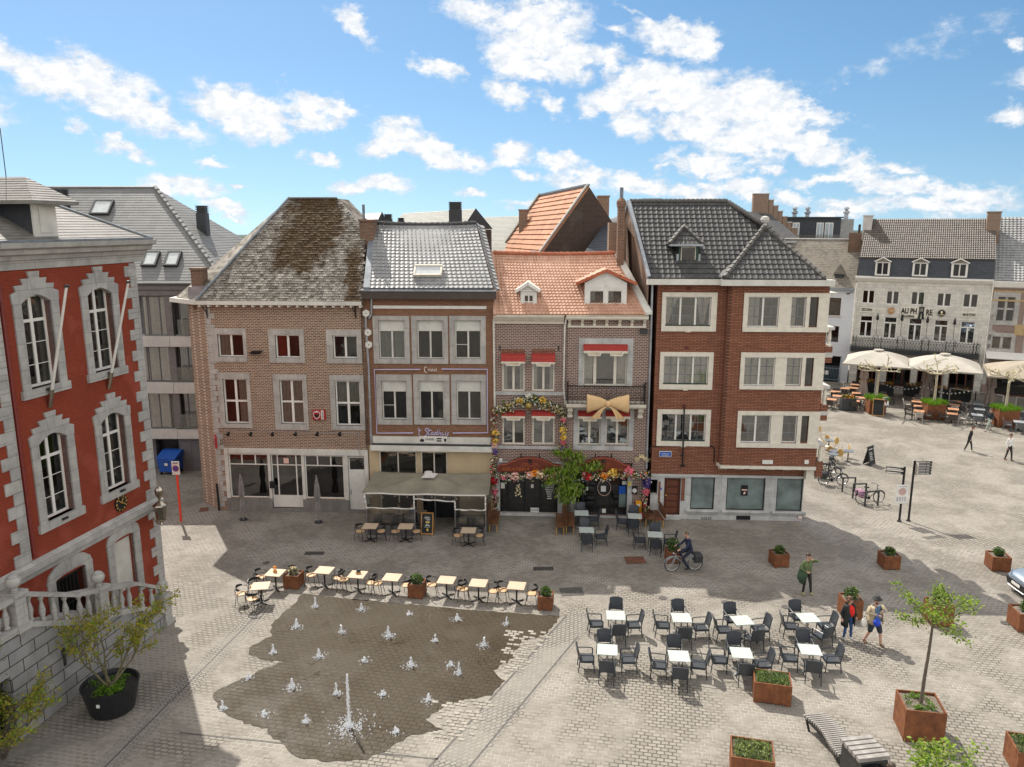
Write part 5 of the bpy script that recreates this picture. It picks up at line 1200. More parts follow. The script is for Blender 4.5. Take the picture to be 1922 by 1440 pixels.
 u0,z0 = f.uz(1158,480,2.2);u1,z1 = f.uz(1173,381,2.2);c = MB();c.box(u0,u1,2.0,2.75,z0-1.5,z1-.2);c.box(u0-.04,u1+.04,1.96,2.79,z1-.2,z1-.05);c.lathe([(.26,-.05),(.24,.1),(.16,.2),(.1,.25)],((u0+u1)/2,2.37,z1),10);ch = c.build('chimney',M['brick_chim'],root)
 c = MB();zt = f.uz(1168,352,2.37)[1];c.tube([((u0+u1)/2,2.37,z1+.1),((u0+u1)/2,2.37,zt)],.09,10);c.build('flue_pipe',M['lead'],ch)
 c = MB();x0,zt = f.uz(1141,418,4.5);x1 = f.uz(1163,418,4.5)[0];c.box(x0,x1+.3,3.4,4.6,zt-3.6,zt);c.build('party_wall_stack',M['brick_rear'],root)
 c = MB();x0,zt = f.uz(1205,373,5.2);x1 = f.uz(1242,373,5.2)[0];c.box(x0,x1,5.0,5.7,zt-1.2,zt);c.build('rear_chimney',M['brick_dark'],root)
 # dormer
 vd = .55;a,z0 = f.uz(1273,500,vd);b,z1 = f.uz(1312,459,vd);ap_ = f.uz(1288,426,vd)[1];bkv = lambda z: ve+(z-zr)/tn
 wn_ = f.rect(1278,463,1306,495,vd)
 m = MB();wall_holes(m,a,b,z0-.2,z1,[wn_],vd,.08,back=.7);m.poly([(a,vd,z0-.2),(a,vd,z1),(a,bkv(z1),z1)]);m.poly([(b,vd,z1),(b,vd,z0-.2),(b,bkv(z1),z1)])
 d = m.build('dormer',[M['green_dark'],M['room']],root);win(d,wn_,v=vd,dep=.02,cols=(),fw=.04,mat='cream',glass='glassdark')
 t = MB();o0,o1 = f.uz(1256,457,vd)[0],f.uz(1319,457,vd)[0];xm = (o0+o1)/2;rz = f.uz(1288,426,vd+1)[1];rf = Vector((xm,vd+.75,rz));rb = Vector((xm,bkv(rz)+.1,rz));e0,e1 = Vector((o0,vd-.15,z1)),Vector((o1,vd-.15,z1));b0,b1 = Vector((o0,bkv(z1)+.1,z1)),Vector((o1,bkv(z1)+.1,z1))
 pantile(t,b0,e0,rf,rb,6,4,.03,.03,'roll');pantile(t,e1,b1,rb,rf,6,4,.03,.03,'roll');pantile(t,e0,e1,rf+Vector((.02,0,0)),rf-Vector((.02,0,0)),7,4,.03,.03,'roll');slab_under(t,[e0,e1,b1,b0],.05);t.build('dormer_roof',M['pantile_black'],d)
 k = MB();ridge_caps(k,e0+Vector((0,0,.05)),rf+Vector((0,0,.04)),.08,5);ridge_caps(k,e1+Vector((0,0,.05)),rf+Vector((0,0,.04)),.08,5);ridge_caps(k,rf,rb,.08,4);k.build('dormer_ridge',plain('hip_tile',(.1,.09,.08)),d)
 k = MB();k.box(o0,o1,vd-.2,vd-.1,z1-.08,z1+.02);k.build('dormer_gutter',M['zinc'],d)
 k = MB();k.box(a-.12,b+.12,vd-.12,vd-.01,z0-.26,z0-.05);k.box(a-.1,a-.003,vd-.02,vd+.5,z0-.2,z0+.6);k.box(b+.003,b+.1,vd-.02,vd+.5,z0-.2,z0+.6);k.build('flashing',M['zinc'],d)
 # pipes, cables, flag pole holder, street name
 pipe(root,[f.p(1224.5,534,-.1),f.p(1221,650,-.1),f.p(1214.5,838,-.1),f.p(1213,880,-.1)],.055)
 cb = MB();cb.tube([f.p(1219,850,-.03),f.p(1222,838,-.03),f.p(1280,836.5,-.03),f.p(1338,838,-.03),f.p(1341,842,-.03),f.p(1340,868,-.03)],.03,6);cb.build('cable',M['black'],root)
 fp = MB();p0,p1 = f.p(1284.5,763,-.2),f.p(1281,877,-.2);fp.tube([p1,p0],.04,8);fp.bar((p0.x-.1,-.2,f.uz(1282,855,-.2)[1]),(p0.x+.05,-.2,f.uz(1282,855,-.2)[1]),.06,.06);fp.bar((p1.x-.14,-.2,p1.z+.05),(p1.x+.14,-.02,p1.z+.05),.05,.05);fp.build('flag_pole',M['black'],root)
 sg = MB();x0,z1 = f.uz(1237.5,847,-.04);x1,z0 = f.uz(1260,858,-.04);sg.bbox(x0,x1,-.05,-.001,z0,z1,.01);s = sg.build('street_name_plate',M['white'],root)
 q = MB();q.box(x0+.025,x1-.025,-.054,-.0505,z0+.025,z1-.025);q.build('plate_blue',M['blue_sign'],s)
 q = MB();h = z1-z0;add_text(q,'MOMBERSPLEIN',((x0+x1)/2,-.056,z0+h*.55),.10,.003,width=(x1-x0)*.62);add_text(q,'PARADEPLEIN',((x0+x1)/2,-.056,z0+h*.22),.09,.003,width=(x1-x0)*.60);q.build('plate_lettering',M['white'],s)
 return f
H4F = tall_house()
# ------------------------------------------------------------------ red town hall at the left with its stone stair
TANG = radians(78.7)
FT = Fac(G(317,1170),TANG)
def town_hall():
 f = FT;V = 1.6
 root = thing('town_hall','red painted town hall with grey stone quoins, tall arched windows and slate roof','town hall',f.P,TANG)
 uC = 2.1;uL = -17.0;zt = 14.0
 def wrect(xl,xr,ym,z0,z1): a = f.uz(xl,ym,V)[0];b = f.uz(xr,ym,V)[0];return [a,b,z0,z1]
 ow = wrect(156,227,620,0,0);W2 = (ow[0]+.32,ow[1]-.34)
 ow = wrect(30,117,640,0,0);W1 = (ow[0]+.32,ow[1]-.34)
 sp = W2[0]-W1[0];wd = W2[1]-W2[0]
 cols = [W2,W1,(W1[0]-sp*1.28,W1[0]-sp*1.28+wd),(W1[0]-sp*2.3,W1[0]-sp*2.3+wd)]
 rows = [(9.85,12.85),(5.35,8.25)]
 holes = [[a,b,z0,z1] for a,b in cols for z0,z1 in rows]
 nb = wrect(212,252,1030,1.2,3.35);dr = wrect(100,160,1075,.9,3.2)
 wm = MB();wall_holes(wm,uL,uC,0,zt,holes+[nb,dr],V,.3,back=1.1)
 wm.quad((uC,V,0),(uC,V+11,0),(uC,V+11,zt),(uC,V,zt));wm.quad((uL,V+11,0),(uL,V+11,zt),(uC,V+11,zt),(uC,V+11,0));wm.quad((uL,V,0),(uL,V,zt),(uL,V+11,zt),(uL,V+11,0))
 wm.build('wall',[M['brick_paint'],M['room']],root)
 for k,h in enumerate(holes):
  a,b,c,d = h;m = (a+b)/2
  w = win(root,h,v=V,dep=.22,cols=((.5,0,1),),rows=(.72,),thin_r=(.24,.48),fw=.09,bars=.10,mat='pvc',glass='glassdark',curtain='sides' if k % 2 == 0 else None)
  s = MB();y0,y1 = V-.06,V+.2;sw = .32
  s.box(a-sw,a,y0,y1,c,d-.25);s.box(b,b+sw,y0,y1,c,d-.25);s.box(a-sw-.08,b+sw+.08,y0-.05,y1,c-.28,c)
  # segmental head with stepped voussoirs and keystone
  arch = [(a+(b-a)*i/10,d-.25+.25*sin(pi*i/10)) for i in range(11)]
  out = [(b+sw+.02,d-.22),(b+sw+.02,d+.04),(b+.18,d+.16),(b+.14,d+.16),(b+.16,d+.30),(b-.12,d+.36),(b-.16,d+.36),(b-.14,d+.50),(m+.22,d+.52),(m+.18,d+.52),(m+.2,d+.72),(m-.2,d+.72),(m-.18,d+.52),(m-.22,d+.52),(a+.14,d+.50),(a+.16,d+.36),(a+.12,d+.36),(a-.16,d+.30),(a-.14,d+.16),(a-.18,d+.16),(a-sw-.02,d+.04),(a-sw-.02,d-.22)]
  full = [(a-sw-.02,d-.25)]+arch+[(b+sw+.02,d-.25)]+out[:]
  n = len(arch)
  # build as a strip: arch to outline in two halves, so that faces stay convex enough
  L_ = arch[:6];Lo = [(a-sw-.02,d-.25),(a-sw-.02,d+.04),(a-.16,d+.24),(a+.14,d+.42),(m-.2,d+.6),(m,d+.72)]
  R_ = arch[5:][::-1];Ro = [(b+sw+.02,d-.25),(b+sw+.02,d+.04),(b+.16,d+.24),(b-.14,d+.42),(m+.2,d+.6),(m,d+.72)]
  vous = [[(a-sw-.02,d-.25),(a,d-.25),L_[1],(a-.15,d+.14),(a-sw-.04,d+.06)],
    [L_[1],L_[2],(a+.16,d+.34),(a-.2,d+.32),(a-.15,d+.14)],[L_[2],L_[4],(m-.19,d+.52),(a+.08,d+.52),(a+.16,d+.34)],
    [L_[4],arch[5],arch[6],(m+.24,d+.74),(m-.24,d+.74),(m-.19,d+.52)]]
  for v_ in vous:
   for sx in (1,-1):
    if sx == -1 and v_ is vous[3]: continue
    p = [(x if sx == 1 else 2*m-x,y0-.01*(v_ is vous[3]),z) for x,z in v_];s.prism(p,(0,y1-y0,0))
  s.build('stone_surround',M['thstone'],w)
  lp = MB();lp.bbox(m-.13,m+.13,y0-.14,y0-.06,c-.13,c-.05,.02);lp.build('flood_lamp',M['black'],w)
 # quoins at the corner and at the projecting middle part
 def quoins(u,sgn,z0,z1,nm):
  q = MB();z = z0;i = 0
  while z < z1-.1:
   h = min(.40,z1-z-.01);w = .62 if i % 2 == 0 else .34
   a,b = (u-w,u+.035) if sgn < 0 else (u-.035,u+w);q.box(a,b,V-.035,V+.05,z,z+h-.012);z += .40;i += 1
  return q.build(nm,M['thstone'],root)
 quoins(uC,-1,.3,3.8,'quoin_stack');quoins(uC,-1,4.33,13.64,'quoin_stack')
 uq = f.uz(38,870,V)[0]-.1;quoins(uq,-1,4.33,13.64,'quoin_stack')
 dp = MB();dp.tube([(uq+.12,V-.06,4.4),(uq+.12,V-.06,13.3)],.05,8);dp.build('drainpipe',plain('red_pipe',(.16,.02,.015),.5),root)
 # bands: string course, architrave, cornice
 b = MB();b.prism([(uL,y,z) for y,z in [(V,3.80),(V-.1,3.80),(V-.12,3.95),(V-.22,4.02),(V-.22,4.18),(V,4.31)]],(uC+.14-uL,0,0));b.build('string_course',M['thstone'],root)
 b = MB();b.prism([(uL,y,z) for y,z in [(V-.001,13.66),(V-.06,13.66),(V-.06,13.93),(V-.16,13.96),(V-.2,14.08),(V-.42,14.14),(V-.45,14.28),(V-.62,14.34),(V-.66,14.5),(V-.001,14.55)]],(uC+.55-uL,0,0))
 b.box(uC,uC+.5,V,V+11,13.75,14.5);b.build('cornice',M['thstone'],root)
 # ground floor niche, grated door, clock, lantern, flag poles
 def arch_trim(h,nm):
  a,b_,c,d = h;s = MB();y0,y1 = V-.06,V+.1;s.box(a-.34,a,y0,y1,c-.3,d);s.box(b_,b_+.34,y0,y1,c-.3,d)
  m = (a+b_)/2;N = 7;r0 = (b_-a)/2;pts = [(m-r0*cos(pi*i/N),d+.12*sin(pi*i/N)) for i in range(N+1)];o = [(m-(r0+.36)*cos(pi*i/N),d+(.62)*sin(pi*i/N)+.02) for i in range(N+1)]
  for i in range(N): s.prism([(pts[i][0],y0-.008*(i % 2),pts[i][1]),(pts[i+1][0],y0-.008*(i % 2),pts[i+1][1]),(o[i+1][0],y0-.008*(i % 2),o[i+1][1]),(o[i][0],y0-.008*(i % 2),o[i][1])],(0,y1-y0,0))
  s.build(nm,M['thstone'],root)
 arch_trim(nb,'niche_surround');arch_trim(dr,'door_surround')
 m = MB();m.box(nb[0],nb[1],V+.18,V+.24,nb[2],nb[3]+.15);m.build('blind_panel',M['offwhite'],root)
 g = MB();a,b_,c,d = dr
 for i in range(8): x = a+(b_-a)*(i+.5)/8;g.tube([(x,V+.1,c),(x,V+.1,d+.1*sin(pi*(i+.5)/8))],.018,6)
 for z in (c+.3,c+1.2,d-.1): g.bar((a,V+.1,z),(b_,V+.1,z),.03,.03)
 g.build('door_grille',M['black'],root)
 u,z = f.uz(228,944,V-.05);r = .33;ck = MB();ck.tube([(u,V-.002,z),(u,V-.05,z)],r,28);c = ck.build('clock_dial',M['black'],root)
 h = MB();h.X = Matrix.Translation((u,V-.056,z))
 for k in range(12):
  a = 2*pi*k/12;h.bar((r*.70*sin(a),0,r*.70*cos(a)),(r*.93*sin(a),0,r*.93*cos(a)),.008,.05 if k % 3 else .075)
 h.build('hour_marks',M['gold'],c)
 h = MB();h.X = Matrix.Translation((u,V-.064,z));h.bar((r*.15,0,-r*.12),(-r*.62,0,r*.55),.008,.035);h.bar((r*.6,0,-r*.25),(-.0,0,.0),.008,.035);h.bar((0,0,0),(r*.3,0,r*.5),.008,.045);h.build('hands',M['gold'],c)
 for bx,by,tx,ty in ((94,756,125,537),(205,722,241,529)):
  p = f.p(bx,by,V-.08);q = f.p(tx,ty,V-1.5);m = MB();m.tube([p,q],[.055,.04],8);fp = m.build('flag_pole',M['white'],root)
  m = MB();m.ball(q,.09,8,6,sz=.6);m.build('finial',M['dark'],fp);m = MB();m.tube([p-(q-p).normalized()*.15+Vector((0,.0,0)),p+(q-p).normalized()*.5],.075,8);m.bar(p,p+Vector((0,.15,0)),.08,.08);m.build('pole_holder',M['bronze'],fp)
 # slate roof
 e = 14.52;t = .55;r = MB();A = Vector((uL,V-.55,e));B = Vector((uC+.42,V-.55,e));w = 5.6;rc = Vector((B.x-w,V-.55+w,e+w*t));rl = Vector((uL,V-.55+w,e+w*t));B2 = Vector((B.x,V-.55+2*w,e))
 pantile(r,A,B,rc,rl,1,34,0,.013,'flat');r.quad(A,B,rc,rl);pantile(r,B,B2,rc+Vector((0,.01,0)),rc,1,34,0,.013,'flat');r.poly([B,B2,rc]);r.quad(rl,rc,B2,Vector((uL,B2.y,e)))
 ro = r.build('roof',M['slate_th'],root)
 l = MB();l.tube([B+Vector((0,0,.03)),rc+Vector((0,0,.03))],.05,6);l.box(uL,B.x,V-.62,V-.5,e-.01,e+.06);l.build('lead_edge',M['lead'],ro)
 # dormer facing the square
 dv = V-.22;u0 = f.uz(61,405,dv)[0];u1 = f.uz(100,405,dv)[0];z1 = f.uz(80,377,dv)[1];z0 = f.uz(80,440,dv)[1]
 d = MB();d.box(u0,u1,dv,dv+3.6,z0-.3,z1);dd = d.build('roof_dormer',[plain('dormer_slate',(.035,.037,.042),.6,var=.2)],root)
 q = MB();q.box(u0-.06,u1+.06,dv-.06,dv-.002,z0-.1,z1);q.box(u0+.18,u1-.18,dv-.1,dv-.061,z0+.05,z1-.18);q.build('front_panel',M['offwhite'],dd)
 q = MB();m = (u0+u1)/2;a0,a1 = u0-.55,u1+.55;za = z1+.75;fr = Vector((m,dv+.5,za));bk = Vector((m,dv+4.2,za));e0,e1 = Vector((a0,dv-.55,z1-.02)),Vector((a1,dv-.55,z1-.02));f0,f1 = Vector((a0,dv+4.2,z1-.02)),Vector((a1,dv+4.2,z1-.02))
 for P in ((f0,e0,fr,bk),(e1,f1,bk,fr),(e0,e1,fr+Vector((.01,0,0)),fr-Vector((.01,0,0)))): pantile(q,*P,1,10,0,.013,'flat');q.poly(list(P))
 q.prism([e0,e1,f1,f0],(0,0,-.1));q.build('dormer_roof',M['slate_th'],dd)
 q = MB();q.tube([(m,dv+1.2,za-.1),(m,dv+1.2,za+1.5)],.015,5);q.build('lightning_rod',M['dark'],dd)
 # lantern on a scrolled bracket at the corner
 p = f.p(303,975,V-.9);ln = MB();w0 = Vector((uC-.35,V-.04,p.z+.1));ln.tube([w0,w0.lerp(p,.5)+Vector((0,0,.02)),p+Vector((0,0,-.02))],.03,6)
 ln.tube([w0+Vector((0,0,-.35)),w0.lerp(p,.35)+Vector((0,0,-.42)),w0.lerp(p,.75)+Vector((0,0,-.3)),p+Vector((0,0,-.05))],.025,6);c0 = w0.lerp(p,.45)+Vector((0,0,-.18));dx = (p-w0).normalized();ln.tube([c0+dx*.15*cos(i*.7)+Vector((0,0,.15*sin(i*.7))) for i in range(9)],.018,5)
 lb = ln.build('lantern_bracket',M['bronze'],root)
 q = MB();q.lathe([(.04,-.25),(.07,-.2),(.03,-.12),(.16,-.05),(.2,0)],p,6);q.build('lantern_base',M['bronze'],lb)
 q = MB();q.lathe([(.17,0),(.24,.55)],p,6);q.build('lantern_glass',M['bronze'],lb)
 q = MB();q.lathe([(.25,.551),(.30,.58),(.27,.62),(.12,.72),(.05,.76),(.05,.86),(.10,.9),(.13,1.0),(.16,1.2),(.12,1.3),(.03,1.34)],p,8);q.build('lantern_cap',M['bronze'],lb)
 return root
town_hall()
def stair():
 f = FT;t = thing('stone_stair','grey stone outside stair with balustrade and ball finials along the red town hall','stairs',f.P,TANG)
 prof = [(-13.5,3.35),(-6.37,3.35),(-4.4,2.35),(-1.55,1.39),(-.28,.62)]
 m = MB()
 pts = [(-13.5,0,0)]+[(-.28,0,0)]+[(u,0,z) for u,z in prof[::-1]]
 gate = (-9.4,-7.15,0.0,2.15)
 # wall as columns so that the gate stays open
 us = sorted(set([u for u,z in prof]+[gate[0],gate[1]]))
 def ztop(u):
  for (a,za),(b,zb) in zip(prof,prof[1:]):
   if a-1e-6 <= u <= b+1e-6: return za+(zb-za)*(u-a)/(b-a)
  return prof[-1][1]
 for a,b in zip(us,us[1:]):
  lo = gate[3] if (a >= gate[0]-1e-6 and b <= gate[1]+1e-6) else 0
  m.quad((a,0,lo),(b,0,lo),(b,0,ztop(b)),(a,0,ztop(a)))
 a,b,c,d = gate;m.quad((b,0,d),(b,0,c),(b,.5,c),(b,.5,d));m.quad((a,0,d),(b,0,d),(b,.5,d),(a,.5,d))
 m.quad((-.28,0,0),(-.28,1.56,0),(-.28,1.56,.62),(-.28,0,.62));
 m.build('wall',M['thbase'],t)
 g = MB();g.quad((a,.5,c),(b,.5,c),(b,.5,d),(a,.5,d));g.build('gate_recess',M['black'],t)
 g = MB()
 for i in range(7):
  for j in range(6): x = a+(b-a)*(i+.5)/7;z = .2+j*.34;g.tube([(x+.17*cos(k*pi/3),.3,z+.17*sin(k*pi/3)) for k in range(7)],.018,5)
 g.build('iron_gate',M['black'],t)
 s = MB()
 for (u0,z0),(u1,z1) in zip(prof[1:],prof[2:]):
  n = max(1,round((z0-z1)/.17))
  for i in range(n): s.box(u0+(u1-u0)*i/n,u0+(u1-u0)*(i+1)/n,.3,1.55,0,z0+(z1-z0)*i/n-.1)
 s.box(-13.5,prof[1][0],.3,1.55,3.0,3.3);s.build('steps',M['thstone'],t)
 c = MB()
 for (u0,z0),(u1,z1) in zip(prof,prof[1:]):
  for (lo,hi,y0,y1) in ((-.06,.12,-.08,.36),(.92,1.06,-.06,.34)):
   c.prism([(u0,y0,z0+lo),(u0,y1,z0+lo),(u0,y1,z0+hi),(u0,y0,z0+hi)],(u1-u0,0,z1-z0))
 c.build('coping',M['thstone'],t)
 bl = MB();bl.lathe([(.09,0),(.09,.06),(.06,.1),(.10,.3),(.10,.38),(.055,.58),(.05,.66),(.085,.72),(.085,.80)],(0,0,0),10)
 sp = []
 for (u0,z0),(u1,z1) in zip(prof,prof[1:]):
  n = int((u1-u0-.5)/.30)
  for i in range(n): q = (i+.7)/(n+.4);u = u0+(u1-u0)*q;sp.append((u,.14,z0+(z1-z0)*q+.12))
 repeat(t,bl,'baluster',M['thstone'],sp[:95],True)
 pm = MB();pm.bbox(-.20,.20,-.06,.34,0,1.12,.02);pm.box(-.25,.25,-.11,.39,1.12,1.22);pm.box(-.26,.26,-.12,.40,0,.2)
 ball = MB();ball.lathe([(.14,0),(.10,.05),(.08,.1),(.11,.13)],(0,.14,1.22),12);ball.ball((0,.14,1.54),.22,16,10)
 posts = [(-6.5,0,3.25),(-3.2,0,1.85),(-.0,0,0)]
 for k,p in enumerate(posts):
  o = (pm.build('pillar',M['thstone'],t) if k == 0 else None)
  if k == 0: p0 = o;b0 = ball.build('ball_finial',M['thstone'],p0,True)
  else:
   o = p0.copy();COL.objects.link(o);o.parent = t;b1 = b0.copy();COL.objects.link(b1);b1.parent = o
  o.location = p
 sc = MB();sc.box(-5.2,-5.12,-.05,-.002,1.3,1.9);sc.build('wall_slot',M['dark'],t)
stair()
# ------------------------------------------------------------------ buildings behind the row and round the square
def W(px,py,Y): d = ray(px,py);return Vector((0,0,HC))+d*(Y/d.y)
def slated(mb,pts,nr,mat=0):
 """sloping quad (eave-left, eave-right, ridge-right, ridge-left) laid in courses"""
 A,B,C_,D = pts;pantile(mb,A,B,C_,D,1,int(nr*1.4),0,.013,'flat',mat=mat);slab_under(mb,pts,.1,mat)
def at(o,p): return Vector(p)-o.location       # world point in the frame of an unrotated thing
def dark_stack(root,x0,y0,x1,y1,Y,name='chimney',mat='dark'):
 a = at(root,W(x0,y0,Y));b = at(root,W(x1,y1,Y));d = b.x-a.x;H = a.z-b.z
 m = MB();m.box(a.x,b.x,a.y,a.y+d,b.z-1.5,a.z-H*.36)
 for k in range(4): z = a.z-H*.36+H*.36*k/4;m.box(a.x+.06,b.x-.06,a.y+.06,a.y+d-.06,z,z+H*.045);m.box(a.x,b.x,a.y,a.y+d,z+H*.045,z+H*.09)
 return m.build(name,M[mat],root)
def slate_block():
 P = G(262,885);f = Fac(P,0.0)
 t = thing('apartment_block','modern apartment block with grey slate roof, skylights and glazed balconies behind the red town hall','apartment building',P,0)
 uL,uR = -9.0,f.uz(414,700)[0];bands = [(535,554,'render_grey'),(631,650.5,'concrete'),(718,738,'concrete'),(806,823,'concrete')]
 ze = f.uz(300,534)[1];m = MB();m.box(uL,uR,1.0,12,0,ze);m.build('wall',M['render_grey'],t)
 m = MB();z1,z0 = f.uz(300,535)[1],f.uz(300,555)[1];m.box(uL,uR,-.1,1.0,(z0+z1)/2+.03,z1);m.box(uL,uR,-.02,1.0,z0,(z0+z1)/2);m.build('eaves_fascia',plain('brown_grey_panel',(.15,.135,.13),.5),t)
 for y0,y1,mt in bands[1:]:
  b = MB();z1,z0 = f.uz(300,y0)[1],f.uz(300,y1)[1]
  for k in range(4): x = f.uz(227+98*k,700)[0];b.box(x+.012,f.uz(325+98*k,700)[0]-.012,-.12,1.0,z0,z1)
  b.build('balcony_slab',M[mt],t)
 for y0,y1 in ((556,631),(651,717),(738.5,805)):
  z1,z0 = f.uz(300,y0)[1],f.uz(300,y1)[1];h = z1-z0
  for x0,x1,cu in ((266,276,'full'),(278,319,'sides'),(332,368,None)):
   a,b = f.uz(x0,(y0+y1)/2)[0],f.uz(x1,(y0+y1)/2)[0]
   m = MB();m.box(a,b,.55,.6,z0+.002,z1-.002);m.build('room_back',M['curtain'] if cu else M['room'],t)
   win(t,[a,b,z0+.01,z1-.01],v=.1 if cu else .3,dep=.05,cols=(.5,) if x1-x0 > 20 else (),fw=.05,mat='render_grey',glass='glassbright',curtain=cu)
   if cu is None:
    r = MB();r.box(a,b,-.02,0.0,z0+.02,z0+h*.42);r.build('glass_railing',M['clear'],t)
  m = MB();a,b = f.uz(319,700)[0],f.uz(332,700)[0];m.box(a,b,.05,.3,z0,z1);m.build('panel',plain('brown_grey_panel',(.15,.135,.13),.5),t)
 m = MB();z1 = f.uz(300,823.5)[1];m.box(uL,f.uz(288,860)[0],.5,.99,0,z1);a,b = f.uz(336,850)[0],uR;m.box(a,b,.1,.99,0,z1)
 for k in range(4): x = a+(b-a)*k/4;m.box(x-.01,x+.01,.085,.1,0,z1)
 m.build('ground_panels',M['render_grey'],t);m = MB();m.box(uL,uR,.97,.995,0,z1);m.build('recess',M['black'],t)
 ve,zr = -.35,f.uz(300,532,-.35)[1];tn = .95;S = lambda x,y: f.slope(x,y,ve,zr,tn)
 C1 = S(423,532);R1 = S(291,353);R0 = S(40,353.5);E0 = Vector((uL-1,ve,zr));R0.z = R1.z;R0.y = R1.y = ve+(R1.z-zr)/tn
 d = R1.y-ve;Bk = Vector((C1.x+1.2,ve+2*d,zr))
 r = MB();slated(r,[E0,C1,R1,R0],26);pantile(r,C1,Bk,R1+Vector((0,.01,0)),R1,1,36,0,.013,'flat');r.poly([C1,Bk,R1]);r.quad(R0,R1,Bk,Vector((E0.x,Bk.y,zr)))
 ro = r.build('roof',M['slate_mod'],t)
 c = MB();N = 22
 for i in range(N): p = C1.lerp(R1,i/N);q = C1.lerp(R1,(i+1.05)/N);c.tube([p+Vector((0,0,.10)),q+Vector((0,0,.06))],[.14,.12],6)
 c.tube([R0+Vector((0,0,.03)),R1+Vector((0,0,.03))],.09,6);c.build('hip_tiles',M['slate_mod'],ro)
 nn = Vector((0,-tn,1)).normalized();uy = Vector((0,1,tn)).normalized()
 for x0,y0,x1,y1 in ((168,379,209,405),(265,475,297,502),(307,475,338,502)):
  p = S(x0,y1);w = S(x1-4,y1).x-p.x;h = (S(x0+4,y0)-p).dot(uy);X = Matrix.Translation(p+nn*.06) @ Matrix(((1,uy.x,nn.x,0),(0,uy.y,nn.y,0),(0,uy.z,nn.z,0),(0,0,0,1)))
  m = MB();m.X = X;m.box(0,w,0,.1,-.05,.14);m.box(0,w,h-.1,h,-.05,.14);m.box(0,.1,.1,h-.1,-.05,.14);m.box(w-.1,w,.1,h-.1,-.05,.14);s = m.build('skylight',M['dark'],ro)
  g = MB();g.X = X;g.box(.1,w-.1,.1,h-.1,.05,.09);g.build('pane',plain('skylight_pane',(.5,.53,.52),.15),s)
 dark_stack(t,366,386,387,424,t.location.y+R1.y-1.2);dark_stack(t,98,355,122,392,t.location.y+R1.y-2.2)
slate_block()
def wheelie_bin():
 p = G(322,888);t = thing('waste_container','blue plastic waste container in the dark passage beside the town hall','waste container',p,radians(-8))
 m = MB();m.prism([(-.5,-.45,.2),(.5,-.45,.2),(.58,-.5,1.05),(-.58,-.5,1.05)],(0,.95,0));m.box(-.55,.55,-.56,-.49,.95,1.03);m.build('body',M['blue_bin'],t)
 m = MB();m.prism([(-.62,-.56,1.06),(-.62,.5,1.06),(-.62,.55,1.42),(-.62,.2,1.40)],(1.24,0,0));m.build('lid',M['blue_bin'],t)
 wm = MB();wm.tube([(-.03,0,.1),(.03,0,.1)],.1,12);repeat(t,wm,'wheel',M['black'],[(-.45,-.35,0),(.45,-.35,0),(-.45,.4,0),(.45,.4,0)])
 m = MB();m.box(-.1,.1,-.505,-.49,.62,.78);m.build('sticker',M['white'],t)
wheelie_bin()
def rear_house(name,label,roofq,mat,nr,base,gables=(),wall='render_grey',stacks=(),extra=None):
 o = sum((Vector(p) for p in roofq),Vector())/len(roofq);o.z = 0
 t = thing(name,label,'house',o);L = [p-o for p in roofq]
 r = MB();slated(r,L,nr);r.build('roof',M[mat],t)
 w = MB();A,B,C_,D = L;dz = Vector((0,0,-.25));g = lambda p: Vector((p.x,p.y,0))
 k = Vector((0,5,0));w.quad(g(A),g(B),B+dz,A+dz);w.poly([g(B),g(C_+k),Vector((C_.x+k.x,C_.y+k.y,B.z-1)),C_+dz,B+dz]);w.poly([g(A),A+dz,D+dz,Vector((D.x,D.y+5,A.z-1)),g(D+k)]);w.quad(D+dz*.5,C_+dz*.5,Vector((C_.x,C_.y+5,B.z-1)),Vector((D.x,D.y+5,A.z-1)))
 w.build('wall',M[wall],t)
 for q in gables: m = MB();m.prism([Vector(p)-o for p in q],(0,.2,0));m.build('gable',M['dark'],t)
 for s in stacks: dark_stack(t,*s)
 if extra: extra(t)
 return t
rear_house('slate_house','pale slate roof with a large black chimney seen over the grey pantiles',[W(722,445,58),W(868,440,58),W(893,392,62),W(756,400.5,62)],'slate_pale',14,58,[[W(866,432,57.9),W(893,391,57.9),W(925,430,57.9)]],stacks=((842,379,866,419,57.0),(746,409,758,422,57)))
rear_house('slate_house','pale slate roof sloping down behind the brown stack and the orange gable house',[W(900,480,63),W(992,480,63),W(990,405,70),W(903,408,70)],'slate_pale',22,63,[[W(884,418,62.9),W(897,400,62.9),W(908,418,62.9)]])
rear_house('slate_house','small light roof with black stepped stack between mossy roof and grey pantiles',[W(655,428,56),W(704,424,56),W(716,399.5,58.5),W(664,403,58.5)],'pantile_grey',6,56,[[W(703,428,55.9),W(716.5,398,55.9),W(732,428,55.9)]],stacks=((720,402,735,425,55.5),))
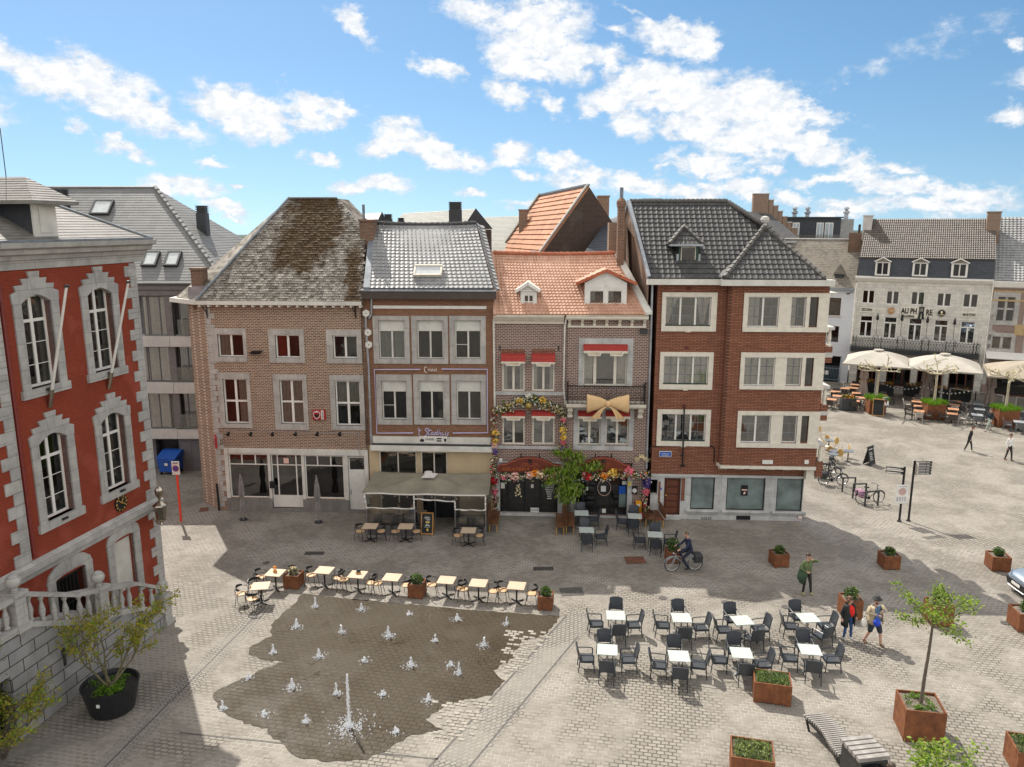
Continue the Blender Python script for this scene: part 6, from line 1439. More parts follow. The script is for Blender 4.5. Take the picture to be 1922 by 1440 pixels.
def gable_house():
 A = W(1103,350,53);Bf = W(1014,364,66);Bf.z = A.z-.15;o = Vector((A.x-2,A.y+6,0))
 t = thing('gable_house','old house with steep orange tiled roof and sooty brick gable behind the row','house',o)
 r = (Bf-A);r.z = 0;r.normalize();p = Vector((r.y*-1,r.x,0));p = p if p.x < 0 else -p;w,h = 4.9,6.6
 a,b = A-o,Bf-o;al,bl = a+p*w+Vector((0,0,-h)),b+p*w+Vector((0,0,-h));ar,br = a-p*w+Vector((0,0,-h)),b-p*w+Vector((0,0,-h))
 m = MB();pantile(m,bl,al,a,b,40,19,.012,.07,'wave',res=2);slab_under(m,[bl,al,a,b]);m.quad(a,ar,br,b);ro = m.build('roof',M['flat_orange'],t)
 g = MB();g.prism([al+Vector((0,0,-3)),al,a+Vector((0,0,.12)),ar,ar+Vector((0,0,-3))],r*.35);g.quad(al+Vector((0,0,-3)),ar+Vector((0,0,-3)),Vector((ar.x,ar.y,-o.z)),Vector((al.x,al.y,-o.z)));g.build('gable',M['brick_dark'],t)
 q = MB();c = (a+al*.3+ar*.7)/2;q.box(c.x-.2,c.x+.2,c.y-.6,c.y+.4,c.z-.2,c.z+.3)
 v = MB();v.bar(bl+Vector((0,0,.1)),b+Vector((0,0,.15)),.5,.25);v.build('verge',M['slate_brown'],ro);v = MB();v.bar(a+Vector((0,0,.1)),b+Vector((0,0,.1)),.3,.12);v.build('ridge',M['lead'],ro)
 v = MB();v.bar(al+Vector((0,0,.12))-r*.02,a+Vector((0,0,.16))-r*.02,.16,.1);v.build('verge_strip',M['concrete'],ro)
 for x0,y0,x1,y1,Y in ((974,393,990,432,63),(1123,367,1143,404,56)):
  s0,s1 = W(x0,y0,Y)-o,W(x1,y1,Y)-o;c = MB();c.box(s0.x,s1.x,s0.y,s0.y+.8,s1.z-3,s0.z-.1);c.box(s0.x-.05,s1.x+.05,s0.y-.05,s0.y+.85,s0.z-.1,s0.z);c.build('chimney',M['brick_rear'],t)
 k = MB();s = a.lerp(al,.66);nn = (al-a).cross(r).normalized();nn = nn if nn.z > 0 else -nn;e = (a-al).normalized();X = Matrix.Translation(al+e*1.3+r*.7+nn*.1) @ Matrix(((r.x,e.x,nn.x,0),(r.y,e.y,nn.y,0),(r.z,e.z,nn.z,0),(0,0,0,1)))
 k.X = X;k.box(0,.9,0,1.5,0,.12);sk = k.build('skylight',M['lead'],ro);g = MB();g.X = X;g.box(.08,.82,.08,1.42,.121,.13);g.build('pane',plain('skylight_pane',(.5,.53,.52),.15),sk)
gable_house()
rear_house('slate_house','dark blue slate slope with a skylight wedged beside the sooty gable',[W(1092,480,50),W(1150,480,50),W(1163,405,54),W(1140,412,54)],'slate_blue',10,50)
def stepped_house():
 Y = 88;o = W(1455,420,Y);o.z = 0;t = thing('stepped_gable_house','brick house with crow-stepped gable and twin-flue chimney behind the black tiled roof','house',o)
 cv = lambda x,y: W(1150+x/4.576,350+y/4.576,Y)-o
 pts = [(1212,62),(1345,62),(1345,115),(1385,115),(1385,165),(1425,165),(1425,212),(1462,212),(1462,258),(1500,258),(1500,308),(1537,308),(1537,355),(1590,355),(1590,440),(1212,440)]
 P = [cv(*p) for p in pts]
 m = MB()
 cols = [(1212,1345,62),(1345,1385,115),(1385,1425,165),(1425,1462,212),(1462,1500,258),(1500,1537,308),(1537,1590,355)]
 caps = MB()
 for a,b,y in cols:
  p,q = cv(a,y),cv(b,y);m.box(p.x,q.x,p.y,p.y+.5,0,p.z-.05);caps.box(p.x-.04,q.x+.06,p.y-.06,p.y+.56,p.z-.05,p.z+.05)
 m.build('gable',M['brick_rear'],t);caps.build('coping',M['concrete'],t)
 r = MB();slated(r,[W(1400,462,80)-o,W(1506,453,81)-o,W(1446,402,87.5)-o,W(1395,396,87.5)-o],12);r.build('roof',M['pantile_black'],t)
 w = MB();a,b = W(1400,462,80)-o,W(1503,455,81)-o;w.box(a.x,b.x,a.y+.2,a.y+4,0,min(a.z,b.z)-.2);w.build('wall',M['brick_rear'],t)
 g = MB();a,b = W(1476,453,80.8)-o,W(1506,454,80.8)-o;g.box(a.x,b.x,a.y-.1,a.y+.1,a.z-.15,a.z);g.build('gutter',M['zinc'],t)
stepped_house()
def black_block():
 Y = 96;o = W(1540,440,Y);o.z = 0;t = thing('penthouse_block','black flat-roofed penthouse block with tall windows on the skyline','apartment building',o)
 a,b = W(1462,409.5,Y)-o,W(1579,409.5,Y)-o;m = MB();m.box(a.x,b.x,0,9,0,a.z);m.build('wall',plain('anthracite_cladding',(.024,.028,.036),.5),t)
 c = W(1604,410.5,Y)-o;m = MB();m.box(b.x+.005,c.x,.1,9,0,c.z-.05);m.build('side_wall',plain('grey_cladding',(.28,.28,.27),.7),t)
 m = MB();m.box(a.x-.2,b.x+.2,-.3,9.2,a.z,a.z+.15);m.build('roof_edge',M['dark'],t)
 for x0,x1 in ((1488,1499),(1533,1544),(1549,1562)):
  p,q = W(x0,418,Y)-o,W(x1,448,Y)-o;m = MB();m.box(p.x,q.x,-.05,-.002,q.z-.5,p.z);wv = m.build('window',M['pvc'],t)
  m = MB();m.box(p.x+.08,(p.x+q.x)/2-.05,-.06,-.051,q.z-.4,p.z-.1);m.box((p.x+q.x)/2+.05,q.x-.08,-.06,-.051,q.z-.4,p.z-.1);m.build('pane',plain('pale_pane',(.36,.42,.46),.1),wv)
 for x in (1491,1515,1588):
  p = W(x,408,Y+3)-o;m = MB();m.lathe([(.25,-.3),(.25,.4),(.4,.5),(.4,.7),(.2,.8),(.2,.95),(.35,1.0),(.3,1.2),(.05,1.3)],p,10);m.build('roof_vent',M['zinc'],t)
 m = MB();p,q = W(1480,448,Y-.8)-o,W(1590,441,Y-.8)-o;m.box(p.x,q.x,p.y,p.y+.05,p.z-1.0,q.z);m.build('balcony_glass',M['clear'],t)
black_block()
# ---- the far side of the square
PANG = radians(-27.34);FP = Fac(G(1592,719),PANG)
def white_house():
 f = FP;u0,u1 = f.uz(1500,600)[0]-1.5,f.uz(1600,600)[0]-.02;P = f.w((u0,0,0));h = Fac(P,PANG)
 t = thing('white_house','white painted brick house with lichened slate roof and an open gated passage below','house',P,PANG);W_ = u1-u0;ze = h.uz(1570,541)[1];zp = h.uz(1560,668)[1]
 a0,a1 = h.uz(1533,690)[0],h.uz(1578,690)[0]
 wn = [h.rect(1553,559,1578,592),h.rect(1552,612,1574,642)]
 m = MB();wall_holes(m,0,W_,0,ze,wn+[[a0,a1,0,zp]],0,.2,back=2.5);m.build('wall',[M['brick_white'],M['black']],t)
 for k,r in enumerate(wn): win(t,r,dep=.08,cols=(),rows=(.8,) if k == 0 else (),fw=.06,mat='wood_dark' if k == 0 else 'dark',curtain='full' if k == 0 else None,glass='glass' if k == 0 else 'glassdark')
 s = MB();s.box(wn[0][0]-.1,wn[0][1]+.1,-.08,.02,wn[0][2]-.15,wn[0][2]);s.build('sill',M['concrete'],t)
 g = MB();g.box(-.1,W_,-.3,.05,ze-.15,ze+.08);g.build('gutter',M['zinc'],t)
 ve,zr = -.25,ze+.06;tn = 1.0;D = h.slope(1500,449,ve,zr,tn);r = MB();slated(r,[Vector((-1,ve,zr)),Vector((W_,ve,zr)),Vector((W_,D.y,D.z)),Vector((-1,D.y,D.z))],20);r.quad(Vector((-1,D.y,D.z)),Vector((W_,D.y,D.z)),Vector((W_,D.y*2,zr)),Vector((-1,D.y*2,zr)));ro = r.build('roof',M['slate_brown'],t)
 c = MB();c.box(-1,W_,D.y-.1,D.y+.1,D.z,D.z+.1);c.build('ridge',M['white'],ro)
 u,z1 = h.uz(1594,437,3);ub,z0 = h.uz(1616,462,3);c = MB();c.box(u,ub,3,4.2,z0-1.5,z1);c.build('chimney',M['brick_chim'],t);c = MB();c.cyl((ub-.3,3.5,0),.12,z1,z1+.8,8);c.build('chimney_pot',M['dark'],t)
 vd = .6;a,z0 = h.uz(1566,536,vd);b,z1 = h.uz(1582,515,vd);m = MB();m.box(a,b,vd,vd+1.5,z0-.2,z1);d = m.build('dormer',M['dark'],t);q = MB();mx = (a+b)/2;q.prism([(a-.2,vd-.1,z1),(b+.2,vd-.1,z1),(mx,vd-.1,z1+.9)],(0,2.2,0));q.build('dormer_roof',M['slate_brown'],d)
 # gate with a leaning pole and notices
 gm = MB()
 for i in range(16): x = a0+(a1-a0)*(i+.5)/16;gm.tube([(x,.02,.1),(x,.02,zp*.62)],.018,5)
 for z in (.2,zp*.52): gm.bar((a0,.02,z),(a1,.02,z),.04,.05)
 ga = gm.build('iron_gate',plain('blue_grey_paint',(.20,.27,.31),.4),t);mm = MB();mm.box(-.14,.14,-.03,-.005,-.2,.2);repeat(ga,mm,'notice',M['white'],[(a0+(a1-a0)*k,0,zp*.34) for k in (.12,.28,.44)])
 pm = MB();pm.bar(Vector((a0-.35,-.5,0)),Vector((a0+.5,-.1,zp)),.12,.06);pm.build('leaning_board',M['white'],t);pm = MB();pm.tube([(a0-.9,-.3,0),(a0-.9,-.3,zp+.3)],.22,12);pm.build('round_column',plain('pale_blue_column',(.42,.46,.49),.6),t)
 lp = MB();u,z = h.uz(1594,549,-.4);lp.tube([(u+.3,-.02,z),(u,-.5,z-.05)],.03,6);lp.ball((u-.1,-.6,z-.1),.2,10,6,sz=.5);lp.build('wall_lamp',M['dark'],t)
white_house()
def brasserie():
 f = FP;t = thing('brasserie_house','cream rendered brasserie with black balcony, three small dormers and old grey tiled roof','restaurant building',f.P,PANG)
 uR = f.uz(1858,580)[0];ze = f.uz(1730,528)[1];zb = f.uz(1720,657)[1]
 up = [f.rect(*q) for q in ((1618,544,1642,570),(1663,545.6,1688,572),(1709.5,547,1736,573),(1758,549.5,1786,576),(1807,551,1836.5,578))]
 lo = [f.rect(*q) for q in ((1613,592,1637.5,632),(1658,594.4,1683,636),(1704,597,1730,640),(1752,600,1779,642),(1801,603,1830,645.5))]
 op = [];n = 4
 for i in range(n): op.append([uR*(.06+.235*i),uR*(.06+.235*i)+uR*.185,.05,zb-.9])
 m = MB();wall_holes(m,0,uR,0,ze,up+lo+op,0,.2,back=1.8);m.quad((uR,0,0),(uR,9,0),(uR,9,ze),(uR,0,ze));m.quad((0,0,0),(0,0,ze),(0,9,ze),(0,9,0));m.build('wall',[M['ashlar'],M['room']],t)
 for h in up: win(t,h,dep=.06,cols=(.5,),fw=.09,bars=.12,mat='white',glass='glassdark')
 for h in lo: win(t,h,dep=.06,cols=((.5,0,.70),),rows=(.72,),fw=.09,bars=.12,mat='white',glass='glassdark')
 for h in op: win(t,h,dep=.1,cols=(.33,.67),rows=(.75,),fw=.1,bars=.1,mat='door_brown',glass='glassdark',name='cafe_front')
 c = MB();z1,z0 = f.uz(1730,521.5,-.4)[1],f.uz(1730,530,-.4)[1];c.prism([(-.15,y,z) for y,z in [(0,z0-.1),(-.15,z0-.05),(-.3,z0+.1),(-.45,z1-.15),(-.45,z1),(0,z1)]],(uR+.1,0,0));c.build('cornice',M['white'],t)
 # mansard, roof, dormers
 r = MB();za = z1+.02;zb2 = f.uz(1735,485,.5)[1];pantile(r,Vector((0,-.2,za)),Vector((uR,-.2,za)),Vector((uR,.45,zb2)),Vector((0,.45,zb2)),1,9,0,.02,'flat');mn = r.build('mansard',M['slate_blue'],t)
 tn = .95;D = f.slope(1745,411,.3,zb2,tn);r = MB();E = [Vector((.0,.3,zb2)),Vector((uR,.3,zb2)),Vector((uR-.1,D.y,D.z)),Vector((.1,D.y,D.z))];pantile(r,*E,62,22,.045,.05,'wave',res=4);slab_under(r,E,.1);r.quad(E[3],E[2],Vector((uR,D.y*2,zb2)),Vector((0,D.y*2,zb2)));r.poly([E[0],E[3],Vector((0,D.y*2,zb2))]);r.poly([E[1],E[2],Vector((uR,D.y*2,zb2))]);ro = r.build('roof',M['pantile_old'],t)
 for x0,y0,x1,y1 in ((1643,484,1670.5,517.5),(1713,485,1742,519),(1786,486.5,1817,521)):
  v = -.45;a,b,zz0,zz1 = f.rect(x0,y0,x1,y1,v);zm = zz1-(zz1-zz0)*.22;d = MB();d.box(a,b,v,.8,zz0,zm);dd = d.build('dormer',M['white'],t)
  q = MB();xm = (a+b)/2;q.prism([(a-.08,v-.08,zm),(b+.08,v-.08,zm),(xm,v-.08,zz1)],(0,1.2,0));q.build('dormer_roof',M['slate_brown'],dd)
  q = MB();q.bar((a-.1,v-.12,zm),(xm,v-.12,zz1+.03),.08,.1);q.bar((b+.1,v-.12,zm),(xm,v-.12,zz1+.03),.08,.1);q.build('bargeboard',M['white'],dd)
  for s in (.14,.54): p = MB();p.box(a+(b-a)*s,a+(b-a)*(s+.32),v-.02,v-.004,zz0+.15,zm-.12);p.build('pane',M['glassdark'] if 0 else plain('dark_pane',(.02,.022,.024),.1,spec=.6),dd)
 for x0,y0,x1,y1,v in ((1621,404,1636,427,D.y-1.2),(1855,397,1876,434,D.y-1.2)):
  a,zt = f.uz(x0,y0,v);b,zl = f.uz(x1,y1,v);q = MB();q.box(a,b,v,v+1.3,zl-1.2,zt-.1);q.box(a-.06,b+.06,v-.06,v+1.36,zt-.1,zt);q.build('chimney',M['concrete'] if x0 < 1700 else M['brick_rear'],t)
 # balcony
 q = MB();q.box(.0,uR-.5,-1.1,-.002,zb-.38,zb-.05);q.box(-.05,uR-.45,-1.15,-.002,zb-.05,zb);ba = q.build('balcony',M['dark'],t);h = 1.0
 q = MB();L = uR-.55;n = 44;y = -1.05
 for z in (.06,.2,.78,.92): q.bar((.05,y,zb+z),(L,y,zb+z),.03,.03)
 for i in range(n+1): x = .05+(L-.05)*i/n;q.bar((x,y,zb),(x,y,zb+.92),.02,.02)
 for i in range(n):
  x0 = .05+(L-.05)*i/n;x1 = .05+(L-.05)*(i+1)/n;q.bar((x0,y,zb+.2),(x1,y,zb+.78),.025,.025);q.bar((x1,y,zb+.2),(x0,y,zb+.78),.025,.025);q.ball(((x0+x1)/2,y,zb+1.0),.05,6,4)
 for x in (.05,L): q.bar((x,y,zb+.9),(x,0,zb+.9),.03,.03);q.bar((x,y,zb+.1),(x,0,zb+.1),.03,.03)
 for i in range(6):
  for dx in (-.3,.3): x = .3+(L-.6)*i/5+dx*(1 if 0 < i < 5 else .4);q.bar((x,y-.02,zb),(x,y-.02,zb+1.15),.06,.06)
 q.build('railing',M['black'],ba)
 lm = MB();lm.tube([(0,-.9,0),(0,-.55,.5),(0,-.12,1.9)],.02,5);lm.lathe([(.06,1.25),(.13,1.35),(.10,1.6),(.02,1.9)],(0,-.35,0),6);lm.tube([(-.25,-1.0,-.75),(-.2,-.95,-.2),(0,-.9,0),(.2,-.95,-.2),(.25,-1.0,-.75)],.02,5)
 repeat(t,lm,'wall_lantern',M['black'],[(f.uz(x,y_,-.9)[0],0,f.uz(x,y_,-.9)[1]) for x,y_ in ((1644,627),(1690,629),(1738,633),(1789,637))])
 dp = MB();dp.tube([f.p(1842,645,-.1),f.p(1838,690,-.1)],.06,8);dp.build('drainpipe',M['offwhite'],t);dp = MB();dp.tube([(.08,-.08,zb-2),(.08,-.08,ze)],.06,8);dp.build('drainpipe',M['offwhite'],t)
 def plate(x0,y0,x1,y1,txt,size,nm,mat='cream',tm='black',w=.8):
  a,b,z0,z1 = f.rect(x0,y0,x1,y1,-.06);q = MB();q.box(a,b,-.06,-.005,z0,z1);p = q.build(nm,M[mat],t);q = MB();add_text(q,txt,((a+b)/2,-.07,(z0+z1)/2),(z1-z0)*size,.012,width=(b-a)*w,bold=.03);q.build('lettering',M[tm],p);return p,a,b,z0,z1
 plate(1614.5,577,1640,586,'SEZOENS',.75,'name_panel');plate(1804,586.5,1834,596,'MARTENS',.75,'name_panel')
 a,b,z0,z1 = f.rect(1690,577,1750,597,-.06);q = MB();q.box(a,b,-.06,-.005,z0,z1);p = q.build('main_sign',M['cream'],t);H = z1-z0;Wd = b-a
 q = MB();add_text(q,'AU PH',(a+Wd*.27,-.08,z0+H*.6),H*.72,.02,width=Wd*.50,bold=.035);add_text(q,'RE',(a+Wd*.90,-.08,z0+H*.55),H*.72,.02,width=Wd*.19,bold=.035);add_text(q,'BRASSERIE',(a+Wd*.24,-.08,z0+H*.13),H*.26,.012,width=Wd*.42,bold=.03);q.build('lettering',M['black'],p)
 q = MB();x = a+Wd*.66;hw = Wd*.08;y = -.12
 for s in (-1,1): q.prism([(x+s*hw*.35,y,z0-H*.1),(x+s*hw*1.25,y,z0-H*.1),(x+s*hw*.95,y,z0+H*.55),(x+s*hw*.05,y,z0+H*.55)],(0,.05,0));q.prism([(x+s*hw*.45,y,z0+H*.55),(x+s*hw*.95,y,z0+H*.55),(x+s*hw*.95,y,z0+H*1.0),(x+s*hw*.45,y,z0+H*1.0)],(0,.05,0))
 q.box(x-hw*.45,x+hw*.45,y,y+.05,z0+H*.5,z0+H*.62);q.box(x-hw*1.1,x+hw*1.1,y,y+.05,z0+H*.95,z0+H*1.05);q.box(x-.02,x+.02,y,y+.05,z0+H*.6,z0+H*1.3);q.build('tower_emblem',M['black'],p)
 for cx,cy,r,mt,txt in ((1672.7,583.5,6.5,'wood_frame','1758'),(1767.5,588,7.2,'black','')):
  c = f.p(cx,cy,-.1);rr = abs(f.uz(cx+r,cy,-.1)[0]-c.x);q = MB();q.tube([(c.x,-.02,c.z),(c.x,-.14,c.z)],rr,24);p = q.build('round_sign',M[mt],t)
  if txt: q = MB();add_text(q,txt,(c.x,-.15,c.z),rr*.8,.01,width=rr*1.3);q.build('lettering',M['cream'],p)
  else: q = MB();q.prism([(c.x-rr*.3,-.145,c.z+rr*.6),(c.x+rr*.3,-.145,c.z+rr*.6),(c.x+rr*.2,-.145,c.z-.05*rr),(c.x,-.145,c.z-rr*.25),(c.x-rr*.25,-.145,c.z+.1*rr)],(0,-.01,0));q.box(c.x-rr*.7,c.x+rr*.7,-.155,-.141,c.z-rr*.55,c.z-rr*.4);q.build('lettering',M['petal_cream'],p)
brasserie()
def east_house():
 f = FP;P = f.w((f.uz(1859,580)[0]+.04,0,0));h = Fac(P,PANG);t = thing('stone_window_house','brown brick house with grey stone cross windows at the right edge of the square','house',P,PANG)
 W_ = 9.0;ze = h.uz(1890,541)[1]
 U = [h.rect(1871,557,1904,603)];U.append([U[0][1]+1.1,U[0][1]+1.1+(U[0][1]-U[0][0]),U[0][2],U[0][3]]);Lw = [h.rect(1861,632,1898,655)];Lw.append([Lw[0][1]+1.2,Lw[0][1]+1.2+(Lw[0][1]-Lw[0][0]),Lw[0][2],Lw[0][3]])
 zg = h.uz(1890,688)[1];gd = [.5,W_-.5,.05,zg-.3]
 m = MB();wall_holes(m,0,W_,0,ze,U+Lw+[gd],0,.2,back=1.5);m.build('wall',[M['brick_purple'],M['room']],t)
 for q in U: win(t,q,dep=.08,cols=(.5,),rows=(.5,),fw=.05,bars=.16,mat='stone',glass='glassdark',sur=(.35,.35,.4,.35),surmat='stone')
 for q in Lw: win(t,q,dep=.08,cols=(.5,),fw=.05,bars=.18,mat='stone',glass='glassdark',sur=(.3,.3,.35,.25),surmat='stone')
 win(t,gd,dep=.15,cols=(.2,.4,.6,.8),rows=(.75,),fw=.1,mat='door_brown',glass='glassdark',name='cafe_front')
 c = MB();z1,z0 = h.uz(1890,528,-.4)[1],ze;c.prism([(0,y,z) for y,z in [(0,z0),(-.3,z0+.1),(-.45,z1-.1),(-.45,z1),(0,z1)]],(W_,0,0));c.build('cornice',M['white'],t)
 b = MB();b.box(0,W_,-.05,.02,ze-.35,ze-.2);b.box(0,W_,-.06,.02,ze-1.15,ze-1.0);b.build('stone_bands',plain('ochre_stone',(.42,.30,.15),.8),t)
 b = MB();z = (U[0][2]+Lw[0][3])/2;b.box(U[0][1]+.2,U[0][1]+.95,-.06,.02,z-.5,z+.45);b.build('stone_tablet',plain('ochre_stone',(.42,.30,.15),.8),t)
 q = MB();zz = 1.0;i = 0;q.box(-.02,.27,-.03,.05,.9,ze-1.2)
 while zz < ze-1.3: w = .5 if i % 2 else .3;q.box(-.02,w,-.04,.05,zz,zz+.35);zz += .9;i += 1
 q.build('quoins',M['stone'],t)
 a = MB();za = h.uz(1890,672,-.8)[1];a.prism([(0,-.05,za+.3),(0,-1.3,za-.1),(0,-1.3,za-.02),(0,-.05,za+.4)],(W_,0,0));a.build('rolled_awning',M['white'],t)
 ve,zr = -.35,z1+.03;tn = .95;D = h.slope(1900,408,ve,zr,tn);r = MB();E = [Vector((0,ve,zr)),Vector((W_,ve,zr)),Vector((W_,D.y,D.z)),Vector((0,D.y,D.z))];pantile(r,*E,30,26,.05,.05,'wave',res=4);slab_under(r,E,.1);r.quad(E[3],E[2],Vector((W_,D.y*2,zr)),Vector((0,D.y*2,zr)));r.poly([E[0],E[3],Vector((0,D.y*2,zr))]);r.build('roof',M['pantile_grey'],t)
east_house()
# wooded hills far off
def hills():
 m = MB();n = 120;R1 = 930.0;vs = [];rnd = random.Random(5)
 for i in range(n+1):
  a = -1.3+2.6*i/n;h = 3.2+1.2*sin(a*9)+.9*sin(a*23+1)+rnd.random()*.8
  if a > -.2: h += 6
  for r,z in ((R1,-1),(R1+15,h),(R1+120,h+1.5),(R1+200,-2)): vs.append((r*sin(a),r*cos(a),z))
 m.add(vs,[(i*4+j,(i+1)*4+j,(i+1)*4+j+1,i*4+j+1) for i in range(n) for j in range(3)]);tag(m.build('hills',M['forest'],smooth=False),kind='structure')
hills()
# a few roofs beyond the corner house
rear_house('far_house','small far house roof between the modern slate roof and the mossy roof',[W(424,478,75),W(450,478,75),W(436,458,78),W(428,458,78)],'slate_brown',6,75)
# ------------------------------------------------------------------ ground
def sheet(name,pts,z,mat,kind='structure'):
 m = MB();m.poly([(p[0],p[1],z) for p in pts]);o = m.build(name,M[mat]);return tag(o,kind=kind)
R = 1000.0
sheet('ground',[(R*cos(2*pi*k/48),R*sin(2*pi*k/48)) for k in range(48)],0.0,'square')
gp = lambda *q: [G(x,y) for x,y in q]
# the plaza in the foreground and the street along the houses
a,b = G(300,1012),G(1560,1108)
sheet('street_paving',[Vector((-60,80,0)),Vector((-60,20,0))]+gp((330,1085),(470,1122),(1000,1150),(1130,1105),(1480,1135),(1590,1165),(1922,1150))+[Vector((60,29,0)),Vector((60,33,0))]+gp((1760,1030),(1640,960),(1512,915))+[Vector((16,60,0)),Vector((10,80,0))],.004,'street')
sheet('plaza_paving',[Vector((-40,-30,0)),Vector((60,-30,0)),Vector((60,28.9,0))]+gp((1922,1151),(1590,1166),(1480,1136),(1130,1106),(1000,1151),(470,1123),(330,1086))+[Vector((-40,20,0))],.004,'plaza')
def strip(name,p,q,w,mat,z=.008):
 p,q = Vector(p),Vector(q);d = (q-p).normalized();n = Vector((-d.y,d.x,0))*w/2;sheet(name,[p-n,q-n,q+n,p+n],z,mat)
M['gutter_dark'] = plain('dark_gutter',(.075,.068,.06),.7,var=.4,scale=6)
e1 = G(1066,1153);d1 = (G(817,1428)-e1).normalized();strip('paving_band',e1+Vector((.62,-.05,0)),e1+d1*24+Vector((.62,-.05,0)),1.15,'strip')
strip('gutter_channel',e1+d1*.1,e1+d1*24,.07,'gutter_dark',.012);strip('gutter_channel',G(1085,1195),G(1085,1195)+d1*22,.06,'gutter_dark',.012)
e2 = G(471,1166);d2 = (G(380,1257)-e2).normalized();strip('paving_band',e2-d2*1.2,e2+d2*14,.8,'strip');strip('gutter_channel',e2-d2*1.2,e2+d2*14,.05,'gutter_dark',.012)
e3 = G(425,1385);d3 = (G(720,1415)-e3).normalized();strip('gutter_channel',e3-d3*1.5,e3+d3*6.5,.06,'gutter_dark',.012)
# wet part of the fountain square
def wet_square():
 t = NT('wet_setts');o = t.coord();mp = t.n('ShaderNodeMapping');t.l(o,mp.inputs[0]);mp.inputs['Rotation'].default_value = (0,0,radians(11))
 v = t.vadd(mp.outputs[0],t.vmul(t.ncol(o,1.3,2),(.10,.09,0)));v = t.vadd(v,t.vmul(t.ncol(o,9,2),(.025,.025,0)))
 col,fac = t.brick(v,(.056,.040,.021),(.043,.031,.017),(.020,.015,.009),.27,.185,.02,smooth=.4)
 col = t.mix(t.rng(t.noise(o,.35,5,.6),.35,.7,0,.55),col,(.068,.056,.038));col = t.mix(t.rng(t.noise(o,2.5,5,.6),.5,.75,0,.35),col,(.060,.046,.030))
 r = t.rng(t.noise(o,1.1,4,.6),.45,.7,.55,.22)
 h = t.math('ADD',t.math('MULTIPLY',t.noise(o,16,3,.6),1.0),t.math('MULTIPLY',fac,-1.0));t.bump(h,.012,.6);cw = t.n('ShaderNodeBump');cw.inputs['Distance'].default_value = .03;cw.inputs['Strength'].default_value = .9;t.l(t.noise(o,19,3,.6),cw.inputs['Height']);t.l(cw.outputs[0],t.b.inputs['Coat Normal']);t.l(t.rng(t.noise(o,.55,4,.6),.45,.65,.0,.15),t.b.inputs['Coat Weight']);t.b.inputs['Coat Roughness'].default_value = .12;M['wet'] = t.fin(col,r,0,.12)
 q = [(520,150),(700,172),(1000,200),(1300,228),(1600,250),(1850,268),(1760,370),(1640,400),(1600,480),(1500,545),(1560,600),(1490,670),(1350,700),(1230,740),(1140,800),(1250,850),(1080,880),(960,950),(820,1012),(640,1022),(480,985),(400,925),(330,850),(200,810),(90,745),(55,665),(180,600),(430,495),(330,500),(238,462),(255,415),(350,372),(362,300),(450,225)]
 P = [G(380+x/2.746,1060+y/2.746) for x,y in q];rnd = random.Random(11);out = []
 for i,p in enumerate(P):
  n = P[(i+1) % len(P)];L = (n-p).length;k = max(1,int(L/.16));d = (n-p).normalized();nn = Vector((-d.y,d.x,0));rough = .03 if 0 <= i <= 4 else .07
  for j in range(k): out.append(p.lerp(n,j/k)+nn*(rnd.random()-.5)*rough*2)
 sheet('wet_paving',out,.016,'wet')
 # dry setts standing out of the wet film along the right edge
 m = MB();ux = Vector((cos(radians(-11)),sin(radians(-11)),0));uy = Vector((-ux.y,ux.x,0))
 seen = set()
 for (x0,y0,x1,y1,n) in ((1500,340,1760,560,105),(1140,700,1470,900,110)):
  for k in range(n):
   a = rnd.random();b = rnd.random();x = x1-(x1-x0)*a*.8;y = y0+(y1-y0)*b
   if x > 1850-(y-268)*.76-12: continue
   c = G(380+x/2.746,1060+y/2.746);s,t_ = c.dot(ux),c.dot(uy);s = round(s/.24)*.24;t_ = round(t_/.15)*.15;row_ = round(t_/.15);s += .12*(row_ % 2)
   if (round(s/.12),row_) in seen: continue
   seen.add((round(s/.12),row_));c = ux*s+uy*t_+Vector((0,0,.021));w,h = .10,.06
   m.quad(c-ux*w-uy*h,c+ux*w-uy*h,c+ux*w+uy*h,c-ux*w+uy*h)
 M['drysett'] = plain('dry_setts',(.27,.245,.205),.8,var=.35,scale=5);tag(m.build('dry_setts',M['drysett']),kind='structure')
wet_square()
# manholes, drains, brown iron plates
def plate(name,label,cat,px,py,w,h,mat,grid=0,rz=0.0):
 t = thing(name,label,cat,G(px,py)+Vector((0,0,.012)),rz);m = MB();m.box(-w/2,w/2,-h/2,h/2,0,.012);m.build('cover',M[mat],t)
 if grid:
  g = MB()
  for k in range(grid): x = -w/2+w*(k+.5)/grid;g.box(x-w/grid*.2,x+w/grid*.2,-h/2+.03,h/2-.03,.0125,.02)
  g.build('ribs',M['black'],t)
plate('manhole_cover','rusty brown square manhole cover in front of the ice cream house','manhole cover',1192,1052,.9,.75,'corten_dark',rz=.05)
plate('manhole_cover','dark brown manhole cover at the shadow edge near the last bistro table','manhole cover',1073,1111,.95,.7,'gutter_dark',rz=.1)
plate('manhole_cover','brown plate in the paving before the corner of the pale brick house','manhole cover',383,957,.45,.6,'corten_dark',rz=.3)
plate('drain_grate','dark street drain grate behind the middle bistro tables','drain',1020,1068,.9,.35,'gutter_dark',7)
plate('drain_grate','dark street drain grate behind the left bistro tables','drain',590,1039,.9,.35,'gutter_dark',7)
for px,py in ((1244,1123),(1361,1131),(1474,1140),(500,1057),(1886,1170)):
 t = thing('valve_cover','small round iron valve cover set in the paving','valve cover',G(px,py)+Vector((0,0,.012)),0,'round valve covers in the paving');m = MB();m.cyl((0,0,0),.16,0,.012,14);m.build('lid',M['gutter_dark'],t)
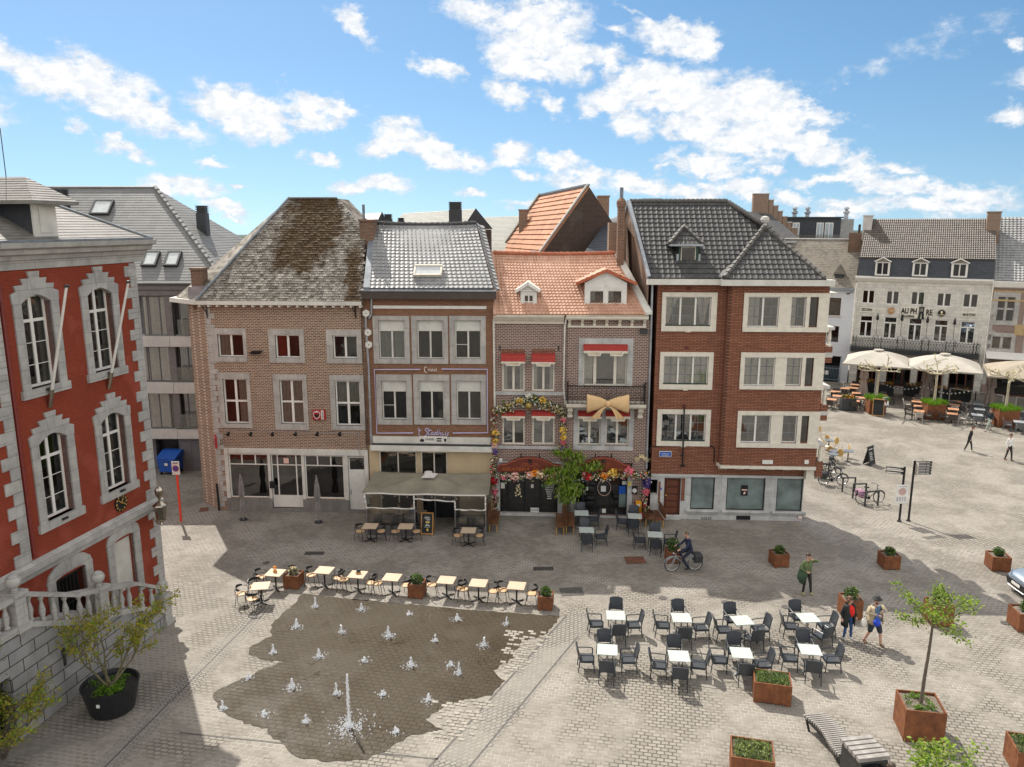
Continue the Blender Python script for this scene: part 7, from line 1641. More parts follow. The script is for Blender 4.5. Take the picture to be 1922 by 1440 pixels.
# ------------------------------------------------------------------ terrace furniture
def bistro_chair(name,label,group):
 t = thing(name,label,'chair',(0,0,0),0,group)          # faces +x
 m = MB();m.lathe([(.20,.445),(.215,.455),(.215,.475),(.19,.48)],(0,0,0),14,sx=1.0,sy=1.02);m.build('seat',M['seatwood'],t,True)
 b = MB();n = 14;vs = []
 for i in range(n+1):
  a = radians(100)+radians(160)*i/n;h = .05+.045*sin(pi*i/n)
  for r in (.245,.265):
   x,y = r*cos(a)*.95+.02,r*sin(a)*1.08
   for z in (.70-h*.3,.70+h): vs.append((x,y,z))
 fs = []
 for i in range(n):
  o,q = i*4,(i+1)*4;fs += [(o,q,q+1,o+1),(o+2,o+3,q+3,q+2),(o+1,q+1,q+3,o+3),(o,o+2,q+2,q)]
 b.add(vs,fs);b.tube([(.20,-.24,.455),(.21,-.26,.64),(.14,-.27,.675),(-.03,-.272,.695)],.012,6);b.tube([(.20,.24,.455),(.21,.26,.64),(.14,.27,.675),(-.03,.272,.695)],.012,6);b.build('backrest',M['black'],t)
 for sx,sy in ((1,1),(1,-1),(-1,1),(-1,-1)):
  l = MB();l.tube([(sx*.17,sy*.19,.46),(sx*.245,sy*.235,0)],.013,6)
  if sx < 0: l.tube([(sx*.17,sy*.19,.45),(-.235,sy*.16,.70)],.012,6)
  l.build('leg',M['black'],t)
 f = MB();f.tube([(.185*cos(2*pi*k/12),.195*sin(2*pi*k/12),.44) for k in range(13)],.011,5);f.build('seat_frame',M['black'],t);return t
def bistro_table(name,label,group):
 t = thing(name,label,'table',(0,0,0),0,group)
 m = MB();m.bbox(-.35,.35,-.35,.35,.715,.75,.006);m.build('tabletop',M['oak'],t)
 m = MB();m.tube([(0,0,.05),(0,0,.715)],.035,10);m.build('column',M['black'],t)
 m = MB()
 for k in range(4): a = pi/4+k*pi/2;m.bar((0,0,.06),(.36*cos(a),.36*sin(a),.025),.05,.03)
 m.build('foot',M['black'],t);return t
def rattan_chair(name,label,group):
 t = thing(name,label,'chair',(0,0,0),0,group)          # faces +x
 m = MB();m.bbox(-.22,.24,-.235,.235,.40,.445,.012);m.build('seat',M['rattan'],t)
 b = MB();n = 8;vs = []
 for j in range(6):
  z = .46+.45*j/5;x0 = -.235-.10*(j/5)**1.1
  for i in range(n+1):
   y = -.23+.46*i/n;top = .03*sin(pi*i/n) if j == 5 else 0;x = x0-.03*sin(pi*i/n);vs += [(x,y,z+top),(x-.03,y,z+top)]
 fs = [];w = 2*(n+1)
 for j in range(5):
  for i in range(n):
   a = j*w+2*i;fs += [(a,a+2,a+2+w,a+w),(a+1,a+1+w,a+3+w,a+3)]
 for i in range(n): a = 2*i;fs.append((a,a+1,a+3,a+2));a += 5*w;fs.append((a,a+2,a+3,a+1))
 for j in range(5): a = j*w;fs.append((a,a+w,a+w+1,a+1));a += 2*n;fs.append((a,a+1,a+w+1,a+w))
 b.add(vs,fs);b.build('backrest',M['rattan'],t)
 for s in (-1,1):
  a = MB();a.tube([(-.29,s*.25,.67),(-.1,s*.262,.665),(.16,s*.262,.655),(.225,s*.255,.63)],.02,6);a.build('armrest',M['teal_plastic'],t)
  l = MB();l.tube([(.225,s*.255,.64),(.23,s*.25,.42),(.25,s*.255,0)],[.02,.021,.017],6);l.build('leg',M['teal_plastic'],t)
  l = MB();l.tube([(-.335,s*.235,.90),(-.24,s*.24,.44),(-.29,s*.25,0)],[.016,.021,.017],6);l.build('leg',M['teal_plastic'],t)
 r = MB();r.box(-.22,.235,-.25,-.236,.36,.44);r.box(-.22,.235,.236,.25,.36,.44);r.box(.236,.25,-.24,.24,.36,.44);r.build('seat_frame',M['teal_plastic'],t);return t
def grey_table(name,label,group):
 t = thing(name,label,'table',(0,0,0),0,group)
 m = MB();m.bbox(-.35,.35,-.35,.35,.705,.735,.008);m.build('tabletop',M['tabletop_grey'],t)
 m = MB();m.tube([(0,0,.06),(0,0,.705)],.038,10);m.build('column',M['steel'],t)
 m = MB()
 for k in range(4): a = pi/4+k*pi/2;m.bar((0,0,.07),(.33*cos(a),.33*sin(a),.03),.06,.035);m.ball((.33*cos(a),.33*sin(a),.03),.04,8,4,sz=.6)
 m.build('foot',M['steel'],t);return t
GB = 'bistro chairs with wooden seats';GT = 'square oak tables of the pub'
cnt = {}
def placer(first):
 st = {'used': False}
 def f(loc,rz,label,group=None):
  if not st['used']:
   st['used'] = True;first.location = loc;first.rotation_euler = (0,0,rz);first['label'] = label
   if group: first['group'] = group
   return first
  return dup(first,loc,rz,label,group)
 return f
bchair = placer(bistro_chair('bistro_chair','x',GB));btable = placer(bistro_table('bistro_table','x',GT))
rchair = placer(rattan_chair('rattan_armchair','x','anthracite armchairs on the plaza'));gtable = placer(grey_table('grey_table','x','grey square tables on the plaza'))
def vz(p,z=0.0): return Vector((p.x,p.y,z))
# the row of oak tables along the fountain
ORD = ['first','second','third','fourth','fifth','sixth','seventh','eighth']
row = [(516.4,1074.6),(608.4,1069.9),(671,1078),(735.7,1083.2),(838,1088.4),(898,1094),(969.7,1099)]
desc = ['with the red menu holder','right of the rusty planter with the dry plant','carrying a small dark caddy','just left of the middle rusty planter','just right of the middle rusty planter','between the middle planter table and the last table','last of the row, beside the right rusty planter']
rnd = random.Random(21);RROT = radians(-9);ROWT = []
for k,(x,y) in enumerate(row):
 p = vz(G(x,y,.75));btable(p,RROT,'oak bistro table '+desc[k]);ROWT.append(p)
 ux = Vector((cos(RROT),sin(RROT),0));uy = Vector((-ux.y,ux.x,0))
 for s,nm in ((-1,'left'),(1,'right')):
  if k == 0 and s == 1: q = p+ux*.45+uy*.55;rz = radians(225)
  elif k == 0: q = p-ux*.72+uy*.05;rz = radians(5)
  else: q = p+ux*s*(.60+rnd.random()*.05)+uy*(rnd.random()-.4)*.16;rz = RROT+(0 if s < 0 else pi)+(rnd.random()-.5)*.5
  bchair(q,rz,f'bistro chair {nm} of the oak table {desc[k]}')
p = vz(G(489,1099.4,.75));btable(p,radians(8),'oak bistro table standing in front of the row at its left end')
for dx,dy,rz,nm in ((-.75,-.10,radians(8),'left side'),(-.18,-.55,radians(75),'near side'),(-.42,.52,radians(-50),'far side')):
 bchair(p+Vector((dx,dy,0)),rz,f'black bistro chair at the {nm} of the oak table standing before the row')
MH = G(516.4,1074.6,.75)
t = thing('menu_holder','red and white menu holder on the leftmost row table','menu holder',vz(MH+Vector((-.02,.05,0)),.75),.2);m = MB();m.box(-.08,.08,-.06,.06,0,.05);m.build('base',M['wood_frame'],t);m = MB();m.box(-.06,.06,-.015,.015,.05,.26);m.build('card',M['petal_orange'],t);m = MB();m.box(-.05,.05,-.018,-.0151,.12,.17);m.build('print',M['white'],t)
c = G(671,1078,.75);t = thing('table_caddy','small dark caddy on the third table of the oak row','caddy',vz(c+Vector((.02,.06,0)),.75),.5);m = MB();m.box(-.10,.10,-.06,.06,0,.06);m.build('box',M['wood_frame'],t);m = MB();m.prism([(-.08,-.02,.06),(.09,-.02,.06),(.13,-.02,.16),(-.05,-.02,.18)],(0,.05,0));m.build('cards',M['dark'],t)
# oak tables in front of the pub canopy
for (x,y),nm in (((695,987),'at the left end of the pub canopy'),((761.5,987.5),'left of the chalkboard under the pub canopy'),((879.3,995),'right of the chalkboard under the pub canopy')):
 p = vz(G(x,y,.75));btable(p,AANG,'shaded oak table '+nm)
 for s,w in ((-1,'left'),(1,'right')): bchair(p+Vector((s*.50,.05,0)),AANG+(0 if s < 0 else pi)+s*.25,f'shaded bistro chair {w} of the oak table {nm}')
# eight grey tables with four rattan armchairs each
T8 = [(1155.8,1154.6,-4,'far left'),(1279,1159,-3,'second in the far row'),(1393,1164,6,'third in the far row'),(1517,1159,4,'far right, beside the woman in red'),(1140,1219,-7,'near left'),(1274.5,1231,-5,'second in the near row'),(1391.7,1225,-6,'behind the low rusty planter'),(1520.4,1219,-8,'near right')]
for k,(x,y,r,nm) in enumerate(T8):
 p = vz(G(x,y,.735));a = radians(r);gtable(p,a,f'pale grey square table on the plaza, {nm}')
 for j,(side,ang) in enumerate((('right',0),('far',pi/2),('left',pi),('near',-pi/2))):
  d = Vector((cos(a+ang),sin(a+ang),0));n = Vector((-d.y,d.x,0));jit = (rnd.random()-.5)
  q = p+d*(.66+rnd.random()*.08)+n*jit*.18+(Vector((.16,0,0)) if side == 'near' and k in (2,3) else Vector())
  rchair(q,a+ang+pi+(rnd.random()-.5)*.3+(.35 if side == 'near' and k == 3 else 0),f'anthracite armchair on the {side} side of grey table {nm}')
# four more before the ice cream house
for (x,y,r,nm,sides) in ((1091.6,962.5,0,'nearest the ice cream door under the green climber',('far','right')),(1100.8,994.4,0,'beside the double wooden bench',('right','near','far')),(1191.5,968.3,-4,'beside the yellow letter pillar',('left','far','near')),(1229.8,1003,-5,'behind the shaded planter and cyclist',('left','near','right','far'))):
 p = vz(G(x,y,.735));a = AANG+radians(r);gtable(p,a,f'grey table in the shade {nm}','grey tables before the ice cream house')
 for side in sides:
  ang = dict(right=0,far=pi/2,left=pi,near=-pi/2)[side];d = Vector((cos(a+ang),sin(a+ang),0));rchair(p+d*.66+Vector(((rnd.random()-.5)*.14,0,0)),a+ang+pi+(rnd.random()-.5)*.3,f'dark armchair {side} of the table {nm}','dark armchairs before the ice cream house')
# ------------------------------------------------------------------ corten planters
def shrub_mb(m,c,r,n,mats=(0,),leaf=.07,sz=.8,rnd=rnd,flat=False,inner=.0):
 for k in range(n):
  d = Vector((rnd.gauss(0,1),rnd.gauss(0,1),abs(rnd.gauss(0,1)) if flat else rnd.gauss(0,1))).normalized()*(r*(inner+(1-inner)*rnd.random()**.45))
  p = Vector(c)+Vector((d.x,d.y,d.z*sz));a = Vector((rnd.gauss(0,1),rnd.gauss(0,1),rnd.gauss(0,.7))).normalized();b = a.cross(Vector((rnd.gauss(0,1),rnd.gauss(0,1),rnd.gauss(0,1)))).normalized();L = leaf*(.6+.8*rnd.random())
  m.quad(p-a*L,p-b*L*.5,p+a*L,p+b*L*.5,rnd.choice(mats))
def planter(px,py,w,d,h,rz,label,group,plant=None,mat='corten',feet=True,name='corten_planter'):
 p = G(px,py);t = thing(name,label,'planter',p,rz,group);m = MB();k = .035;z0 = .05 if feet else 0
 for a in ((-w/2,w/2,-d/2,-d/2+k),(-w/2,w/2,d/2-k,d/2),(-w/2,-w/2+k,-d/2+k,d/2-k),(w/2-k,w/2,-d/2+k,d/2-k)): m.box(*a,z0,h)
 m.build('box',M[mat],t)
 if feet:
  f = MB();f.box(-.09,.09,-.02,.02,0,.05);repeat(t,f,'foot',M[mat],[(sx*(w/2-.1),sy*(d/2-.025),0) for sx in (-1,1) for sy in (-1,1)])
 s = MB();n = 6
 vs = [(-w/2+k+(w-2*k)*i/n,-d/2+k+(d-2*k)*j/n,h-.07+(rnd.random()-.5)*.03) for j in range(n+1) for i in range(n+1)];s.add(vs,[(j*(n+1)+i,j*(n+1)+i+1,(j+1)*(n+1)+i+1,(j+1)*(n+1)+i) for j in range(n) for i in range(n)]);s.build('soil',M['soil'],t)
 return t
def plant_thing(name,label,loc,build,mats,cat='plant',group=None):
 t = thing(name,label,cat,loc,0,group);m = MB();build(m);m.build('foliage',mats,t);return t
def bushy(px,py,w,h,label,rz=RROT,gl='rusty steel planters on the square',shrub='small rounded shrub',dryish=False,r=.2):
 t = planter(px,py,w,w,h,rz,label,gl);lc = t.location+Vector((0,0,h-.06))
 mats = [M['leaf_mid'],M['sage'],M['leaf_dark']] if not dryish else [M['petal_cream'],M['sage'],M['bark']]
 def b(m): shrub_mb(m,(0,0,r*.9),r*1.15,420,(0,0,1,2) if not dryish else (0,1,2),.055,.95);m.tube([(0,0,0),(0,0,r)],.02,5,2)
 plant_thing('potted_shrub',shrub,lc,b,mats,'shrub')
bushy(552,1100,.66,.6,'rusty planter with a dry tan plant, left in the oak table row',shrub='dry tan plant in the left planter of the oak table row',dryish=True,r=.17)
bushy(783,1118,.62,.62,'rusty planter in the middle of the oak table row',shrub='green shrub in the middle planter of the oak table row',r=.22)
bushy(1024,1140,.60,.58,'rusty planter at the right end of the oak table row',shrub='sage green shrub in the planter ending the oak table row',r=.19)
bushy(1461,1060,.68,.62,'shaded dark rusty planter left of the man in green',rz=.1,shrub='dark shrub in the shaded planter left of the man in green',r=.19)
bushy(1667,1064,.72,.64,'shaded dark rusty planter alone in the middle of the street',rz=.0,shrub='dark shrub in the lone shaded planter of the street',r=.2)
bushy(1871,1067,.78,.68,'rusty planter touching the shadow edge behind the silver car',rz=-.15,shrub='shrub in the planter behind the silver car',r=.2)
bushy(1594,1155,.72,.78,'sunlit rusty planter directly behind the woman in red',rz=-.05,shrub='green shrub behind the head of the woman in red',r=.24)
bushy(1759,1168,.80,.85,'rusty planter half hidden behind the young tree crown',rz=-.05,shrub='shrub hidden behind the young tree crown',r=.3)
bushy(1921,1178,.85,.75,'rusty planter cut by the right edge below the silver car',rz=-.1,shrub='plant in the planter cut by the right edge',r=.2)
bushy(1262,1054,.6,.6,'shaded rusty planter behind the front wheel of the cyclist',rz=.05,shrub='dark green shrub beside the cyclist handlebar',r=.3)
def meadow(px,py,w,d,h,rz,label,pl,mats=('sage','leaf_mid','leaf_pale')):
 t = planter(px,py,w,d,h,rz,label,'wide rusty planters on the plaza');q = t.location+Vector((0,0,h-.06))
 def b(m):
  for k in range(900):
   x,y = (rnd.random()-.5)*(w-.16),(rnd.random()-.5)*(d-.16);L = .05+.10*rnd.random();a = rnd.random()*6.3;e = Vector((cos(a),sin(a),0))*.018;tip = Vector((x+rnd.gauss(0,.05),y+rnd.gauss(0,.05),L));c,s = cos(rz),sin(rz)
   R2 = lambda v: Vector((v.x*c-v.y*s,v.x*s+v.y*c,v.z));o = Vector((x,y,0));m.poly([R2(o-e),R2(o+e),R2(tip)],rnd.choice((0,0,1,2)))
  for k in range(26): x,y = (rnd.random()-.5)*(w-.3),(rnd.random()-.5)*(d-.3);c,s = cos(rz),sin(rz);shrub_mb(m,(x*c-y*s,x*s+y*c,.06),.10,26,(0,1),.04,.7)
 plant_thing('planter_greenery',pl,q,b,[M[x] for x in mats],'plants')
meadow(1447,1309,1.15,.85,.72,radians(-14),'wide rusty planter touching the near chairs','low grey green plants in the wide planter beside the chairs')
meadow(1409,1452,1.15,.95,.78,radians(-14),'wide rusty planter cut by the bottom edge','low olive plants in the planter at the bottom edge',('sage','leaf_pale','leaf_mid'))
meadow(1938,1446,1.2,1.0,.8,radians(-14),'rusty planter cut by the right edge near the bottom','low plants in the planter at the lower right edge')
TP = planter(1722,1375,1.12,1.08,1.05,radians(-11),'tall rusty planter holding the young plane tree','wide rusty planters on the plaza')
# ------------------------------------------------------------------ slatted bench with its taller black stone end
def slat_bench():
 A,B = G(1528,1340,.45),G(1600,1412,.45);o = vz((A+B)/2);t = thing('slatted_bench','low bench of greyed timber slats beside the black stone block','bench',o);n = 21;ux = Vector((cos(radians(9)),sin(radians(9)),0));uy = (B-A);L = uy.length;uy.normalize()
 sm = MB();sm.bar(-ux*.34,ux*.34,.05,.09)
 repeat(t,sm,'slat',M['wood_grey'],[tuple(A.lerp(B,k/(n-1))-o+Vector((.10*sin(k*.25),0,-.045))) for k in range(n)])
 f = MB()
 for s in (-.25,.25): f.bar(A-o+ux*s+Vector((0,0,-.13)),B-o+ux*s+Vector((0,0,-.13)),.06,.08);f.bar(A-o+ux*s+Vector((0,0,-.13))*1.0,vz(A-o+ux*s+uy*.2),.05,.05)
 f.box((B-o).x-.3,(B-o).x+.3,(B-o).y-.1,(B-o).y+.3,0,.36);f.build('frame',M['black'],t)
 C_ = G(1622,1400,1.05);t2 = thing('stone_seat_block','black stone block with a cap of five timber slats at the bench end','seat block',vz(C_),radians(9));m = MB();m.bbox(-.40,.40,-.52,.42,0,.93,.02);m.build('block',plain('polished_black_stone',(.012,.013,.014),.15,var=.4,spec=.6),t2)
 s2 = MB();s2.bbox(-.46,.46,-.075,.075,.935,1.06,.008);repeat(t2,s2,'slat',M['wood_grey'],[(0,.34-.19*k,0) for k in range(5)])
slat_bench()
# ------------------------------------------------------------------ wooden benches in front of the ice cream house
def settle(px,py,L,label,face,rz=None):
 f = H3F;q = f.g(px,py);t = thing('wooden_bench',label,'bench',vz(f.w(q)),AANG+(rz or 0),'brown wooden settles before the ice cream house');s = face
 m = MB()
 for k in range(4): m.bbox(-.22+.115*k,-.115+.115*k,-L/2,L/2,.43,.465,.006)
 m.build('seat',M['wood_dark'],t);b = MB()
 for k in range(3): b.prism([(s*.24,-L/2,.50+.16*k),(s*.27,-L/2,.50+.16*k),(s*(.30+.0*k),-L/2,.64+.16*k),(s*.27,-L/2,.64+.16*k)],(0,L,0))
 b.build('backrest',M['wood_dark'],t);l = MB();l.bar((0,0,0),(0,0,.43),.05,.05);repeat(t,l,'leg',M['gold'],[(sx*.18,sy*(L/2-.12),0) for sx in (-1,1) for sy in (-1,1)])
settle(928,987,1.9,'wooden settle at the right end of the pub canopy',-1)
settle(1051,992,1.9,'left settle of the back-to-back pair under the climber',1)
settle(1069,990,1.9,'right settle of the back-to-back pair under the climber',-1)
settle(1216,980,1.5,'wooden settle behind the yellow letter pillar',-1);settle(1232,982,1.5,'wooden settle before the brown door of the tall house',1,.12)
def pillar_box():
 f = H3F;u,z = f.uz(1198,961,-.25);t = thing('letter_pillar','yellow orange letter pillar by the ice cream door','post box',f.w((u,-.3,0)),AANG);m = MB();m.prism([(-.15,-.1,0),(.15,-.1,0),(.15,-.1,.95),(.10,-.1,1.05),(-.15,-.1,1.05)],(0,.2,0));m.build('body',M['yellow'],t);m = MB();m.box(-.08,.08,-.106,-.1,.78,.9);m.build('label',M['white'],t)
pillar_box()
def a_board(px,py,w,h,label,rz,frame,marks,writing=None,loc=None):
 t = thing('menu_board',label,'chalkboard sign',loc or G(px,py),rz);
 for s,nm in ((-1,'front'),(1,'rear')):
  X = Matrix.Translation((0,s*.22,0)) @ Matrix.Rotation(-s*.2 if s < 0 else -.2*s,4,'X') if False else Matrix.Translation((0,s*.24,0)) @ Matrix.Rotation(s*.22,4,'X')
  m = MB();m.X = X;m.box(-w/2,-w/2+.05,-.02,.02,0,h);m.box(w/2-.05,w/2,-.02,.02,0,h);m.box(-w/2+.05,w/2-.05,-.02,.02,h-.06,h);m.box(-w/2+.05,w/2-.05,-.02,.02,.06,.12);fr = m.build('frame',M[frame],t)
  m = MB();m.X = X;m.box(-w/2+.05,w/2-.05,-.01,.01,.12,h-.06);m.build('board',M['chalkboard'],fr)
  if s < 0 and marks:
   for mt,rects in marks.items():
    q = MB();q.X = X
    for (x0,x1,z0,z1) in rects: q.box(x0*w,x1*w,-.016,-.011,z0*h,z1*h)
    q.build('chalk_drawing',M[mt],fr)
 return t
a_board(803,1002,.62,1.15,'orange framed menu chalkboard in front of the pub canopy',AANG-.06,'wood_frame',{'chalk':[(-.2,.2,.78,.80),(-.25,.25,.74,.755),(-.1,.25,.68,.70),(-.05,.2,.62,.64),(-.15,.25,.42,.45),(-.2,.25,.36,.375),(-.05,.0,.44,.52),(.06,.1,.44,.52)],'petal_yellow':[(-.12,.2,.55,.60),(-.02,.12,.2,.30)]})
a_board(1631,872,.7,1.25,'black A-board standing alone on the sunny square',radians(38),'black',{'chalk':[(-.3,.3,.82,.86)]+[(-.3,.2-.05*(k%3),.28+.09*k,.31+.09*k) for k in range(5)]})
a_board(1647,781,.85,1.45,'pine framed menu chalkboard before the first plane tree planter',PANG+.1,'wood_frame',{'jred':[(-.06,.06,.90,.96)]})
# ------------------------------------------------------------------ pub canopy with its clear foil front
def pub_canopy():
 f = H2F;t = thing('terrace_canopy','olive canvas terrace canopy with clear foil front sheets before the brown pub','canopy',f.P,AANG);L = lambda x,y,v: f.p(x,y,v)
 fv = -3.0;fl,fr = L(678,927,fv),L(917,928,fv);bl,br = L(703,889,-.35),L(922,886,-.35);ap = L(804,884,-1.55);ap.z = max(bl.z,br.z)+.28;fr.z = fl.z = (fl.z+fr.z)/2;bl.z = br.z = fl.z+.25
 m = MB();c = [fl,fr,br,bl];n = 8
 for i in range(4):
  a,b = c[i],c[(i+1) % 4];vs = []
  for j in range(n+1):
   for k in range(n+1): q = a.lerp(b,k/n);p = q.lerp(ap,j/n);vs.append(p-Vector((0,0,(.10*sin(pi*j/n)*(1-abs(2*k/n-1)*.2)+.05*sin(pi*k/n)*(1-j/n)))))
  m.add(vs,[(j*(n+1)+k,j*(n+1)+k+1,(j+1)*(n+1)+k+1,(j+1)*(n+1)+k) for j in range(n) for k in range(n)])
 m.build('canopy',M['awning_olive'],t,True)
 m = MB();m.prism([ap+Vector((-.3,-.45,-.12)),ap+Vector((.35,-.45,-.12)),ap+Vector((.5,-.15,.02)),ap+Vector((-.1,-.15,.02))],(0,0,.02));m.lathe([(.22,.0),(.2,.06),(.05,.1)],ap,12);m.build('top_patch',M['concrete'],t)
 zt = fl.z-.03;zl = L(720,954,fv).z;zm = L(850,938,fv).z;zr = L(880,957.5,fv).z;a,d = L(688,950,fv).x,L(911,950,fv).x;x1,x2 = L(777,940,fv).x,L(854,950,fv).x
 w = MB();wob = lambda p,q: [Vector(p).lerp(Vector(q),k/8)+Vector((0,.03*sin(k*2.1),.02*sin(k*1.7))) for k in range(9)]
 for p,q in (((a,fv,zt),(d,fv,zt)),((a,fv,zl),(x1,fv,zl)),((a-.1,fv,zt),(a,fv,zl)),((x1,fv,zt),(x1,fv,zl)),((x1,fv,zm),(x2,fv,zm-.1)),((x2,fv,zm-.1),(x2,fv,zr)),((x2,fv,zr),(d,fv,zr)),((d,fv,zt),(d,fv,zr))): w.tube(wob(p,q),.04,6)
 w.build('white_hem',M['offwhite'],t)
 g = MB();y = fv-.006
 for p in ([(a,zl),(x1,zl),(x1,zt),(a,zt)],[(x1,zm),(x2,zm-.1),(x2,zt),(x1,zt)],[(x2,zr),(d,zr),(d,zt),(x2,zt)],[(a,.5),(x1,.5),(x1,zl),(a,zl)],[(x2,.5),(d,.5),(d,zr),(x2,zr)]): g.poly([(x,y,z) for x,z in p])
 g.poly([(d,fv,.5),(d,-.2,.5),(d,-.2,zt),(d,fv,zt)]);g.poly([(a,fv,.5),(a,-.2,.5),(a,-.2,zt),(a,fv,zt)]);g.build('foil',M['clear'],t)
 pm = MB();pm.tube([(0,0,0),(0,0,zt)],.035,8);repeat(t,pm,'post',M['steel'],[(x,yy,0) for x in (a,x1,x2,d) for yy in (fv+.05,)]+[(a,-.25,0),(d,-.25,0),((x1+x2)/2-.2,-1.5,0)])
 b = MB();b.tube([(0,0,-.05),(0,0,0)],.012,5);b.ball((0,0,-.09),.045,8,5);repeat(t,b,'bulb',[M['petal_rose']],[(a+.2+(d-a-.4)*k/9,fv+.06,zt-.08-.05*sin(k*2)) for k in range(10)])
 for nm,x0,xx in (('bench_box',a,x1),('bench_box',x2,d)):
  q = MB();q.box(x0,xx,fv-.05,fv+.5,0,.5);q.build(nm,M['tarp'],t)
 q = MB();q.box(x1+.2,x2-.1,-.5,-.3,0,2.0);q.build('inner_bar',M['black'],t)
 cu = plain('beige_cushion',(.26,.22,.19),.9,var=.2)
 for x,mt in ((a+.45,M['tarp']),(a+.95,cu),(a+1.5,M['tarp']),(x1-.3,M['tarp']),(x2+.35,cu),(x2+.85,M['tarp']),(d-.3,cu)):
  k = thing('cushion',f'scatter cushion leaning on the canopy bench, {"beige" if mt is cu else "grey"} one','cushion',f.w((x,fv+.28,.5)),AANG+rnd.random()*.4-.2,'scatter cushions on the canopy benches');q = MB();q.X = Matrix.Rotation(.4,4,'X');q.lathe([(.05,-.09),(.24,-.04),(.25,.0),(.24,.04),(.05,.09)],(0,0,0),12);q.X = Matrix.Rotation(pi/2-.3,4,'X') @ Matrix.Translation((0,.22,0));q.v = [];q.f = [];q.m = [];q.sm = [];q.lathe([(.05,-.09),(.26,-.05),(.29,0),(.26,.05),(.05,.09)],(0,0,0),4,a0=pi/4);q.build('cover',mt,k,True)
pub_canopy()
# folded grey parasols before the corner house
def folded_parasol(px,py,H,r,mat,label,group,tie=.35,z0=.5):
 t = thing('folded_parasol',label,'parasol',G(px,py),0,group);m = MB();n = 16;vs = [];prof = [(.02,H),(.05,H-.1),(r*.75,H-.55),(r*.9,H*.62),(r*.95,z0+(H-z0)*tie+.2),(r*.6,z0+(H-z0)*tie),(r*1.0,z0+.25),(r*1.1,z0)]
 for rr,z in prof:
  for k in range(n): a = 2*pi*k/n;q = rr*(1+.22*(1 if k % 2 else -1)*(rr/r));vs.append((q*cos(a),q*sin(a),z))
 m.add(vs,[(i*n+k,i*n+(k+1)%n,(i+1)*n+(k+1)%n,(i+1)*n+k) for i in range(len(prof)-1) for k in range(n)]);m.build('cloth',M[mat],t)
 p = MB();p.tube([(0,0,0),(0,0,H+.06)],.028,8);p.build('pole',M['steel'],t);p = MB();p.cyl((0,0,0),.2,0,.06,14);p.build('base',M['dark'],t)
folded_parasol(457,976,2.45,.14,'parasol_grey','folded grey parasol before the left shop window of the corner house','folded grey parasols');folded_parasol(598,981,2.5,.15,'parasol_grey','folded grey parasol before the right shop window of the corner house','folded grey parasols')
# ------------------------------------------------------------------ signs on posts
def no_parking():
 t = thing('parking_sign','no parking sign on an orange red post beside the town hall','traffic sign',G(340,979));H = 2.55;m = MB();m.tube([(0,0,0),(0,0,H+.6)],.06,10);m.build('post',M['red_pole'],t)
 m = MB();m.bbox(-.2,.2,-.09,-.065,H,H+.72,.01);p = m.build('plate',M['white'],t);m = MB();m.tube([(0,-.092,H+.34),(0,-.098,H+.34)],.165,20);m.build('red_disc',M['jred'],p);m = MB();m.tube([(0,-.10,H+.34),(0,-.104,H+.34)],.125,20);m.build('blue_disc',M['blue_sign'],p)
 m = MB();m.bar((-.09,-.108,H+.43),(.09,-.108,H+.25),.008,.035);m.build('slash',M['jred'],p);m = MB();m.box(-.13,.13,-.095,-.091,H+.58,H+.66);m.build('text_line',M['zinc'],p)
no_parking()
def finger_posts():
 t = thing('sign_post','black post with white notice panel and two fingers pointing left','signpost',G(1687.7,979),.1);m = MB();m.tube([(0,0,0),(0,0,2.95)],.055,10);m.lathe([(.12,0),(.1,.05),(.06,.1)],(0,0,0),10);m.build('post',M['black'],t)
 m = MB();m.bbox(-.42,.30,-.10,-.07,1.0,2.02,.02);p = m.build('panel',M['white'],t);m = MB();m.tube([(-.06,-.105,1.66),(-.06,-.108,1.66)],.2,20);m.build('faded_disc',plain('faded_red',(.50,.33,.30),.7),p)
 m = MB();
 for k in range(4): m.box(-.34+.14*k,-.25+.14*k,-.104,-.101,1.15,1.38)
 m.box(-.3,.2,-.104,-.101,1.91,1.95);m.build('notice_text',plain('faded_ink',(.40,.41,.43),.7),p)
 for z in (2.55,2.76): m = MB();m.prism([(-1.0,-.02,z+.12),(-.05,-.02,z),(-.05,-.02,z+.14),(-1.02,-.02,z+.25)],(0,.03,0));m.build('finger',M['black'],t);q = MB();q.prism([(-.98,-.025,z+.135),(-.2,-.025,z+.05),(-.2,-.025,z+.09),(-.98,-.025,z+.2)],(0,-.003,0));q.build('lettering',M['white'],t)
 t = thing('finger_post','tall black post with five direction fingers pointing right','signpost',G(1705,978),.05);m = MB();m.tube([(0,0,0),(0,0,3.25)],.055,10);m.lathe([(.12,0),(.1,.05),(.06,.1)],(0,0,0),10);m.build('post',M['black'],t);fm = MB();fm.box(.06,.92,-.015,.015,-.06,.06);lm = MB();lm.box(.2,.6,-.019,-.016,-.02,.025);lm.box(.64,.8,-.019,-.016,-.02,.025)
 sp = [(0,0,3.15-.145*k) for k in range(5)];repeat(t,fm,'finger',M['black'],sp);repeat(t,lm,'lettering',M['concrete'],sp)
 m = MB();
 for k in range(5): m.box(.05,.075,-.25+.0*k,.25,3.09-.145*k,3.2-.145*k)
 m.build('side_finger',M['offwhite'],t)
finger_posts()
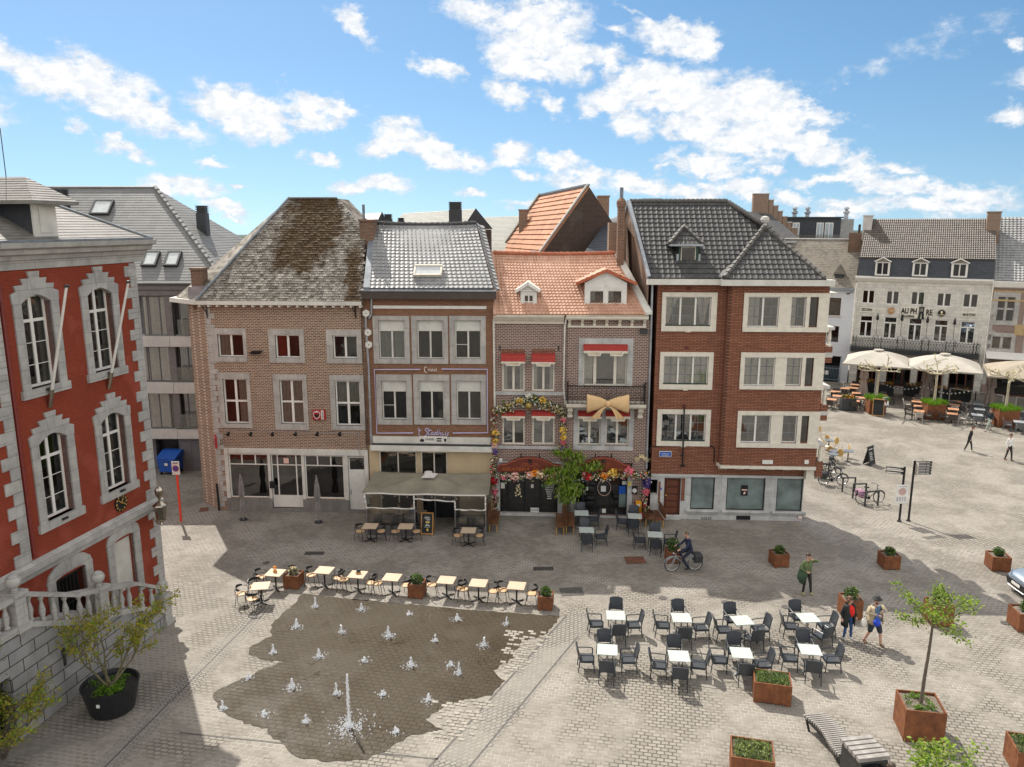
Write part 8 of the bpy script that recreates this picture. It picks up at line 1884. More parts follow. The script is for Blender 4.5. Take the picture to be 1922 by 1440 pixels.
# ------------------------------------------------------------------ bicycles and stands
def bicycle(name,label,loc,rz,mat='black',bag=None,group=None,basket=False):
 t = thing(name,label,'bicycle',loc,rz,group);R_ = .335          # points to -x
 for x in (-.53,.53):
  w = MB();w.tube([(x+R_*cos(2*pi*k/24),0,R_+R_*sin(2*pi*k/24)) for k in range(25)],.019,6);wo = w.build('wheel',M['black'],t);s = MB()
  s.tube([(x+(R_-.03)*cos(2*pi*k/24),0,R_+(R_-.03)*sin(2*pi*k/24)) for k in range(25)],.011,5)
  for k in range(12): a = 2*pi*k/12;s.tube([(x,.02*(k%2*2-1),R_),(x+(R_-.03)*cos(a),0,R_+(R_-.03)*sin(a))],.004,3)
  s.build('rim',M['steel'],wo);g = MB();g.tube([(x+(R_+.035)*cos(a),0,R_+(R_+.035)*sin(a)) for a in [radians(20+k*14) for k in range(11)]],.018,5);g.build('mudguard',M[mat],t)
 f = MB();bb,st,hd = (.08,0,.30),(.24,0,.80),(-.38,0,.86)
 for p,q in ((bb,st),(bb,(-.40,0,.66)),((-.40,0,.66),hd),((.17,0,.58),(-.39,0,.72)),(bb,(.53,.05,R_)),((.22,0,.74),(.53,.05,R_)),((-.40,.04,.66),(-.53,.05,R_)),((-.40,-.04,.66),(-.53,-.05,R_)),((.3,0,.72),(.75,0,.73)),((.72,.06,.73),(.53,.06,R_))): f.tube([p,q],.02,6)
 f.tube([(.08,-.04,.30),(.08,.04,.30)],.09,12);f.tube([(.08,.09,.30),(.2,.09,.17)],.014,5);f.tube([(.08,-.09,.30),(-.04,-.09,.43)],.014,5);f.build('frame',M[mat],t)
 h = MB();h.tube([(-.38,0,.86),(-.36,0,1.04)],.016,6);h.tube([(-.18,-.28,1.05),(-.30,-.24,1.06),(-.38,-.08,1.04),(-.38,.08,1.04),(-.30,.24,1.06),(-.18,.28,1.05)],.014,6);h.build('handlebar',M['black'],t)
 s = MB();s.prism([(.10,-.03,.88),(.36,-.10,.90),(.38,.10,.90),(.10,.03,.88)],(0,0,.05));s.tube([st,(.25,0,.89)],.016,6);s.build('saddle',M['black'],t)
 l = MB();l.ball((-.48,0,.84),.045,8,6);l.build('headlamp',M['steel'],t)
 if bag: b = MB();b.bbox(.42,.80,-.24,-.08,.42,.78,.03);b.bbox(.42,.80,.08,.24,.42,.78,.03);b.bbox(.42,.80,-.08,.08,.74,.80,.02);b.build('pannier',M[bag] if isinstance(bag,str) else bag,t)
 if basket: b = MB();b.box(-.62,-.42,-.17,.17,.85,1.08);b.build('basket',M['dark'],t)
 return t
CB = G(1283,1072)+Vector((0,.05,0));bicycle('city_bicycle','grey city bicycle ridden by the man in dark blue uniform',CB,radians(7),'zinc','dark')
pat = plain('patterned_bag',(.35,.2,.28),.8,var=.9,scale=18)
bicycle('city_bicycle','black bicycle with patterned bags leaning on the nearest stand',G(1632,944),radians(188),'black',pat)
for k,(x,y,a,lb) in enumerate(((1563,910,176,'black bicycle in front of the parked three beside the shop corner'),(1552,898,172,'middle black bicycle of the parked three beside the shop corner'),(1543,889,180,'rearmost black bicycle of the parked three beside the shop corner'))): bicycle('city_bicycle',lb,G(x,y),radians(a),'black','dark' if k < 2 else None,None,k == 2)
sm = MB();sm.box(-.4,-.33,-.035,.035,0,.80);sm.box(.33,.40,-.035,.035,0,.80);sm.box(-.4,.40,-.035,.035,.80,.87)
for k,(x,y,lb) in enumerate(((1635,950,'nearest black bicycle stand, with the patterned bag bicycle'),(1612,935,'second black bicycle stand from the front, empty'),(1592,923,'third black bicycle stand from the front, empty'),(1543,896,'black bicycle stand among the three parked bicycles'))):
 t = thing('bicycle_stand',lb,'bike rack',G(x,y),radians(4));
 if k == 0: SO = sm.build('hoop',M['dark'],t)
 else: c = SO.copy();COL.objects.link(c);c.parent = t
# cane chairs and small round tables beyond the shop corner
def cane_chair():
 t = thing('cane_chair','x','chair',(0,0,0),0,'cane bistro chairs beyond the shop corner');m = MB();m.cyl((0,0,0),.22,.43,.47,14);m.build('seat',M['cream'],t);b = MB();vs = [];n = 12
 b.prism([(-.2,.2*cos(2*pi*k/n),.68+.24*sin(2*pi*k/n)) for k in range(n)],(-.025,0,0));b.build('backrest',plain('honey_cane',(.52,.31,.09),.6,var=.15),t);l = MB()
 for sx in (-1,1):
  for sy in (-1,1): l.tube([(sx*.15,sy*.15,.44),(sx*.21,sy*.2,0)],.015,5)
 l.tube([(-.2,.2*cos(2*pi*k/n),.68+.25*sin(2*pi*k/n)) for k in range(n+1)],.016,5);l.tube([(-.15,-.14,.44),(-.2,-.18,.6)],.015,5);l.tube([(-.15,.14,.44),(-.2,.18,.6)],.015,5);l.build('frame',M['petal_cream'],t);return t
cc = placer(cane_chair())
for x,y,a,lb in ((1541,824,-60,'at the far end, half behind the corner'),(1556,840,20,'with its honey back beside the far table'),(1560,862,40,'next to the bicycles'),(1573,847,-70,'pale one seen from its front'),(1586,859,170,'at the right side of the last table'),(1574,867,80,'nearest the lone chalkboard'),(1549,850,10,'between the two far tables')): cc(G(x,y),radians(a),'cane bistro chair '+lb)
for k,(x,y,lb) in enumerate(((1556,826,'far'),(1566,846,'second'),(1564,852,'third'),(1592.5,846,'right hand'))):
 t = thing('round_table',f'small dark round table among the cane chairs, the {lb} one','table',vz(G(x,y,.74)));m = MB();m.cyl((0,0,0),.33,.71,.74,20);m.build('tabletop',plain('grey_disc',(.13,.15,.17),.4),t);m = MB();m.tube([(0,0,0),(0,0,.71)],.03,8);m.lathe([(.22,0),(.2,.02),(.05,.04)],(0,0,0),12);m.build('pedestal',M['black'],t)
# ------------------------------------------------------------------ fountain jets
wm_ = NT('water_spray');wm_.fin((.86,.88,.90),.25,0,.6);tr_ = wm_.n('ShaderNodeBsdfTransparent');mx_ = wm_.n('ShaderNodeMixShader');mx_.inputs[0].default_value = .5;wm_.l(wm_.b.outputs[0],mx_.inputs[1]);wm_.l(tr_.outputs[0],mx_.inputs[2]);wm_.l(mx_.outputs[0],wm_.out.inputs[0]);M['spray'] = wm_.m
def jet(h,seed,drops=90,foam=60,fr=.2):
 r = random.Random(seed);t = thing('fountain_jet','x','water jet',(0,0,0),0,'water jets of the fountain square');m = MB();m.tube([(r.gauss(0,.012),r.gauss(0,.012),h*k/7) for k in range(8)],[.020+.03*max(0,1-k/2)+.014*r.random() for k in range(8)],6);m.build('water_column',M['spray'],t);d = MB()
 def blob(c,s): c = Vector(c);d.add([c+Vector(v)*s for v in ((1,0,-.5),(-.6,.8,-.5),(-.6,-.8,-.5),(0,0,1))],[(0,1,2),(0,3,1),(1,3,2),(2,3,0)])
 for k in range(drops): z = h*r.random()**1.3;a = r.random()*6.28;q = (.025+.10*(1-z/h))*r.random();blob((q*cos(a),q*sin(a),z),.008+.022*r.random())
 tag(d.build('droplets',M['spray'],t),kind='stuff');d = MB()
 for k in range(foam): a = r.random()*6.28;q = fr*abs(r.gauss(0,.55));blob((q*cos(a),q*sin(a),.02),.012+.028*r.random())
 tag(d.build('splash',M['spray'],t),kind='stuff');return t
j1,j2,j3,j4 = jet(.42,1),jet(.16,2,40,50,.2),jet(1.75,3,260,320,.75),jet(.40,8,120,90,.30)
JP = [(582,215,1.15),(820,232,.8),(1063,258,.5),(1313,285,.8),(1568,308,.9),(485,322,1),(716,350,.9),(958,372,1.3),(1200,395,.8),(1452,418,1),(365,452,.9),(600,475,.9),(832,500,.3),(1075,525,1.1),(1322,560,1.2),(462,635,1),(690,668,1.2),(757,835,9),(928,675,.3),(1165,700,.7),(105,742,.8),(318,775,.25),(533,815,.8),(997,868,.2),(240,585,.2),(1278,520,.2)]
u1 = u2 = False;ring = ['back row','second row','third row','front row']
for k,(x,y,s) in enumerate(JP):
 p = G(380+x/2.746,1060+y/2.746)+Vector((0,0,.018));side = 'left' if x < 500 else 'middle' if x < 1100 else 'right';rw = ring[0 if y < 310 else 1 if y < 425 else 2 if y < 600 else 3]
 lb = f'white water jet {"tall" if s > 2 else "low bubbling" if s < .4 else "small"}, {side} part of the {rw} of the fountain'
 src,sc = (j3,1) if s > 2 else (j2,1) if s < .4 else ((j1,j4)[k % 2],s);used = src.get('used')
 if not used: o = src;o['used'] = 1
 else: o = copy_tree(src);o['used'] = 1
 o.location = p;o.rotation_euler = (0,0,k*1.3);o.scale = (.72+.15*sc,.72+.15*sc,sc*.8) if src in (j1,j4) else (1,1,1);o['label'] = lb
for o in list(COL.objects):
 if 'used' in o: del o['used']
# ------------------------------------------------------------------ parked car at the right edge
def car():
 A,B = G(1880,1098),G(1914,1123);d = (B-A);d.z = 0;d.normalize();hx = Vector((-d.y,d.x,0));hx = hx if hx.x > 0 else -hx     # to the rear
 o = A+d*.92;ang = atan2(hx.y,hx.x);t = thing('parked_car','silver blue car with dark grille entering at the right edge','car',o,ang)
 sec = [(0,.50,.30,.66),(.08,.74,.24,.76),(.3,.88,.20,.86),(.9,.93,.19,.97),(1.35,.94,.19,1.06),(1.9,.94,.19,1.36),(2.5,.94,.19,1.56),(3.3,.93,.2,1.58),(4.1,.90,.24,1.38),(4.5,.84,.30,1.02),(4.62,.7,.4,.9)]
 vs = [];n = 20
 for x,w,z0,z1 in sec:
  for k in range(n):
   a = 2*pi*k/n;c,s = cos(a),sin(a);e = .45;yy = w*abs(c)**e*(1 if c >= 0 else -1);zz = (z0+z1)/2+(z1-z0)/2*abs(s)**.6*(1 if s >= 0 else -1)
   if zz > .95: yy *= 1-.28*(zz-.95)/.6
   vs.append((x,yy,zz))
 m = MB();N = len(sec);m.add(vs,[(i*n+k,i*n+(k+1)%n,(i+1)*n+(k+1)%n,(i+1)*n+k) for i in range(N-1) for k in range(n)]+[tuple(range(n)),tuple((N-1)*n+k for k in range(n))]);recalc(m.build('body',plain('silver_blue_paint',(.30,.36,.42),.22,.6,var=.05),t,True))
 m = MB();m.prism([(-.02,-.60,.33),(-.02,.60,.33),(-.035,.66,.58),(-.035,-.66,.58)],(.12,0,0));m.build('grille',M['black'],t);m = MB();m.tube([(.14,-.80,.27),(-.03,-.5,.27),(-.05,0,.27),(-.03,.5,.27),(.14,.80,.27)],.022,6);m.build('chrome_strip',M['steel'],t)
 m = MB();m.box(-.06,-.04,-.26,.26,.42,.53);m.build('number_plate',M['white'],t)
 for s in (-1,1): m = MB();m.prism([(.03,s*.45,.70),(.26,s*.84,.74),(.34,s*.885,.78),(.05,s*.5,.755)],(0,0,.03));m.build('headlight',M['steel'],t);
 m = MB();m.prism([(1.30,-.70,1.06),(1.30,.70,1.06),(2.15,.62,1.50),(2.15,-.62,1.50)],(0,0,.03));m.build('windscreen',M['black'],t)
 wmm = MB();wmm.tube([(0,-.11,0),(0,.11,0)],.33,20);repeat(t,wmm,'wheel',M['black'],[(x,y,.33) for x in (.85,3.7) for y in (-.82,.82)])
car()
# ------------------------------------------------------------------ terrace on the far side of the square
def big_parasol(cx,cy,fl,fr,apx,mat,label,half=3.0):
 base = G(cx,cy);z = lambda p: HC+ray(*p).z*(base.y/ray(*p).y);ze = (z(fl)+z(fr))/2+.3;za = ze+.98
 t = thing('big_parasol',label,'parasol',base,PANG,'open canvas parasols of the brasserie');m = MB();c = [(-half,-half,ze),(half,-half,ze),(half,half,ze),(-half,half,ze)];c = [Vector(p)-Vector((0,0,0)) for p in c];ap = Vector((0,0,za));n = 6
 for i in range(4):
  a,b = c[i],c[(i+1)%4];vs = []
  for j in range(n+1):
   for k in range(n+1): p = a.lerp(b,k/n).lerp(ap,j/n);vs.append(p+Vector((0,0,.10*sin(pi*j/n)-.10*sin(pi*k/n)*(1-j/n))))
  m.add(vs,[(j*(n+1)+k,j*(n+1)+k+1,(j+1)*(n+1)+k+1,(j+1)*(n+1)+k) for j in range(n) for k in range(n)]);m.poly([a,b,b-Vector((0,0,.12)),a-Vector((0,0,.12))])
 m.build('canopy',M[mat],t);m = MB();m.lathe([(.45,0),(.40,.12),(.05,.18)],(0,0,za-.06),10);m.build('vent_cap',M[mat],t);m = MB();m.tube([(0,0,0),(0,0,za)],.09,10);m.box(-.5,.5,-.5,.5,0,.14);m.build('pole',M['offwhite'],t)
 m = MB()
 for p in c: m.tube([p-Vector((0,0,.05)),ap-Vector((0,0,.2))],.035,5);m.tube([p.lerp(ap,.5),Vector((0,0,za-1.3))],.03,5)
 m.build('ribs',M['concrete'],t)
big_parasol(1641.5,745,(1576,679),(1697,689),(1645.5,657),'parasol','left big ecru parasol before the brasserie, beside the white house',2.7);big_parasol(1764,760,(1700,687),(1829,699),(1771,664),'parasol','middle big ecru parasol below the right half of the black balcony',2.7);big_parasol(1923,778,(1849,698),(1990,716),(1925,678),'parasol_tan','tan parasol cut by the right edge of the picture',3.1)
TP_ = 'folded taupe parasols of the far terrace'
for x,y,lb in ((1618,750,'folded taupe parasol left of the first plane tree'),(1733,757,'folded taupe parasol left of the second plane tree, thinner front one'),(1742,751,'folded taupe parasol just behind the thinner one by the second plane tree'),(1855,770,'folded taupe parasol behind the walking person in light trousers')): folded_parasol(x,y,3.5,.34,'parasol_taupe',lb,TP_,.42,.55)
def plane_tree(px,py,size,h,label,tl,seed,grass='grass'):
 r = random.Random(seed);t = planter(px,py,size,size,size*.95,PANG*.3,label,'rusty planters of the far plane trees');o = t.location+Vector((0,0,size*.9))
 def b(m):
  for k in range(700): x,y = (r.random()-.5)*size*1.12,(r.random()-.5)*size*1.12;L = .25+.18*r.random();a = r.random()*6.3;e = Vector((cos(a),sin(a),0))*.035;m.poly([Vector((x,y,0))-e,Vector((x,y,0))+e,Vector((x+r.gauss(0,.1),y+r.gauss(0,.1),L))])
 plant_thing('ornamental_grass','bright grass in the planter of the '+tl,o,b,[M[grass]],'grass tuft')
 T = thing('plane_tree','bare flat-trained '+tl,'tree',o);m = MB();m.tube([(0,0,-.1),(.03,.02,h*.5),(0,0,h)],[.10,.085,.09],8);m.build('trunk',M['bark_pale'],T);m = MB();tips = []
 for k in range(7):
  a = k*2*pi/7+r.random()*.4;p = Vector((0,0,h-.05));pts = [p];d = Vector((cos(a),sin(a),.10))
  for j in range(5): d = (d+Vector((r.gauss(0,.22),r.gauss(0,.22),r.gauss(.04,.16)))).normalized();p = p+d*.33;pts.append(p);
  m.tube(pts,[.07,.06,.05,.045,.05,.04],6)
  for j in (2,3,4,5): q = pts[j]+Vector((r.gauss(0,.2),r.gauss(0,.2),.22+.1*r.random()));m.tube([pts[j],q],[.035,.02],5);tips.append(q)
 m.build('branches',M['bark_pale'],T);m = MB()
 for q in tips: shrub_mb(m,q,.12,5,(0,1),.06,rnd=r)
 m.build('buds',[M['leaf_pale'],M['petal_cream']],T)
plane_tree(1642,775,1.3,2.35,'rusty planter with bright grass before the left parasol','plane tree before the left parasol',4);plane_tree(1750,785,1.35,2.4,'rusty planter with bright grass before the middle parasol','plane tree before the middle parasol',5);plane_tree(1883.5,799,1.45,2.5,'rusty planter with bright grass beside the walking person','plane tree at the right of the far terrace',6)
t = planter(1590,770,1.15,.7,1.05,PANG*.2,'black planter box with orange and yellow flowers left of the first plane tree','black planters of the far terrace',mat='dark',name='black_planter')
def flowers(m,c,w,n,r=rnd):
 for k in range(n): p = Vector(c)+Vector(((r.random()-.5)*w,(r.random()-.5)*.4,r.random()*.28));shrub_mb(m,p,.05,3,(r.choice((0,0,1,2,3)),),.07)
FMAT = lambda: [M['leaf_mid'],M['petal_orange'],M['petal_yellow'],M['petal_red']]
plant_thing('flowers','orange and yellow flowers in the black planter',t.location+Vector((0,0,1.0)),lambda m: flowers(m,(0,0,0),1.0,90),FMAT(),'flowers')
for x,y,lb in ((1658,742,'behind the first plane tree'),(1713,744,'left of the folded parasol pair'),(1760,750,'behind the second plane tree'),(1801,754,'on the white screen of the far terrace'),(1627,737,'behind the first folded taupe parasol')):
 p = G(x,y);t = thing('black_planter','dark planter box with bright flowers '+lb,'planter',p,PANG);m = MB();m.box(-.8,.8,-.25,.25,0,.95);m.build('box',M['dark'],t);plant_thing('flowers','orange and green flowers in the dark planter '+lb,p+Vector((0,0,.95)),lambda m: flowers(m,(0,0,0),1.4,80),FMAT(),'flowers')
# tables and wicker chairs
def far_chair():
 m = MB();m.box(-.25,.25,-.25,.25,.40,.46);m.prism([(-.22,-.25,.42),(-.22,.25,.42),(-.34,.25,.86),(-.34,-.25,.86)],(-.04,0,0))
 for s in (-1,1): m.bar((-.28,s*.25,.64),(.22,s*.25,.64),.05,.04);m.bar((.22,s*.25,.64),(.24,s*.25,0),.04,.04);m.bar((-.24,s*.25,.45),(-.28,s*.25,0),.04,.04)
 return m
def far_table():
 m = MB();m.box(-.38,.38,-.38,.38,.71,.75);m.box(-.04,.04,-.04,.04,.02,.71,1);m.box(-.28,.28,-.05,.05,0,.03,1);m.box(-.05,.05,-.28,.28,.0301,.05,1);return m
fc = {'w': far_chair().build('terrace_chair',M['rattan_brown']),'g': far_chair().build('terrace_chair',plain('grey_wicker',(.12,.125,.13),.5,var=.3,scale=15)),'l': far_chair().build('terrace_chair',plain('light_wicker',(.40,.36,.31),.7,var=.2))}
ft = {'w': far_table().build('terrace_table',[M['terracotta_table'],M['black']]),'g': far_table().build('terrace_table',[plain('grey_top',(.33,.35,.37),.4),M['black']])}
used = set()
def far_put(src,loc,rz,label,cat,group):
 if src.name in used: o = src.copy();COL.objects.link(o)
 else: o = src;used.add(src.name)
 o.location = loc;o.rotation_euler = (0,0,rz);tag(o,label,cat,group)
z9 = lambda x,y: (1520+x/9,640+y/9);z8 = lambda x,y: (1700+x/8,640+y/8)
FTB = [(*z9(370,985),'w'),(*z9(465,925),'w'),(*z9(430,855),'w'),(*z9(790,880),'w'),(*z9(850,955),'w'),(*z9(760,735),'w'),(*z9(740,792),'w'),(*z9(1230,915),'w'),(*z9(760,1010),'w'),(*z9(600,800),'w'),(*z8(180,860),'w'),(*z8(165,908),'w'),(*z8(200,978),'w'),(*z8(200,1048),'w'),(*z8(430,880),'w'),(*z8(760,905),'w'),(*z8(735,960),'w'),(*z8(715,1022),'w'),(*z8(700,1088),'w'),(*z8(1100,950),'g'),(*z8(1110,1020),'g'),(*z8(1075,1108),'g'),(*z8(1470,970),'g'),(*z8(1620,1105),'g'),(*z8(1720,1050),'g'),(*z8(1710,1210),'g')]
zn = lambda x: 'left of the first plane tree' if x < 1640 else 'between the first and second plane tree' if x < 1735 else 'right of the second plane tree' if x < 1800 else 'on the grey part near the third plane tree'
for k,(x,y,kind) in enumerate(FTB):
 p = vz(G(x,y,.75));depth = 'front' if y > 757 else 'middle' if y > 745 else 'rear';far_put(ft[kind],p,PANG,f'{"orange wood" if kind == "w" else "pale grey"} terrace table {zn(x)}, {depth} part','table','tables of the far terrace');u = Vector((cos(PANG),sin(PANG),0));n = Vector((-u.y,u.x,0))
 for j,(d,s) in enumerate(((u,1),(-u,1),(-n,1),(n,1))):
  if j == 3 and k % 3 == 0: continue
  kk = 'g' if kind == 'g' else ('l' if (k+j) % 3 == 0 else 'w');far_put(fc[kk],p+d*(.62+rnd.random()*.1),atan2(-d.y,-d.x)+(rnd.random()-.5)*.4,f'{dict(w="brown",g="grey",l="pale")[kk]} wicker terrace chair {zn(x)}, {depth} part','chair','wicker chairs of the far terrace')
# light string, white screens, stair rail, menu stand
t = thing('light_string','string of small bulbs sagging below the far parasols','string lights',G(1660,740),0);m = MB();A,B = W(1652,716,68)-t.location,W(1826,731,62)-t.location;pts = [A.lerp(B,k/24)-Vector((0,0,.45*abs(sin(pi*k/12)))) for k in range(25)];m.tube(pts,.02,4);m.build('cable',M['dark'],t);m = MB();m.ball((0,0,-.08),.07,6,4);repeat(t,m,'bulb',M['cream'],[tuple(p) for p in pts[1:-1]])
for x0,y0,x1,y1,lb in ((1781,768,1829,775,'white framed glass screen before the middle parasol'),(1829,775,1880,783,'white framed glass screen behind the third folded parasol'),(1905,786,1960,796,'white framed glass screen at the right edge')):
 a,b = G(x0,y0-14),G(x1,y1-14);t = thing('glass_screen',lb,'screen',a);d = b-a;m = MB()
 for p,q in (((0,0,0),(0,0,1.2)),(d,d+Vector((0,0,1.2))),((0,0,1.2),d+Vector((0,0,1.2))),((0,0,.1),d+Vector((0,0,.1)))): m.bar(p,q,.07,.07)
 m.build('frame',M['white'],t);m = MB();m.quad((0,0,.1),d+Vector((0,0,.1)),d+Vector((0,0,1.2)),(0,0,1.2));m.build('pane',M['clear'],t)
t = thing('stair_rail','grey metal stair rail beside the gated passage','railing',G(1573,727));m = MB()
for k in range(3): m.bar((0,0,.55+.5*k),(1.0,2.2,1.5+.5*k),.06,.06)
for k in range(3): m.bar((.5*k,1.1*k,0),(.5*k,1.1*k,1.55+.48*k),.06,.06)
m.build('rails',M['zinc'],t)
t = thing('menu_stand','white menu stand right of the pine framed chalkboard','menu stand',G(1661,779),.2);m = MB();m.tube([(0,0,0),(0,0,.9)],.03,6);m.build('leg',M['zinc'],t);m = MB();m.prism([(-.25,-.03,.8),(.25,-.03,.8),(.25,.12,1.45),(-.25,.12,1.45)],(0,.03,0));b = m.build('panel',M['white'],t);m = MB();m.prism([(-.2,.06,1.2),(.2,.06,1.2),(.2,.105,1.4),(-.2,.105,1.4)],(0,-.02,0));m.build('picture',plain('menu_picture',(.14,.2,.3),.5,var=.5,scale=9),b)
# ------------------------------------------------------------------ people: one continuous remeshed body each, hair and clothes as parts
V3 = lambda *a: Vector(a)
def person(label,loc,rz,H=1.75,feet=((-.11,0),(.11,0)),hands=((-.27,-.08,.82),(.27,-.08,.82)),elb=None,knees=None,P=(0,0,.95),lean=(0,0),head=(0,0),fat=1.0,top=(.1,.1,.1),legs=(.02,.02,.025),shoe=(.03,.03,.03),hair=(.045,.025,.014),skin=(.50,.29,.21),shorts=False,sleeve=1.0,vox=.011,longhair=False,look=0.0,sole=0.0,feetz=(0,0),parts=None):
 k = H/1.75;t = thing('person',label,'person',loc,rz);t['category'] = 'person'
 P = V3(*P);ch = P+V3(lean[0],lean[1],.33);nk = ch+V3(lean[0]*.4,lean[1]*.5,.19);hd = nk+V3(head[0],head[1],.155);q = hd-nk
 cl = lambda nm,c: plain('cloth_%02x%02x%02x' % tuple(int(255*min(1,x)) for x in c),c,.8,var=.22,scale=6)
 mt = [cl('t',top),cl('l',legs),plain('skin_%d' % int(skin[0]*100),skin,.55,var=.08,scale=9),cl('s',shoe)]
 caps = [];C_ = lambda a,b,ra,rb,m: caps.append((V3(*a),V3(*b),ra,rb,m))
 for s in (-1,1):
  C_(P+V3(s*.065*fat,0,-.02),ch+V3(s*.075,0,-.08),.105*fat,.115*fat,0);C_(ch+V3(s*.07,0,-.08),ch+V3(s*.12,.01,.09),.115,.075,0);C_(P+V3(s*.05,0,-.02),P+V3(s*.08,0,-.08),.115*fat,.10*fat,1)
  if fat > 1.05: C_(P+V3(s*.05,-.06,.10),P+V3(s*.05,-.06,.2),.12*fat,.11*fat,0)
  sh = ch+V3(s*.185,.01,.085);hp = P+V3(s*.09,0,-.06);i = 0 if s < 0 else 1;hnd = V3(*hands[i]);e = V3(*elb[i]) if elb else (sh+hnd)/2+V3(s*.05,.07,-.02)
  wr = e+(hnd-e)*.80;C_(sh,e,.062,.048,0);cut = e+(wr-e)*sleeve;C_(e,wr,.046,.032,0 if sleeve >= 1 else 2);d = (hnd-e).normalized();sd = d.cross(V3(0,1,0));sd = sd.normalized() if sd.length > .2 else V3(1,0,0);up = sd.cross(d)
  C_(wr,wr+d*.075,.028,.030,2)
  for j,L in enumerate((.062,.074,.070,.054)): b = wr+d*.085+sd*(j-1.5)*.020;C_(b,b+d*L*.55+up*.006,.0115,.0105,2);C_(b+d*L*.55+up*.006,b+d*L*.9+up*.025,.0105,.009,2)
  C_(wr+d*.03+sd*-.028,wr+d*.075+sd*-.055+up*.01,.013,.011,2)
  ft = V3(feet[i][0],feet[i][1],.075+feetz[i]);kn = V3(*knees[i]) if knees else (hp+ft)/2+V3(0,-.03,.0)
  C_(hp,kn,.092*fat**.5,.060,1);C_(kn,ft,.060,.043,2 if shorts else 1)
  if shorts: C_(kn.lerp(hp,.08),kn.lerp(hp,.5),.09,.105,1)
  C_(ft+V3(0,.03,-.03),ft+V3(s*.02,-.14,-.042),.042,.034,3);C_(ft,ft+V3(0,-.02,-.02),.045,.05,3)
 C_(nk-q*.25,hd-q*.3,.054,.052,2);C_(hd+V3(0,.018,.01),hd+V3(0,-.008,.03),.092,.085,2);f = V3(sin(look),-cos(look),0);C_(hd+f*.03+V3(0,0,-.06),hd+f*.055+V3(0,0,-.075),.062,.045,2);C_(hd+f*.095+V3(0,0,.01),hd+f*.115+V3(0,0,-.02),.012,.018,2)
 r = V3(-f.y,f.x,0)
 for s in (-1,1): C_(hd+r*s*.092+V3(0,0,-.005),hd+r*s*.098+V3(0,0,.015),.018,.02,2)
 m = MB()
 for a,b,ra,rb,mm in caps:
  ax = (b-a);L = ax.length;ax = ax/L if L > 1e-6 else V3(0,0,1);pts = [];rs = []
  for j in range(5): g = pi/2*(1-j/4);pts.append(a-ax*ra*sin(g));rs.append(max(.0008,ra*cos(g)))
  for j in range(5): g = pi/2*j/4;pts.append(b+ax*rb*sin(g));rs.append(max(.0008,rb*cos(g)))
  m.tube([p*k for p in pts],[x*k for x in rs],10)
 o = m.build('body',mt,t);md = o.modifiers.new('r','REMESH');md.mode = 'VOXEL';md.voxel_size = vox*k;sm = o.modifiers.new('s','SMOOTH');sm.iterations = 2;sm.factor = .4
 dg = bpy.context.evaluated_depsgraph_get();me = bpy.data.meshes.new_from_object(o.evaluated_get(dg));o.modifiers.clear();old = o.data;o.data = me;bpy.data.meshes.remove(old)
 me.materials.clear();[me.materials.append(x) for x in mt]
 import numpy as np
 cen = np.array([tuple(p.center) for p in me.polygons])/k;best = np.full(len(cen),9.0);idx = np.zeros(len(cen),int)
 for a,b,ra,rb,mm in caps:
  A,B = np.array(a),np.array(b);d = B-A;L2 = max(1e-9,d@d);tt = np.clip(((cen-A)@d)/L2,0,1);dist = np.linalg.norm(cen-A-tt[:,None]*d,axis=1)-(ra+(rb-ra)*tt);w = dist < best;best[w] = dist[w];idx[w] = mm
 me.polygons.foreach_set('material_index',idx.astype('int32'));me.polygons.foreach_set('use_smooth',np.ones(len(cen),bool));me.update()
 h = MB();n = 14;vs = []
 for i in range(7):
  el = radians(-18+18*i)
  for j in range(n):
   az = 2*pi*j/n;face = max(0,cos(az));rr = .104;z = sin(el)*rr+.028;lo = -.02+.085*face if not longhair else -.02+.085*face-.12*(1-face)
   vs.append((hd+(f*cos(az)+r*sin(az))*cos(el)*rr*(1.0-.02*face)+V3(0,.008,max(z,lo if i == 0 else z) if i else lo))*k)
 h.add(vs,[(i*n+j,i*n+(j+1)%n,(i+1)*n+(j+1)%n,(i+1)*n+j) for i in range(6) for j in range(n)]);h.build('hair',plain('hair_%d' % int(hair[0]*900),hair,.6,var=.4,scale=30),t,True)
 e = MB()
 for s in (-1,1): e.ball((hd+f*.083+r*s*.034+V3(0,0,.022))*k,.012*k,8,6)
 e.build('eyes',M['dark'],t);e = MB();e.ball((hd+f*.098+V3(0,0,-.052))*k,.016*k,8,4,sx=1.1,sy=.6,sz=.35);e.build('mouth',plain('lips',(.35,.12,.10),.5),t)
 if parts: parts(t,k,hd,ch,P,f,r)
 return t,k,hd,ch
lathe_part = lambda t,nm,mat,prof,c,n=18,sx=1,sy=1: (lambda m: m.build(nm,mat,t,True))(MB().lathe(prof,c,n,None,sx,sy))
olive = plain('olive_jacket',(.035,.07,.035),.85,var=.3,scale=8)
g0 = G(1512,1114)
person('man in olive green sweater standing in the shadow edge, one hand raised to his face',g0,radians(12),1.80,feet=((-.15,-.03),(.15,-.12)),hands=((-.10,-.20,1.02),(.09,-.15,1.52)),elb=((-.33,.0,1.12),(.38,-.08,1.40)),top=(.11,.15,.06),legs=(.022,.020,.018),shoe=(.35,.33,.16),look=.5)
t = thing('carried_jacket','dark green jacket hanging over the arm of the man in olive sweater','jacket',g0+V3(-.24,-.12,.55),.2);m = MB();vs = []
for i in range(8):
 for j in range(10): a = 2*pi*j/10;q = .10+.07*sin(i*.5);vs.append((q*1.35*cos(a)*(1+.15*sin(3*a+i)),q*.7*sin(a),.58-.085*i+.04*cos(2*a)))
